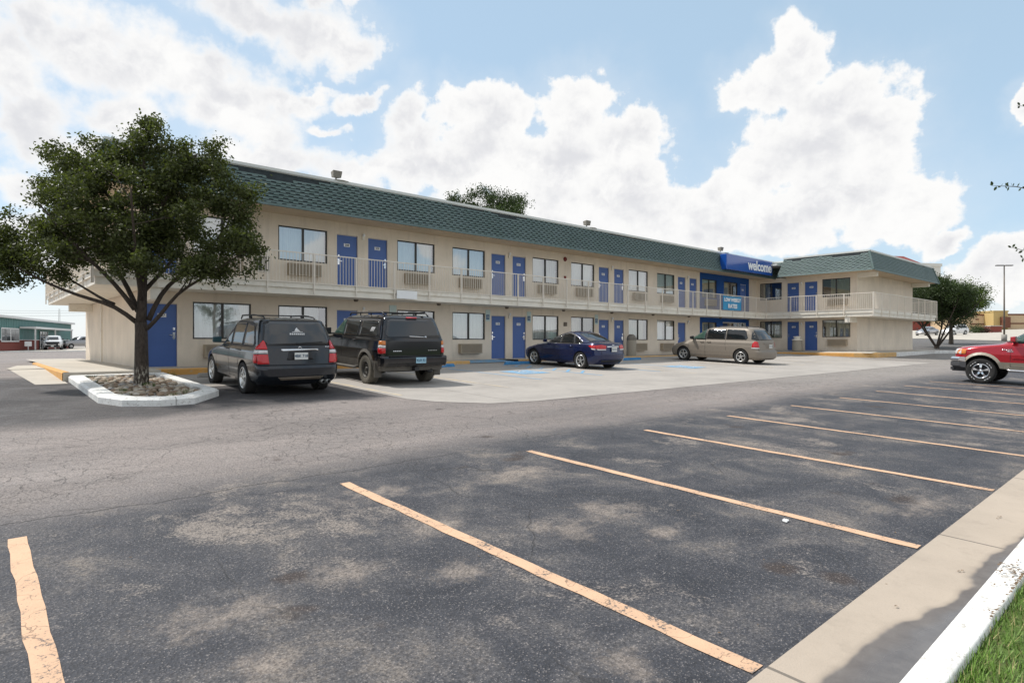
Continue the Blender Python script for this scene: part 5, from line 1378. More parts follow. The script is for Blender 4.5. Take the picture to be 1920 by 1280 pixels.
# --- champagne minivan
P_vn = carpaint('taupe_paint', (.235, .203, .168), .25, .5, .05, coat=0)
S = dict(L=5.1, W=1.93, R=.345, axles=[1.53, -1.54], z0=.22, z1=1.735, paint=P_vn, nose=.12, nosex=1.2, tail=.05, tailx=1.5, bowr=.10, bowf=.18, gap=.055,
    xf=[(.22, 2.45), (.45, 2.54), (.62, 2.53), (.72, 2.42), (.84, 2.22), (.95, 1.85), (1.04, 1.55), (1.08, 1.42), (1.40, .88), (1.58, .55), (1.67, .30), (1.715, .0), (1.735, -.4)],
    xr=[(.22, -2.42), (.30, -2.52), (.50, -2.55), (.60, -2.545), (.64, -2.50), (.68, -2.45), (1.05, -2.40), (1.12, -2.37), (1.40, -2.20), (1.62, -2.04), (1.67, -1.98), (1.71, -1.8), (1.735, -1.4)],
    hw=[(.22, .86), (.32, .93), (.55, .96), (.80, .965), (1.0, .935), (1.08, .90), (1.40, .83), (1.58, .77), (1.65, .72), (1.70, .60), (1.735, .30)],
    cf=[(.2, .5), (.7, .6), (.9, .9), (1.08, .6), (1.7, .45)], cfy=[(0, .5), (.8, .6), (1.0, .6), (1.1, .45), (1.7, .3)],
    cr=[(.2, .22), (.6, .22), (1.0, .22), (1.7, .25)], cry=[(0, .30), (.7, .26), (1.7, .26)])
root = thing('parked_car', 'taupe minivan with silver wheels parked below the blue banner', 'car', group='cars parked in front of the motel')
c = Car(S, root); underbody(root, 5.1, 1.93, .22, .38)
c.panel('window_trim', [grow([(.85, 1.10), (.82, 1.36), (.58, 1.535), (.42, 1.60), (.30, 1.60), (.30, 1.10)], .02), grow([(1.24, 1.09), (.92, 1.32), (.9, 1.09)], .015)], 'LR', M['black'], .003)
c.panel('side_window', [[(1.18, 1.11), (.86, 1.36), (.58, 1.525), (.42, 1.585), (.36, 1.585), (.36, 1.11)]], 'LR', M['cglassclear'], .007, split=True)
c.panel('side_window', [[(.26, 1.12), (.26, 1.60), (-.72, 1.62), (-.72, 1.13)], [(-.76, 1.13), (-.76, 1.62), (-1.62, 1.60), (-1.72, 1.54), (-1.84, 1.22), (-1.76, 1.14)]], 'LR', M['cglass'], .007, split=True)
c.panel('quarter_window', [[(-1.98, 1.56), (-2.02, 1.16), (-2.28, 1.13), (-2.06, 1.55)]], 'LR', M['cglass'], .007, split=True)
c.panel('rear_window', [[(-.74, 1.13), (.74, 1.13), (.68, 1.50), (.62, 1.60), (-.62, 1.60), (-.68, 1.50)]], 'B', M['cglass'], .008)
c.panel('windscreen', [[(-.70, 1.12), (.70, 1.12), (.60, 1.58), (-.60, 1.58)]], 'F', M['cglass'], .006)
for sg in (1, -1):
    ax_ = 'L' if sg > 0 else 'R'
    a = c.skin([[(sg * .78, .80), (sg * .80, 1.04), (sg * .84, 1.06), (sg * .88, 1.02), (sg * .90, .80)]], 'B', .016, step=.04)
    c.skin([[(sg * .79, .74), (sg * .79, .79), (sg * .90, .79), (sg * .90, .74)]], 'B', .017, a, 1, step=.04)
    c.skin([[(-2.31, .80), (-2.08, .80), (-2.10, .98), (-2.17, 1.07), (-2.27, 1.07)]], ax_, .012, a, 0, step=.04); c.skin([[(-2.31, .74), (-2.07, .74), (-2.08, .79), (-2.31, .79)]], ax_, .013, a, 1, step=.04)
    a.build('tail_light', [M['redlens'], M['whitelens']], root)
plate(root, -2.53, 0, .86, M['licence'], '7DG 026')
c.panel('garnish', [[(-.42, .96), (.42, .96), (.42, 1.0), (-.42, 1.0)]], 'B', P_vn, .03, step=.05)
c.seam([[(1.26, .40), (1.24, .8), (1.15, 1.08)], [(.31, .32), (.31, 1.60)], [(-.74, .92), (-.74, 1.12)], [(.28, .92), (-.74, .92), (-2.1, .93)], [(1.2, .36), (-1.05, .36)], [(-.74, .92), (-.80, .60)]], 'LR', M['ink'], .009, name='door_seam')
c.seam([[(-.82, .66), (-.80, 1.6)], [(.82, .66), (.80, 1.6)]], 'B', M['ink'], .01, name='tailgate_seam')
a = MB()
for sg in (1, -1): a.tube([(-.2, sg * .62, 1.70), (-.3, sg * .62, 1.75), (-1.6, sg * .62, 1.755), (-1.7, sg * .62, 1.70)], .016)
a.build('roof_rail', M['black'], root)
mirror(root, 1.0, .93, 1.17, M['black'], 1.05)
handles(c, [(.50, .99), (.12, 1.0)], P_vn)
put_wheels(root, S, wheel_meshes(.345, .225, .215, 5, M['tyre'], M['alloy'], .10), 1.68)
place(root, 27.98, 15.8, 90)

# --- red pickup, mostly outside the frame
P_rd = carpaint('red_paint', (.42, .012, .022), .35, .22, .04)
P_tan = pmat('tan_trim', (.33, .29, .23), .45, var=.06)
S = dict(L=5.65, W=2.0, R=.415, axles=[1.86, -1.75], z0=.52, z1=2.0, paint=P_rd, lower=P_tan, lowz=.74, nose=.09, nosex=1.6, tail=0, tailx=2.2, bowr=.0, bowf=.10, gap=.09, archdz=.04,
    xf=[(.52, 2.60), (.80, 2.70), (1.02, 2.70), (1.14, 2.64), (1.20, 2.50), (1.25, 2.22), (1.29, 1.88), (1.33, 1.50), (1.37, 1.36), (1.70, .88), (1.90, .55), (1.96, .35), (1.99, .1), (2.0, -.2)],
    xr=[(.52, -1.05), (1.35, -1.05), (1.88, -.98), (1.95, -.92), (2.0, -.7)],
    hw=[(.52, .93), (.74, .99), (.74001, .99), (1.0, 1.0), (1.25, .975), (1.35, .94), (1.65, .84), (1.86, .76), (1.93, .70), (1.98, .52), (2.0, .3)],
    cf=[(.5, .35), (1.1, .4), (1.25, .7), (1.37, .4), (2.0, .35)], cfy=[(0, .35), (1.1, .4), (1.3, .6), (1.4, .35), (2.0, .25)], cr=[(.5, .02), (1.3, .02), (1.9, .1)], cry=[(0, .02), (1.3, .04), (1.9, .1)])
root = thing('pickup_truck', 'red pickup with tan wheel arch trim and chrome wheels, cut off by the right edge', 'pickup truck')
c = Car(S, root); hbox(root, 'underbody', -2.5, 2.2, -.55, .55, .42, .66, M['underbody'], 0)
b = MB(); 
for sg in (1, -1): b.box(-2.78, -1.08, sg * .99 if sg < 0 else .93, -.93 if sg < 0 else .99, .60, 1.36)
b.box(-2.80, -2.74, -.98, .98, .60, 1.36); b.box(-2.78, -1.08, -.94, .94, .70, .80); o = b.build('cargo_bed', P_rd, root, bevel=.02)
bc = MB(); nn = 28
for sd in (-1, 1):
    y0, y1 = .6 * sd, 1.2 * sd; ring = [(-1.75 + .50 * cos(2 * pi * i / nn), .45 + .50 * sin(2 * pi * i / nn)) for i in range(nn)]
    bc.add([(x, y0, z) for x, z in ring] + [(x, y1, z) for x, z in ring], [(i, (i + 1) % nn, nn + (i + 1) % nn, nn + i) for i in range(nn)] + [tuple(range(nn - 1, -1, -1)), tuple(range(nn, 2 * nn))])
cm_ = bc.mesh('c', [P_rd]); bm = bmesh.new(); bm.from_mesh(cm_); bmesh.ops.recalc_face_normals(bm, faces=bm.faces); bm.to_mesh(cm_); bm.free()
o.data = boolean(o.data, cm_)
c.panel('window_trim', [grow([(1.28, 1.38), (.80, 1.70), (.52, 1.86), (-.85, 1.86), (-.90, 1.38)], .02)], 'LR', M['black'], .003)
c.panel('side_window', [[(1.20, 1.40), (.78, 1.69), (.52, 1.84), (-.15, 1.84), (-.15, 1.40)], [(-.24, 1.40), (-.24, 1.84), (-.80, 1.84), (-.84, 1.40)]], 'LR', M['cglassclear'], .007, split=True)
c.panel('windscreen', [[(-.80, 1.40), (.80, 1.40), (.66, 1.88), (-.66, 1.88)]], 'F', M['cglassgrey'], .006)
for sg in (1, -1):
    ax_ = 'L' if sg > 0 else 'R'
    a = c.skin([[(sg * .56, .96), (sg * .56, 1.13), (sg * .82, 1.13), (sg * .82, .96)]], 'F', .016, step=.04); c.skin([[(sg * .83, .96), (sg * .83, 1.13), (sg * .95, 1.12), (sg * .95, .96)]], 'F', .016, a, 1, step=.04)
    c.skin([[(2.30, .96), (2.27, 1.10), (2.42, 1.135), (2.42, .96)]], ax_, .014, a, 1, step=.03); c.skin([[(2.42, .96), (2.42, 1.135), (2.66, 1.13), (2.68, .96)]], ax_, .014, a, 0, step=.03)
    a.build('headlight', [M['whitelens'], M['orangelens']], root)
    f = MB(); ring = []
    for i in range(17):
        an = -.10 + (pi + .2) * i / 16
        for rad, oo in ((.50, .055), (.585, .0)):
            x_, z_ = 1.86 + rad * cos(an), .455 + rad * sin(an); h = c.hit((x_, max(z_, .56)), ax_); y_ = h[0].y if h else sg * .97
            ring.append((x_, y_ + sg * oo, max(z_, .54)))
    for i in range(16):
        p = i * 2; f.add([ring[p], ring[p + 1], ring[p + 3], ring[p + 2]], [(0, 1, 2, 3)], 0, True)
        f.add([ring[p], ring[p + 2], (ring[p + 2][0], ring[p + 2][1] - sg * .09, ring[p + 2][2]), (ring[p][0], ring[p][1] - sg * .09, ring[p][2])], [(0, 1, 2, 3)])
    f.build('wheel_arch_flare', P_tan, root)
    a = MB(); a.tube([(1.2, sg * .99, .52), (1.1, sg * 1.04, .48), (-1.0, sg * 1.04, .48), (-1.1, sg * .99, .52)], .045); a.build('side_step', M['chrome'], root)
a = MB(); V = []
prof = [(2.62, .86), (2.76, .86), (2.80, .80), (2.80, .72), (2.62, .70)]
for yy, k in ((-1.0, -.32), (-.86, -.06), (0, .03), (.86, -.06), (1.0, -.32)): V += [(x + k, yy, z) for x, z in prof]
F = [(i * 5 + j, i * 5 + j + 1, i * 5 + 6 + j, i * 5 + 5 + j) for i in range(4) for j in range(4)] + [tuple(range(5)), tuple(range(20, 25))]
a.add(V, F); a.build('front_bumper', M['chrome'], root, bevel=.015)
a = MB(); V = []
prof = [(2.60, .70), (2.79, .70), (2.80, .56), (2.70, .50), (2.60, .50)]
for yy, k in ((-1.0, -.33), (-.86, -.06), (0, .03), (.86, -.06), (1.0, -.33)): V += [(x + k, yy, z) for x, z in prof]
a.add(V, F); a.box(2.3, 2.74, -.62, .62, .36, .50); a.box(2.66, 2.78, .5, .66, .40, .50); a.build('bumper_valance', pmat('grey_plastic', (.055, .055, .06), .6), root, bevel=.015)
c.panel('grille', [[(-.52, .92), (.52, .92), (.52, 1.12), (-.52, 1.12)]], 'F', M['chrome'], .02)
c.panel('lettering', [[(1.28 - i * .055, 1.13), (1.315 - i * .055, 1.13), (1.325 - i * .055, 1.17), (1.29 - i * .055, 1.17)] for i in range(5)] + [[(1.03, 1.085), (1.20, 1.085), (1.20, 1.11), (1.03, 1.11)]], 'LR', M['chrome'], .008)
c.seam([[(1.10, .60), (1.10, 1.15), (1.02, 1.36)], [(-.2, .60), (-.2, 1.38)], [(1.10, .60), (-.95, .60)]], 'LR', M['ink'], .009, name='door_seam')
c.panel('side_moulding', [[(1.05, .86), (-.9, .86), (-.9, .885), (1.05, .885)]], 'LR', P_rd, .014)
mirror(root, 1.02, .95, 1.50, P_rd, 1.25)
handles(c, [(-.05, 1.20)], P_rd)
put_wheels(root, S, wheel_meshes(.415, .27, .235, 5, M['tyre'], M['chrome'], .085, letter=True), 1.80)
place(root, 26.25, 4.83 - 1.86, 90)

# --- far vehicles, plainer bodies
def far_car(lb, name, cat, paint, kind, x, y, head, group):
    root = thing(name, lb, cat, group=group)
    if kind == 'sedan':
        S = dict(L=4.7, W=1.8, R=.32, axles=[1.38, -1.36], z0=.22, z1=1.44, paint=paint, nose=.12, nosex=.9, tail=.07, tailx=1.0, bowr=.12, bowf=.2,
            xf=[(.22, 2.25), (.5, 2.35), (.68, 2.25), (.80, 1.9), (.92, 1.1), (.96, .95), (1.2, .45), (1.38, .0), (1.44, -.4)], xr=[(.22, -2.2), (.5, -2.34), (.95, -2.28), (1.0, -2.1), (1.03, -1.65), (1.25, -1.2), (1.4, -.85), (1.44, -.65)],
            hw=[(.22, .82), (.5, .9), (.85, .88), (.97, .80), (1.3, .66), (1.4, .55), (1.44, .3)], cf=[(.2, .5), (.9, .8), (1.4, .4)], cr=[(.2, .3), (1.4, .25)])
        sw = [[(.65, .99), (.25, 1.24), (-.1, 1.35), (-.75, 1.33), (-1.25, 1.03)]]
        rwz = (1.05, 1.33)
    elif kind == 'suv':
        S = dict(L=4.7, W=1.85, R=.35, axles=[1.35, -1.32], z0=.25, z1=1.68, paint=paint, nose=.1, nosex=1.0, tail=.05, tailx=1.2, bowr=.08, bowf=.15,
            xf=[(.25, 2.28), (.6, 2.35), (.82, 2.2), (.98, 1.3), (1.05, 1.0), (1.5, .3), (1.62, .0), (1.68, -.4)], xr=[(.25, -2.25), (.6, -2.35), (1.05, -2.28), (1.5, -2.0), (1.64, -1.85), (1.68, -1.5)],
            hw=[(.25, .85), (.6, .92), (.95, .9), (1.05, .86), (1.5, .72), (1.62, .64), (1.68, .35)], cf=[(.2, .5), (1.0, .8), (1.6, .4)], cr=[(.2, .25), (1.6, .2)])
        sw = [[(.85, 1.07), (.3, 1.45), (.05, 1.56), (-1.5, 1.55), (-1.95, 1.15), (-1.9, 1.1)]]; rwz = (1.12, 1.55)
    else:
        S = dict(L=5.7, W=1.98, R=.38, axles=[1.85, -1.75], z0=.40, z1=1.92, paint=paint, nose=.06, nosex=1.6, tail=0, tailx=2.2, bowr=.0, bowf=.08,
            xf=[(.40, 2.7), (.7, 2.8), (1.12, 2.75), (1.2, 2.5), (1.28, 1.25), (1.32, 1.1), (1.75, .45), (1.86, .2), (1.92, -.1)], xr=[(.40, -2.85), (1.25, -2.83), (1.26, -1.0), (1.8, -.95), (1.92, -.7)],
            hw=[(.40, .93), (.8, .99), (1.2, .97), (1.3, .93), (1.75, .80), (1.86, .72), (1.92, .4)], cf=[(.4, .3), (1.2, .5), (1.9, .3)], cr=[(.4, .04), (1.9, .1)], cry=[(0, .05)])
        sw = [[(1.0, 1.34), (.42, 1.76), (-.8, 1.78), (-.84, 1.34)]]; rwz = (1.34, 1.76)
    c = Car(S, root); underbody(root, S['L'], S['W'], S['z0'], S['z0'] + .15)
    c.panel('side_window', sw, 'LR', M['cglass'], .006, step=.2, split=True)
    c.panel('windscreen', [[(-.62, rwz[0]), (.62, rwz[0]), (.54, rwz[1]), (-.54, rwz[1])]], 'F', M['cglassgrey'], .006, step=.2)
    if kind != 'pickup': c.panel('rear_window', [[(-.6, rwz[0]), (.6, rwz[0]), (.5, rwz[1]), (-.5, rwz[1])]], 'B', M['cglass'], .006, step=.2)
    for sg in (1, -1):
        c.skin([[(sg * .6, .75), (sg * .6, .88), (sg * .8, .88), (sg * .8, .75)]], 'F', .01, step=.1).build('headlight', [M['whitelens']], root)
        c.skin([[(sg * .66, .8), (sg * .66, .95), (sg * .8, .95), (sg * .8, .8)]], 'B', .01, step=.1).build('tail_light', [M['redlens']], root)
    if kind == 'pickup':
        c.panel('grille', [[(-.78, .60), (.78, .60), (.72, 1.10), (-.72, 1.10)]], 'F', M['black'], .012, step=.2)
        c.panel('front_bumper', [[(-.9, .42), (.9, .42), (.9, .60), (-.9, .60)]], 'F', M['black'], .03, step=.2)
        plate(root, 2.86, 0, .52, M['licence'])
    mirror(root, S['axles'][0] - .6, .95, rwz[0] + .08, M['black'])
    put_wheels(root, S, wheel_meshes(S['R'], .22, .22, 5, M['tyre'], M['alloy'], .09), S['W'] - .25)
    place(root, x, y, head); return root
P_w = carpaint('white_car_paint', (.72, .72, .72), 0, .3, .01); P_g = carpaint('silver_car_paint', (.32, .32, .33), .7, .3, .03)
# ------------------------------------------------------------------ trees
def leafmat(name, c, tr=.35, var=.45):
    t = NT(name); g = t.node('ShaderNodeNewGeometry')
    n = t.noise(g.outputs['Position'], 2.2, 4, .6)
    rnd = g.outputs['Random Per Island']
    colr = t.ramp(t.math('ADD', t.math('MULTIPLY', n, .6), t.math('MULTIPLY', rnd, .4)), [(.25, mul(c, 1 - var)), (.55, c), (.8, mul(c, 1 + var))])
    p = t.node('ShaderNodeBsdfPrincipled'); t.l.new(colr, p.inputs['Base Color']); p.inputs['Roughness'].default_value = .5; p.inputs['Specular IOR Level'].default_value = .35
    tl = t.node('ShaderNodeBsdfTranslucent'); t.l.new(t.mix(1.0, colr, (1.0, 1.15, .45), 'MULTIPLY'), tl.inputs[0])
    mx = t.node('ShaderNodeMixShader'); mx.inputs[0].default_value = tr; t.l.new(p.outputs[0], mx.inputs[1]); t.l.new(tl.outputs[0], mx.inputs[2]); t.l.new(mx.outputs[0], t.out.inputs[0]); return t.m
def barkmat(name, c, flaky=0):
    t = NT(name); v = t.pos(); n = t.noise(t.scalev(v, (1, 1, .35)), 26, 6, .65); n2 = t.noise(t.scalev(v, (1, 1, .6)), 60, 4, .7)
    colr = t.ramp(n, [(.35, mul(c, .55)), (.65, mul(c, 1.25))])
    if flaky:      # flecks of old white paint near the foot
        z = t.sep(v)[2]; f = t.math('MULTIPLY', t.smooth(n, .50, .62), t.smooth(z, 1.22, .95)); colr = t.mix(t.math('MULTIPLY', f, .8), colr, (.48, .44, .36))
    t.bsdf(colr, .9, 0, t.bump(n, .9, .03)); return t.m
M['bark'] = barkmat('dark_bark', (.070, .052, .040), 1); M['bark2'] = barkmat('grey_bark', (.10, .080, .062))
M['leaf'] = leafmat('oak_leaf', (.086, .100, .034), .40)
M['leaf2'] = leafmat('mesquite_leaf', (.12, .17, .03), .42)
M['leaf3'] = leafmat('far_leaf', (.050, .075, .026), .30)
M['leafred'] = leafmat('reddish_leaf', (.10, .045, .035), .30)
def leaves(name, centers, per, sigma, size, mat, seed, parent, aspect=.5, six=False):
    rg = np.random.default_rng(seed); C_ = np.repeat(np.array(centers), per, axis=0); n = len(C_)
    P = C_ + rg.normal(0, 1, (n, 3)) * np.array([sigma, sigma, sigma * .8])
    d = rg.normal(0, 1, (n, 3)); d /= np.linalg.norm(d, axis=1)[:, None]
    u = rg.normal(0, 1, (n, 3)); u[:, 2] += .3; u -= d * (u * d).sum(1)[:, None]; u /= np.linalg.norm(u, axis=1)[:, None]
    v = np.cross(d, u); s_ = size * rg.uniform(.6, 1.25, (n, 1))
    if six:
        prof = [(-1, 0), (-.35, aspect), (.45, aspect * .9), (1, 0), (.4, -aspect), (-.35, -aspect)]
    else: prof = [(-1, 0), (.1, aspect), (1, 0), (.1, -aspect)]
    k = len(prof); V = np.empty((n, k, 3))
    for i, (a, b) in enumerate(prof): V[:, i] = P + (u * a + v * b + d * (abs(b) * .35)) * s_
    F = np.arange(n * k).reshape(n, k)
    me = np_mesh(name, V.reshape(-1, 3), F, mat); return link(name, me, parent)
def tree(name, lb, cat, base, limbs, blobs, tips, per, size, leafm, barkm, seed, group=None, r0=.2, sigma=.16, six=False, shell=.55, twig=.012, lift=.0):
    """limbs: list of (points, r_start, r_end) in tree space; blobs: (x,y,z,rx,ry,rz,weight)"""
    rr_ = random.Random(seed); root = thing(name, lb, cat, base, group=group)
    tk = MB(); nodes = []
    for pts, ra, rb in limbs:
        P = [Vector(p) for p in pts]; fine = []
        for a, b in zip(P, P[1:]):
            n = max(2, int((b - a).length / .25))
            for i in range(n): fine.append(a.lerp(b, i / n))
        fine.append(P[-1])
        m_ = len(fine)
        for i in range(1, m_ - 1): fine[i] = fine[i] + Vector((rr_.uniform(-1, 1), rr_.uniform(-1, 1), rr_.uniform(-1, 1))) * min(.03, ra * .35)
        for _ in range(2):
            fine = [fine[0]] + [(fine[i - 1] + fine[i] * 2 + fine[i + 1]) / 4 for i in range(1, m_ - 1)] + [fine[-1]]
        rad = [ra + (rb - ra) * (i / (m_ - 1)) ** .8 for i in range(m_)]
        tk.tube(fine, rad, 9 if ra > .05 else 6)
        nodes += [(p, r_) for p, r_ in zip(fine, rad) if r_ < r0 * .62]
    cents = []
    tot = sum(b[6] for b in blobs)
    for (bx, by, bz, rx, ry, rz, wt) in blobs:
        for _ in range(max(1, int(tips * wt / tot))):
            while True:
                d = Vector((rr_.gauss(0, 1), rr_.gauss(0, 1), rr_.gauss(0, 1)))
                if d.length > .01: break
            d.normalize(); q = shell + (1 - shell) * rr_.random() if rr_.random() < .7 else rr_.random() ** .5
            if rr_.random() < .13: q = rr_.uniform(1.08, 1.42)
            tip = Vector((bx + d.x * rx * q, by + d.y * ry * q, bz + d.z * rz * q))
            best = min(rr_.sample(nodes, min(len(nodes), 60)), key=lambda nr: (nr[0] - tip).length + max(0, nr[0].z - tip.z) * .7)
            a = best[0]; L_ = (tip - a).length
            mid = a.lerp(tip, .5) + Vector((rr_.uniform(-1, 1), rr_.uniform(-1, 1), rr_.uniform(-.2, 1))) * L_ * .10
            pts = [a, a.lerp(mid, .55), mid, mid.lerp(tip, .55), tip]
            rs_ = min(best[1] * .6, twig * (1 + L_ * .9)); tk.tube(pts, [rs_, rs_ * .8, rs_ * .6, rs_ * .42, .003], 4, cap=False)
            nodes.append((mid, rs_ * .6)); nodes.append((mid.lerp(tip, .6), rs_ * .4))
            cents.append(tuple(tip)); cents.append(tuple(mid.lerp(tip, .72)))
            for _k in range(2):
                e = Vector((rr_.uniform(-1, 1), rr_.uniform(-1, 1), rr_.uniform(-.5, 1))) * sigma * 1.6; cents.append(tuple(tip + e)); tk.tube([mid.lerp(tip, .7), tip + e], [rs_ * .4, .002], 3, cap=False)
    tk.build('trunk', barkm, root, fixn=False)
    leaves('crown', cents, per, sigma, size, leafm, seed, root, six=six)
    return root
# the big tree in the planter. lateral axis = across the view, depth axis = along it
RT = Vector((sin(TH0 := radians(48.3)), -cos(TH0), 0)); DP = Vector((cos(TH0), sin(TH0), 0))
def TP(l, d, z): v = RT * l + DP * d; return (v.x, v.y, z)
B0 = (3.06, 16.55, gz(3.06, 16.55) + .04); ZB = B0[2]
def T3(l, d, z): return TP(l, d, z - ZB)
limbs = [
 ([T3(0, 0, -1.12), T3(.0, 0, -.8), T3(-.0, 0, 0.0), T3(-.02, .0, .45)], .175, .128),
 ([T3(-.02, .0, .40), T3(-.03, .05, 1.3), T3(.05, .05, 2.4), T3(.0, .1, 3.6), T3(-.02, .1, 5.0)], .122, .02),
 ([T3(-.12, 0, .45), T3(-.55, -.1, .85), T3(-1.3, -.25, 1.05), T3(-2.2, -.4, 1.45), T3(-3.0, -.5, 2.0)], .058, .016),
 ([T3(-.12, .05, .72), T3(-.45, .2, 1.3), T3(-1.0, .5, 1.9), T3(-1.9, .7, 2.7), T3(-2.6, .6, 3.6)], .064, .016),
 ([T3(-.10, -.1, .75), T3(-.35, -.4, 1.35), T3(-.8, -1.0, 2.0), T3(-1.2, -1.6, 2.9)], .058, .016),
 ([T3(.12, 0, .30), T3(.48, -.05, .62), T3(.85, -.1, 1.15), T3(1.5, -.2, 1.45), T3(2.6, -.3, 2.1)], .052, .014),
 ([T3(.10, .1, .50), T3(.30, .2, 1.15), T3(.75, .5, 1.7), T3(1.5, .8, 2.6), T3(2.0, .9, 3.7)], .062, .016),
 ([T3(.05, -.1, 1.0), T3(.3, -.7, 1.7), T3(.6, -1.3, 2.5), T3(.8, -1.7, 3.2)], .055, .016),
 ([T3(0, .1, 1.2), T3(.2, .9, 2.0), T3(.3, 1.7, 2.9), T3(.2, 2.1, 3.6)], .055, .016),
 ([T3(.0, .05, 2.2), T3(-.6, .0, 3.2), T3(-1.3, -.1, 4.1)], .06, .018),
 ([T3(.03, .05, 2.6), T3(.6, .1, 3.5), T3(1.3, .0, 4.4)], .06, .018),
 ([T3(-.6, -.1, .88), T3(-1.0, .2, .98), T3(-1.7, .5, 1.3), T3(-2.4, .6, 1.7)], .045, .015)]
def BB(l, d, z, rl, rd, rz, w): p = T3(l, d, z); k = 1.0 if z > 3.0 else .90; return (p[0], p[1], p[2], (rl + rd) / 2 * k, (rl + rd) / 2 * k, rz * k, w)
blobs = [BB(0, 0, 4.9, .34, .34, .55, .42), BB(.0, .1, 4.25, .8, .8, .6, .9), BB(-.05, 0, 3.4, 1.2, 1.3, .9, 2.0), BB(-1.0, 0, 4.15, .85, .8, .62, 1.3), BB(.75, 0, 4.2, .7, .7, .6, .8), BB(-2.1, .3, 4.1, .62, .62, .55, .8), BB(-1.7, .2, 3.3, .95, .95, .6, 1.1),
 BB(1.45, .1, 4.05, .75, .75, .62, .9), BB(2.0, .1, 3.4, .62, .7, .55, .8), BB(.9, 0, 3.2, 1.0, 1.1, .8, 1.4), BB(-2.4, .2, 2.75, .62, .8, .5, .7), BB(-3.1, -.2, 2.55, .55, .6, .5, .6), BB(-3.1, -.3, 1.9, .5, .5, .38, .4), BB(-2.3, 0, 1.95, .9, 1.0, .42, 1.0),
 BB(-1.3, -.2, 2.3, 1.0, 1.2, .55, 1.4), BB(-.3, -.4, 2.3, 1.0, 1.3, .65, 1.5), BB(.8, .2, 2.2, .9, 1.2, .55, 1.1), BB(.3, -.9, 1.75, .7, .6, .30, .6), BB(2.45, -.2, 2.15, .68, .6, .42, .9), BB(1.75, -.3, 1.7, .75, .7, .32, .7), BB(-1.1, -1.0, 2.0, .8, .6, .4, .6), BB(.2, 1.3, 3.0, 1.0, .9, .8, .8), BB(-.5, -1.3, 3.0, 1.0, .8, .8, .8), BB(2.15, .3, 2.75, .45, .5, .4, .35), BB(-2.75, -.3, 1.45, .4, .4, .22, .25)]
tree('oak_tree', 'dark green broad crowned tree growing from the stone bed in the white kerb ring', 'tree', B0, limbs, blobs, 500, 46, .036, M['leaf'], M['bark'], 4, r0=.2, sigma=.105, six=True)

# twigs of a tree standing on the lawn beside the camera
def overhang():
    base = (12.35, -.75, gz(12.35, -.75) + .10)
    root = thing('lawn_tree', 'tree on the lawn outside the right edge whose leafy twig tips reach into the sky', 'tree', base)
    tk = MB(off=base); cents = []
    # trunk and crown stand out of frame
    tk.tube([(12.35, -.75, base[2] - .05), (12.4, -.8, .2), (12.3, -.7, 1.6), (12.5, -.9, 3.4), (12.6, -1.0, 5.2)], [.13, .11, .09, .06, .02], 9)
    rr_ = random.Random(8)
    for k in range(26):
        z0 = rr_.uniform(.9, 4.6); a = rr_.uniform(-2.3, .5); L_ = rr_.uniform(.8, 1.7)
        p0 = Vector((12.4, -.8, z0)); p1 = p0 + Vector((cos(a) * L_, sin(a) * L_, L_ * .5)); tk.tube([p0, (p0 + p1) / 2 + Vector((0, 0, .1)), p1], [.035, .02, .006], 6)
        for j in range(4): q = p0.lerp(p1, .4 + .2 * j); cents += [tuple(q - Vector(base))]
    tk_t = []
    def twig(pts, n, seed):
        r2 = random.Random(seed); P = [Vector(p) for p in pts]; tk.tube(P, [.012] + [.006] * (len(P) - 2) + [.002], 5)
        for i in range(n):
            f = .12 + .88 * (i + .5) / n; seg = f * (len(P) - 1); a_ = int(min(seg, len(P) - 2)); q = P[a_].lerp(P[a_ + 1], seg - a_)
            tk_t.append((q, r2.uniform(-1, 1)))
    def at(px, py, d): t_ = (px - 960) / 1145.; v = DP * d + RT * (t_ * d); return (v.x, v.y, (640 - py) * d / 1145.)
    B1 = (12.3, -.7, 1.9)
    twig([(12.35, -.72, 2.2), at(2010, 372, 8.9), at(1955, 361, 8.7), at(1905, 350, 8.6), at(1858, 348, 8.5)], 22, 1)
    twig([(12.35, -.72, 1.2), at(2000, 500, 8.9), at(1940, 474, 8.7), at(1892, 463, 8.6)], 12, 2)
    twig([(12.4, -.8, 3.4), at(2010, 225, 8.9), at(1950, 203, 8.8), at(1907, 198, 8.7)], 10, 3)
    twig([(12.35, -.72, 1.2), at(2000, 520, 8.9), at(1935, 492, 8.7), at(1914, 482, 8.6)], 8, 4)
    tk.build('trunk', M['bark2'], root, fixn=False)
    V = []; F = []
    r2 = random.Random(3)
    for q, s_ in tk_t:
        for _ in range(2):
            d = Vector((r2.uniform(-1, 1), r2.uniform(-1, 1), r2.choice([-1, 1]) * r2.uniform(.5, 1.2))).normalized(); u = d; w_ = u.cross(Vector((r2.uniform(-1, 1), r2.uniform(-1, 1), r2.uniform(-.3, .3)))).normalized()
            L_ = r2.uniform(.032, .05); b = len(V)
            for a_, c_ in ((0, 0), (.3, .24), (.7, .26), (1.1, 0), (.7, -.26), (.3, -.24)): V.append(tuple(q - Vector(base) + u * (L_ * (a_ + .12)) * 1.2 + w_ * L_ * c_ * 1.3))
            F.append(tuple(range(b, b + 6)))
    me = bpy.data.meshes.new('twig_leaves'); me.from_pydata(V, [], F); me.materials.append(M['leaf3']); link('twig_leaves', me, root)
    leaves('crown', cents, 45, .2, .05, M['leaf3'], 12, root)
overhang()
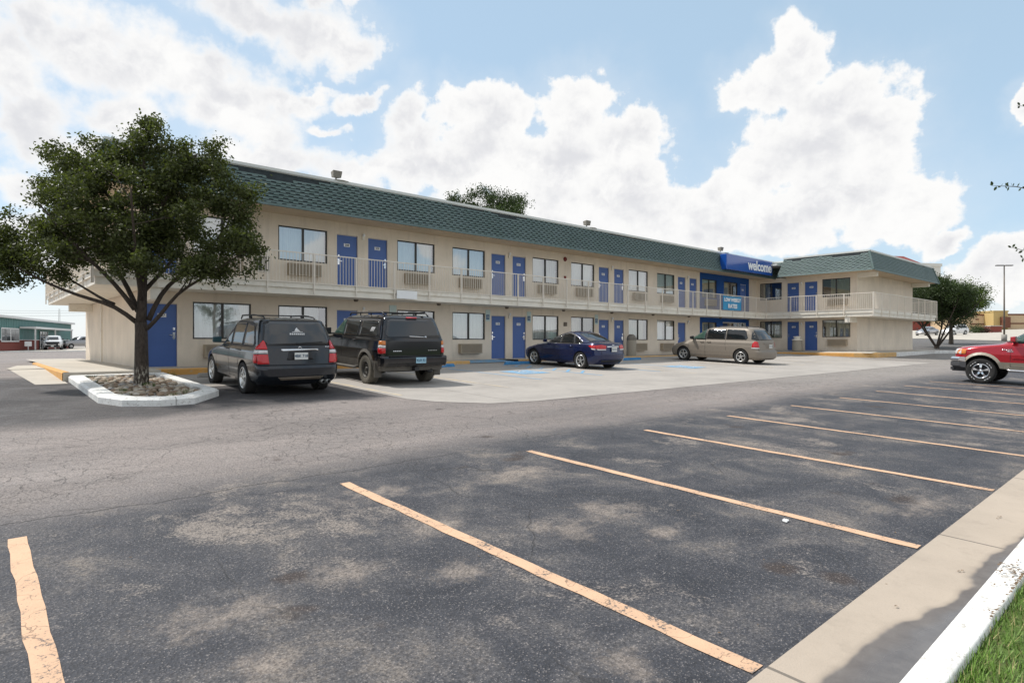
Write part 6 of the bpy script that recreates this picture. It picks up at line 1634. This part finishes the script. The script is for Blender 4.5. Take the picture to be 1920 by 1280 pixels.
def simple_tree(lb, x, y, H, W, seed, leafm, barkm, tips, per, size, zb=None, multi=1, group=None, low=.3, extra=None, name='tree', sigma=.2):
    rr_ = random.Random(seed); z = gz(x, y) if zb is None else zb; limbs = []
    th = H * low
    if multi == 1:
        limbs.append(([(0, 0, -.1), (.05, 0, th), (0, .05, H * .85)], H * .028 + .05, .02))
        st = [(0, 0, th)]
    else:
        st = []
        limbs.append(([(0, 0, -.1), (0, 0, .25)], .24, .20))
        for i in range(multi):
            a = 6.28 * i / multi + rr_.uniform(-.3, .3); sp_ = W * .16; p = (cos(a) * sp_, sin(a) * sp_, th); st.append(p)
            limbs.append(([(cos(a) * .06, sin(a) * .06, .15), (p[0] * .55, p[1] * .55, th * .55), p, (p[0] * 2, p[1] * 2, H * .62)], .10, .03))
    for i in range(9):
        a = i * 2.4 + rr_.uniform(-.3, .3); s_ = rr_.choice(st); L_ = W * rr_.uniform(.28, .42)
        limbs.append(([s_, (s_[0] + cos(a) * L_ * .5, s_[1] + sin(a) * L_ * .5, th + H * .18), (s_[0] + cos(a) * L_, s_[1] + sin(a) * L_, th + H * rr_.uniform(.25, .5))], .06, .015))
    blobs = []
    for i in range(11):
        a = i * 2.4; q = rr_.uniform(.15, .36) * W; zz = th + (H - th) * rr_.uniform(.18, .80); k = 1 - .45 * abs((zz - th) / (H - th) - .4)
        rx = W * rr_.uniform(.13, .20); blobs.append((cos(a) * q * k, sin(a) * q * k, zz, rx, rx, rx * .75, 1))
    blobs.append((0, 0, H * .84, W * .17, W * .17, H * .13, 1)); blobs.append((0, 0, th + (H - th) * .45, W * .26, W * .26, H * .22, 1.6))
    if extra: blobs += extra
    return tree(name, lb, 'tree', (x, y, z), limbs, blobs, tips, per, size, leafm, barkm, seed, group=group, r0=.24, sigma=sigma)
# behind the motel, showing over the roof
simple_tree('tall tree behind the motel whose top shows over the middle of the roof', 33.9, 42.0, 14.9, 8.6, 31, M['leaf3'], M['bark2'], 380, 26, .10, group=None, low=.35, sigma=.26, extra=[(1.9, -1.7, 12.7, 1.5, 1.5, 1.0, 1.6), (-1.7, 1.5, 12.4, 1.3, 1.3, .9, 1.2)])
# at the right end of the motel
simple_tree('multi stemmed dark tree right beside the end wall of the motel wing', 66.3, 15.9, 6.6, 7.8, 41, M['leaf3'], M['bark'], 430, 30, .075, multi=5, low=.30, sigma=.26)
simple_tree('lighter yellow-green tree behind and right of the multi stemmed tree', 77.0, 17.2, 7.0, 8.0, 45, M['leaf2'], M['bark2'], 330, 26, .085, low=.32, sigma=.3)

# ------------------------------------------------------------------ surroundings, left
def fr(px, d): t_ = (px - 960) / 1145.; v = DP * d + RT * (t_ * d); return v.x, v.y
sheet('left_driveway', lin(-60, 17, 6), [84, 100, 140], .02, M['walk'], zf=gfar)
sheet('right_driveway', [92, 130, 200, 400], [-60, 12, 24, 28, 90], .03, M['walk'], zf=gfar)
mb = MB()
for i in range(12):
    a, b = -60 + i * 6.5, -53.5 + i * 6.5; z = gfar(a, 83)
    mb.box(a, b, 83.4, 83.9, gz(0, 83) - .1, gz(0, 83) + .16)
tag(mb.build('far_kerb', M['kerbwhite']), kind='structure')
M['teal'] = pmat('teal_metal_wall', (.045, .17, .16), .5, var=.06)
def brickm(name, c, mortar=(.3, .26, .22)):
    t = NT(name); v = t.obj(); b = t.node('ShaderNodeTexBrick'); mp = t.node('ShaderNodeMapping'); t.l.new(v, mp.inputs[0]); mp.inputs['Rotation'].default_value = (pi / 2, 0, 0); t.l.new(mp.outputs[0], b.inputs['Vector'])
    b.inputs['Color1'].default_value = col4(c); b.inputs['Color2'].default_value = col4(mul(c, .7)); b.inputs['Mortar'].default_value = col4(mortar); b.inputs['Scale'].default_value = 4
    t.bsdf(b.outputs[0], .9); return t.m
M['brick'] = brickm('red_brick', (.28, .055, .040), (.22, .10, .08))
M['trim'] = pmat('white_trim', (.70, .69, .68), .5, var=.04)
M['tanwall'] = pmat('tan_wall', (.56, .42, .27), .9, var=.06); M['yellowwall'] = pmat('yellow_wall', (.50, .36, .15), .9, var=.06); M['brownband'] = pmat('brown_band', (.16, .06, .035), .8)
M['whitewall'] = pmat('white_wall', (.66, .65, .60), .8, var=.05); M['redroof'] = pmat('red_roof', (.22, .045, .035), .7)
ox, oy = fr(132, 101)
off = thing('office_building', 'low teal metal office with red brick base and white awning at far left', 'building', (ox, oy, gz(ox, oy)), radians(252.4))
a = MB(); a.box(0, 42, -18, 0, .0, 3.9); 
a.build('brick_base', M['brick'], off); off.children[0].scale = (1, 1, 1.3 / 3.9)
a = MB()
for i in range(70): a.box(.0 + i * .6, .5 + i * .6, 0.02, .05, 1.35, 3.9)
a.box(.0, 42, -17.9, .02, 1.3, 3.9); a.build('metal_wall', M['teal'], off)
a = MB(); a.box(-.5, 42.5, -18.4, .55, 3.9, 4.18); a.prism([(-.5, -18.4), (42.5, -18.4), (42.5, .5), (-.5, .5)], 4.18, lambda x, y: 4.18 if y > 0 else 5.2); a.build('roof', M['trim'], off)
a = MB(); a.box(.0, 42, .03, .09, 1.28, 1.36); a.box(-.12, .12, -.05, .12, 0, 3.9); a.build('wall_trim', M['trim'], off)
for (x0, x1) in ((26.3, 29.2), (29.5, 32.4), (37, 40)):
    a = MB(); a.box(x0 - .12, x1 + .12, .06, .12, 1.05, 2.75); w_ = a.build('window', M['trim'], off)
    b = MB()
    for q in (0, 1): xm = x0 + (x1 - x0) * .5 * q; b.box(xm + .06, xm + (x1 - x0) / 2 - .06, .13, .14, 1.2, 2.62)
    b.build('pane', M['cglassgrey'], w_)
a = MB(); a.box(7, 26, .1, 1.8, 2.75, 3.0); aw = a.build('awning', M['trim'], off)
for x_ in (7.2, 16.5, 25.8):
    a = MB(); a.box(x_ - .07, x_ + .07, 1.6, 1.74, 0, 2.75); a.build('awning_post', M['trim'], off)
a = MB(); a.box(13.6, 17.4, .08, .12, 0.05, 2.5); g_ = a.build('glass_door', M['cglass'], off)
b = MB(); 
for x_ in (13.6, 14.9, 16.1, 17.4): b.box(x_ - .05, x_ + .05, .12, .16, 0.05, 2.55)
b.build('door_frame', M['trim'], g_)
ox2, oy2 = fr(53, 76)
o = thing('road_sign', 'small white sign on a post in front of the teal office', 'sign', (ox2, oy2, gz(ox2, oy2)))
a = MB(); a.box(-.04, .04, -.04, .04, 0, 1.0); a.build('post', M['trim'], o); a = MB(); a.box(-.35, .35, -.05, -.02, .55, 1.15); a.build('panel', M['signwhite'], o)
o.rotation_euler = (0, 0, radians(-10))
x_, y_ = fr(104, 79.5); far_car('white pickup facing the camera in front of the teal office', 'pickup_truck', 'pickup truck', P_w, 'pickup', x_, y_ + 2.5, 263, 'vehicles at the teal office')
x_, y_ = fr(150, 96); far_car('silver pickup seen from its side, half hidden behind the left corner of the motel', 'pickup_truck', 'pickup truck', P_g, 'pickup', x_, y_, 205, 'vehicles at the teal office')
x_, y_ = fr(111, 135); o = thing('radio_mast', 'thin pale mast rising behind the teal office', 'mast', (x_, y_, gz(x_, y_)))
a = MB()
for q in range(3): a.tube([(cos(q * 2.1) * .25, sin(q * 2.1) * .25, 0), (cos(q * 2.1) * .12, sin(q * 2.1) * .12, 8.4)], .04, 4)
for q in range(20): a.tube([(.2, 0, q * .42), (-.1, .17, q * .42 + .3)], .02, 3)
a.build('lattice', M['steel'], o)
x1_, y1_ = fr(-260, 118); x2_, y2_ = fr(330, 150)
o = thing('power_line', 'power line of thin wires crossing the sky over the teal office', 'power line', (x1_, y1_, gz(x1_, y1_)))
a = MB(off=o.location)
for (xx, yy) in ((x1_, y1_), (x2_, y2_)):
    a = MB(off=o.location); a.tube([(xx, yy, gz(xx, yy)), (xx, yy, 9.5)], [.16, .11], 8); a.box(xx - .1, xx + .1, yy - 1.1, yy + 1.1, 8.2, 8.35); a.build('utility_pole', M['bark2'], o)
for k, zz in enumerate((6.1, 6.7, 7.2)):
    a = MB(off=o.location); a.tube([(x1_ + (x2_ - x1_) * q / 12, y1_ + (y2_ - y1_) * q / 12, zz + (q / 12) * 1.4 - 1.2 * (1 - (q / 6 - 1) ** 2)) for q in range(13)], .022, 4); a.build('wire', M['black'], o)

# ------------------------------------------------------------------ surroundings, right
def bldg(lb, px, d, wpx, H, depth, mat, name='shop_building', rz=-90 + 48.3, zb=None, build=None):
    x_, y_ = fr(px, d); z_ = gfar(x_, y_) if zb is None else zb; W = wpx * d / 1145.
    o = thing(name, lb, 'building', (x_, y_, z_), radians(rz))
    a = MB(); a.box(0, W, 0, depth, -.3, H); a.build('wall', mat, o, bevel=.03)
    a = MB(); a.box(-.1, W + .1, -.1, depth + .1, H, H + .35); a.build('parapet', M['brownband'] if mat is M['tanwall'] else mat, o)
    if build: build(o, W, H)
    return o
def tan_parts(o, W, H):
    a = MB(); a.box(-.02, W + .02, -.14, -.02, H * .38, H * .46); a.build('band', M['brownband'], o)
    for i in range(2):
        a = MB(); a.box(W * (.3 + .4 * i) - .35, W * (.3 + .4 * i) + .35, -.2, -.02, H * .7, H * .78); a.build('wall_lamp', M['brownband'], o)
bldg('tan stucco shop with a dark brown band, left of the yellow tower front', 1818, 150, 46, 3.6, 14, M['tanwall'], build=tan_parts)
def yel(o, W, H):
    a = MB(); a.box(W * .45, W * .98, -.9, -.01, H * .12, H * .72); a.build('entry', M['brownband'], o)
bldg('mustard yellow tower front of a shop behind the lamp post', 1863, 147, 27, 4.3, 10, M['yellowwall'], build=yel)
bldg('long tan shop with a brown band at the far right edge', 1890, 149, 120, 3.5, 14, M['tanwall'], build=tan_parts)
bldg('red brick building with tan roof edge seen between the motel and the trees', 1690, 165, 82, 4.4, 14, M['brick'])
# tall hotel whose red roof shows above the wing roof
x_, y_ = fr(1668, 190); H_h = 20.2
o = thing('hotel_building', 'distant white hotel whose red gabled roof shows above the motel wing roof', 'building', (x_, y_, gfar(x_, y_)), radians(-30))
a = MB(); a.box(0, 19, 0, 14, 0, H_h); a.build('wall', M['whitewall'], o)
a = MB(); a.box(-.3, 19.3, -.3, 14.3, H_h, H_h + .9); a.build('parapet', M['whitewall'], o)
a = MB(); a.add([(2, 0, H_h + .8), (12, 0, H_h + .8), (12, 9, H_h + .8), (2, 9, H_h + .8), (4.5, 4.5, H_h + 3.6), (9.5, 4.5, H_h + 3.6)], [(0, 1, 5, 4), (1, 2, 5), (2, 3, 4, 5), (3, 0, 4)]); a.build('red_roof', M['redroof'], o)
# cars on the far lot
x_, y_ = fr(1738, 98); far_car('silver sedan on the far lot, left of the dark tree trunks', 'parked_car', 'car', P_g, 'sedan', x_, y_, 170, 'cars on the far lot at right')
x_, y_ = fr(1789, 98); far_car('white hatchback suv on the far lot, right of the dark tree trunks', 'parked_car', 'car', P_w, 'suv', x_, y_, 158, 'cars on the far lot at right')
# lamp post
x_, y_ = fr(1883, 72); zb = gz(x_, y_)
o = thing('street_lamp', 'tall thin lamp post with flat twin heads rising behind the red pickup', 'street lamp', (x_, y_, zb), radians(-42))
a = MB(); a.tube([(0, 0, 0), (0, 0, 640 * 0 + (640 - 498) * 72 / 1145. - zb)], [.10, .06], 10); a.build('pole', M['grille'], o)
a = MB(); a.tube([(0, 0, 0), (0, 0, .8)], .28, 12); a.build('base', M['stopgrey'], o)
zt_ = (640 - 498) * 72 / 1145. - zb
for sg in (-1, 1):
    a = MB(); a.box(min(.1 * sg, .95 * sg), max(.1 * sg, .95 * sg), -.16, .16, zt_ - .03, zt_ + .07); a.box(min(0, .2 * sg), max(0, .2 * sg), -.03, .03, zt_, zt_ + .04); a.build('lamp_head', M['black'], o)
# shrubs, brick enclosure and can on the far lot
for i, (px, d, s_, lm, lb) in enumerate(((1822, 112, 1.3, M['leaf3'], 'dark round shrub right behind the white suv on the far lot'), (1836, 110, .9, M['leaf3'], 'small grey-green shrub on the far verge below the tan shop'), (1849, 110, .8, M['leafred'], 'low reddish shrub on the far verge below the tan shop'))):
    x_, y_ = fr(px, d); o = thing('shrub', lb, 'shrub', (x_, y_, gfar(x_, y_)), group='shrubs on the far verge')
    rr_ = random.Random(i); cs = [(rr_.gauss(0, s_ * .5), rr_.gauss(0, s_ * .5), abs(rr_.gauss(s_ * .6, s_ * .35))) for _ in range(60)]
    leaves('foliage', cs, 22, .16, .09, lm, i, o)
    a = MB()
    for k_ in range(6): a.tube([(0, 0, 0), cs[k_]], .03, 4)
    a.build('stem', M['bark2'], o, fixn=False)
x_, y_ = fr(1858, 112); o = thing('brick_enclosure', 'low red brick enclosure with pale cap below the yellow tower', 'wall', (x_, y_, gfar(x_, y_)), radians(-41.7))
a = MB(); a.box(0, 2.0, 0, 1.5, -.1, 1.15); a.build('wall', M['brick'], o); a = MB(); a.box(-.08, 2.08, -.08, 1.58, 1.15, 1.32); a.build('cap', M['walk'], o)
SKY_S, CLOUD_S, SKYPALE, SUN_E, SUN_A, EXPO = .10, .71, 4.4, 3.0, 2.5, 0.5
# ------------------------------------------------------------------ sky, sun, camera
CAM_F = 1145.0 / 1920.0
TH = radians(48.297)
def skydir(px, py):
    a = math.atan((px - 960) / 1145.0); el = math.atan((640 - py) / math.hypot(1145.0, px - 960))
    return TH - a, el
SUN_AZ, SUN_EL = radians(122), radians(57)
w = bpy.data.worlds.new('World'); sc.world = w; w.use_nodes = True
t = w.node_tree; N = t.nodes; L = t.links; N.clear()
out = N.new('ShaderNodeOutputWorld')
sky = N.new('ShaderNodeTexSky'); sky.sky_type = 'NISHITA'; sky.sun_disc = False; sky.sun_elevation = SUN_EL; sky.sun_rotation = pi / 2 - SUN_AZ
sky.altitude = 800; sky.air_density = 1.0; sky.dust_density = 1.2; sky.ozone_density = 1.0
bg = N.new('ShaderNodeBackground'); bg.inputs[1].default_value = SKY_S
tc = N.new('ShaderNodeTexCoord')
def mth(op, a, b=0.0, c=None):
    nd = N.new('ShaderNodeMath'); nd.operation = op
    for i, v in enumerate((a, b, c)):
        if v is None: continue
        if isinstance(v, bpy.types.NodeSocket): L.new(v, nd.inputs[i])
        else: nd.inputs[i].default_value = v
    return nd.outputs[0]
def sm(x, a, b, lo=0, hi=1):
    nd = N.new('ShaderNodeMapRange'); nd.interpolation_type = 'SMOOTHSTEP'; L.new(x, nd.inputs[0])
    nd.inputs[1].default_value = a; nd.inputs[2].default_value = b; nd.inputs[3].default_value = lo; nd.inputs[4].default_value = hi; return nd.outputs[0]
def noi(v, s, d, r=.55):
    nd = N.new('ShaderNodeTexNoise'); L.new(v, nd.inputs['Vector']); nd.inputs['Scale'].default_value = s; nd.inputs['Detail'].default_value = d; nd.inputs['Roughness'].default_value = r; return nd
sp = N.new('ShaderNodeSeparateXYZ'); L.new(tc.outputs['Generated'], sp.inputs[0])
az = mth('ARCTAN2', sp.outputs[1], sp.outputs[0]); el = mth('ARCSINE', sp.outputs[2])
cm = N.new('ShaderNodeCombineXYZ'); L.new(az, cm.inputs[0]); L.new(el, cm.inputs[1])
def warp(v, src, scale, amp, det):
    n_ = noi(src, scale, det); s_ = N.new('ShaderNodeVectorMath'); s_.operation = 'SUBTRACT'; L.new(n_.outputs['Color'], s_.inputs[0]); s_.inputs[1].default_value = (.5, .5, .5)
    k = N.new('ShaderNodeVectorMath'); k.operation = 'SCALE'; L.new(s_.outputs[0], k.inputs[0]); k.inputs['Scale'].default_value = amp
    a = N.new('ShaderNodeVectorMath'); a.operation = 'ADD'; L.new(v, a.inputs[0]); L.new(k.outputs[0], a.inputs[1]); return a.outputs[0]
pv = warp(warp(cm.outputs[0], cm.outputs[0], 8, .11, 5), cm.outputs[0], 30, .030, 5)
BL = [ # px, py, rx, ry of each cloud lobe as seen from the lot (turned into azimuth / elevation)
 (1500, 120, 70, 70), (1425, 165, 78, 48), (1560, 185, 130, 75), (1640, 235, 105, 55), (1500, 300, 190, 75), (1580, 385, 240, 85), (1370, 355, 110, 75), (1690, 410, 130, 60), (1430, 440, 260, 50),
 (768, 215, 52, 62), (800, 262, 80, 50), (860, 200, 48, 45), (935, 215, 70, 52), (1085, 215, 105, 60), (1160, 265, 95, 60), (990, 300, 260, 85), (1120, 360, 260, 80), (1230, 390, 140, 70), (820, 320, 200, 55), (700, 310, 150, 40), (960, 420, 330, 60),
 (470, 40, 150, 45), (560, 65, 140, 55), (640, 100, 60, 32), (600, 20, 90, 20),
 (440, 190, 140, 85), (500, 240, 90, 60), (380, 130, 110, 45), (260, 105, 140, 75), (160, 60, 150, 70), (60, 30, 90, 50), (260, 210, 120, 60), (70, 215, 90, 110), (20, 110, 60, 70), (150, 290, 160, 50), (60, 340, 130, 45), (500, 300, 170, 40), (30, 460, 120, 80), (560, 180, 70, 25),
 (620, 235, 34, 13), (665, 188, 48, 17), (600, 160, 30, 14), (660, 20, 26, 14),
 (1910, 185, 42, 34), (1880, 520, 130, 65), (1780, 455, 60, 35)]
dm = None
for px, py, rx, ry in BL:
    a, e = skydir(px, py); sx = (rx / 1145.0) * cos(atan2(abs(px - 960), 1145)) ** 2; sy = (ry / 1145.0) * cos(atan2(abs(px - 960), 1145))
    s_ = N.new('ShaderNodeVectorMath'); s_.operation = 'SUBTRACT'; L.new(pv, s_.inputs[0]); s_.inputs[1].default_value = (a, e, 0)
    m_ = N.new('ShaderNodeVectorMath'); m_.operation = 'MULTIPLY'; L.new(s_.outputs[0], m_.inputs[0]); m_.inputs[1].default_value = (1 / sx, 1 / sy, 0)
    ln = N.new('ShaderNodeVectorMath'); ln.operation = 'LENGTH'; L.new(m_.outputs[0], ln.inputs[0])
    v = mth('SUBTRACT', 1.0, ln.outputs['Value'])
    dm = v if dm is None else mth('SMOOTH_MAX', dm, v, .25)
fb = noi(cm.outputs[0], 13, 9, .60).outputs[0]
fb2 = noi(cm.outputs[0], 3.2, 7, .6).outputs[0]
# elsewhere in the sky: broken cloud
daz = mth('ABSOLUTE', mth('SUBTRACT', az, TH)); other = mth('MULTIPLY', sm(daz, .72, .95), 1.0)
gen = mth('MULTIPLY', mth('SUBTRACT', fb2, .47), 4.0)
hi_el = sm(el, .52, .72)
other = mth('MAXIMUM', other, hi_el)
dens = mth('ADD', mth('MULTIPLY', dm, mth('SUBTRACT', 1.0, other)), mth('MULTIPLY', gen, other))
dd = mth('ADD', dens, mth('MULTIPLY', mth('SUBTRACT', fb, .5), 1.9))
sf = sm(az, TH + .05, TH + .40); mk1 = sm(dd, -.05, .24); mk2 = sm(dd, -.22, .55); mask = mth('ADD', mth('MULTIPLY', mk1, mth('SUBTRACT', 1.0, sf)), mth('MULTIPLY', mk2, sf))
mask = mth('MULTIPLY', mask, .97)
veil = mth('MULTIPLY', sm(mth('ADD', dens, mth('MULTIPLY', mth('SUBTRACT', fb2, .5), 2.2)), -.9, .9), .30)      # thin veil round the clouds
hz = mth('MULTIPLY', sm(el, .16, -.02), .75)
mask = mth('MAXIMUM', mask, mth('MAXIMUM', veil, hz))
# shading inside the clouds: undersides (denser above than here) turn grey
def shifted(v, off):
    a = N.new('ShaderNodeVectorMath'); a.operation = 'ADD'; L.new(v, a.inputs[0]); a.inputs[1].default_value = off; return a.outputs[0]
p2 = warp(cm.outputs[0], cm.outputs[0], 14, .05, 4)
fa = noi(p2, 9, 8, .6).outputs[0]; fbv = noi(shifted(p2, (.006, .022, 0)), 9, 8, .6).outputs[0]
ga = noi(p2, 30, 5, .6).outputs[0]; gb = noi(shifted(p2, (.002, .007, 0)), 30, 5, .6).outputs[0]
rel = mth('ADD', mth('MULTIPLY', mth('SUBTRACT', fbv, fa), 2.6), mth('MULTIPLY', mth('SUBTRACT', gb, ga), .7))
sh = noi(cm.outputs[0], 5.5, 6, .6)
base_g = mth('ADD', mth('MULTIPLY', mth('SUBTRACT', sh.outputs[0], .48), 3.2), rel)
shv = mth('MULTIPLY', sm(base_g, -.45, .60), sm(dd, .12, .9))
cr = N.new('ShaderNodeMix'); cr.data_type = 'RGBA'; L.new(shv, cr.inputs[0]); cr.inputs[6].default_value = (1.0, .99, .975, 1); cr.inputs[7].default_value = (.765, .765, .79, 1)
cb = N.new('ShaderNodeBackground'); L.new(cr.outputs[2], cb.inputs[0]); cb.inputs[1].default_value = CLOUD_S
# the sky itself: a little paler, as near the sun
pale = N.new('ShaderNodeMix'); pale.data_type = 'RGBA'; pale.inputs[0].default_value = .6; L.new(sky.outputs[0], pale.inputs[6]); pale.inputs[7].default_value = (SKYPALE, SKYPALE * 1.34, SKYPALE * 1.6, 1)
L.new(pale.outputs[2], bg.inputs[0])
mx = N.new('ShaderNodeMixShader'); L.new(mask, mx.inputs[0]); L.new(bg.outputs[0], mx.inputs[1]); L.new(cb.outputs[0], mx.inputs[2]); L.new(mx.outputs[0], out.inputs[0])
try: w.cycles.sampling_method = 'MANUAL'; w.cycles.sample_map_resolution = 1024
except Exception: pass
ld = bpy.data.lights.new('sun', 'SUN'); ld.energy = SUN_E; ld.angle = radians(SUN_A); ld.color = (1, .955, .89)
lo = bpy.data.objects.new('sun', ld); COL.objects.link(lo); lo.location = (0, 0, 40)
dv = Vector((cos(SUN_EL) * cos(SUN_AZ), cos(SUN_EL) * sin(SUN_AZ), sin(SUN_EL))); lo.rotation_euler = dv.to_track_quat('Z', 'Y').to_euler()
cd = bpy.data.cameras.new('camera'); cd.sensor_width = 36; cd.lens = 36 * CAM_F; cd.clip_end = 6000; cd.clip_start = .05
co = bpy.data.objects.new('camera', cd); COL.objects.link(co); co.rotation_euler = (pi / 2, 0, TH - pi / 2); sc.camera = co
sc.view_settings.view_transform = 'Standard'; sc.view_settings.look = 'None'; sc.view_settings.gamma = 1; sc.view_settings.exposure = EXPO
sc.cycles.max_bounces = 8; sc.cycles.transparent_max_bounces = 16; sc.cycles.use_denoising = True
# lift everything so that the near ground lies at z = 0
for o in list(COL.objects):
    if o.parent is None: o.location.z += EYE
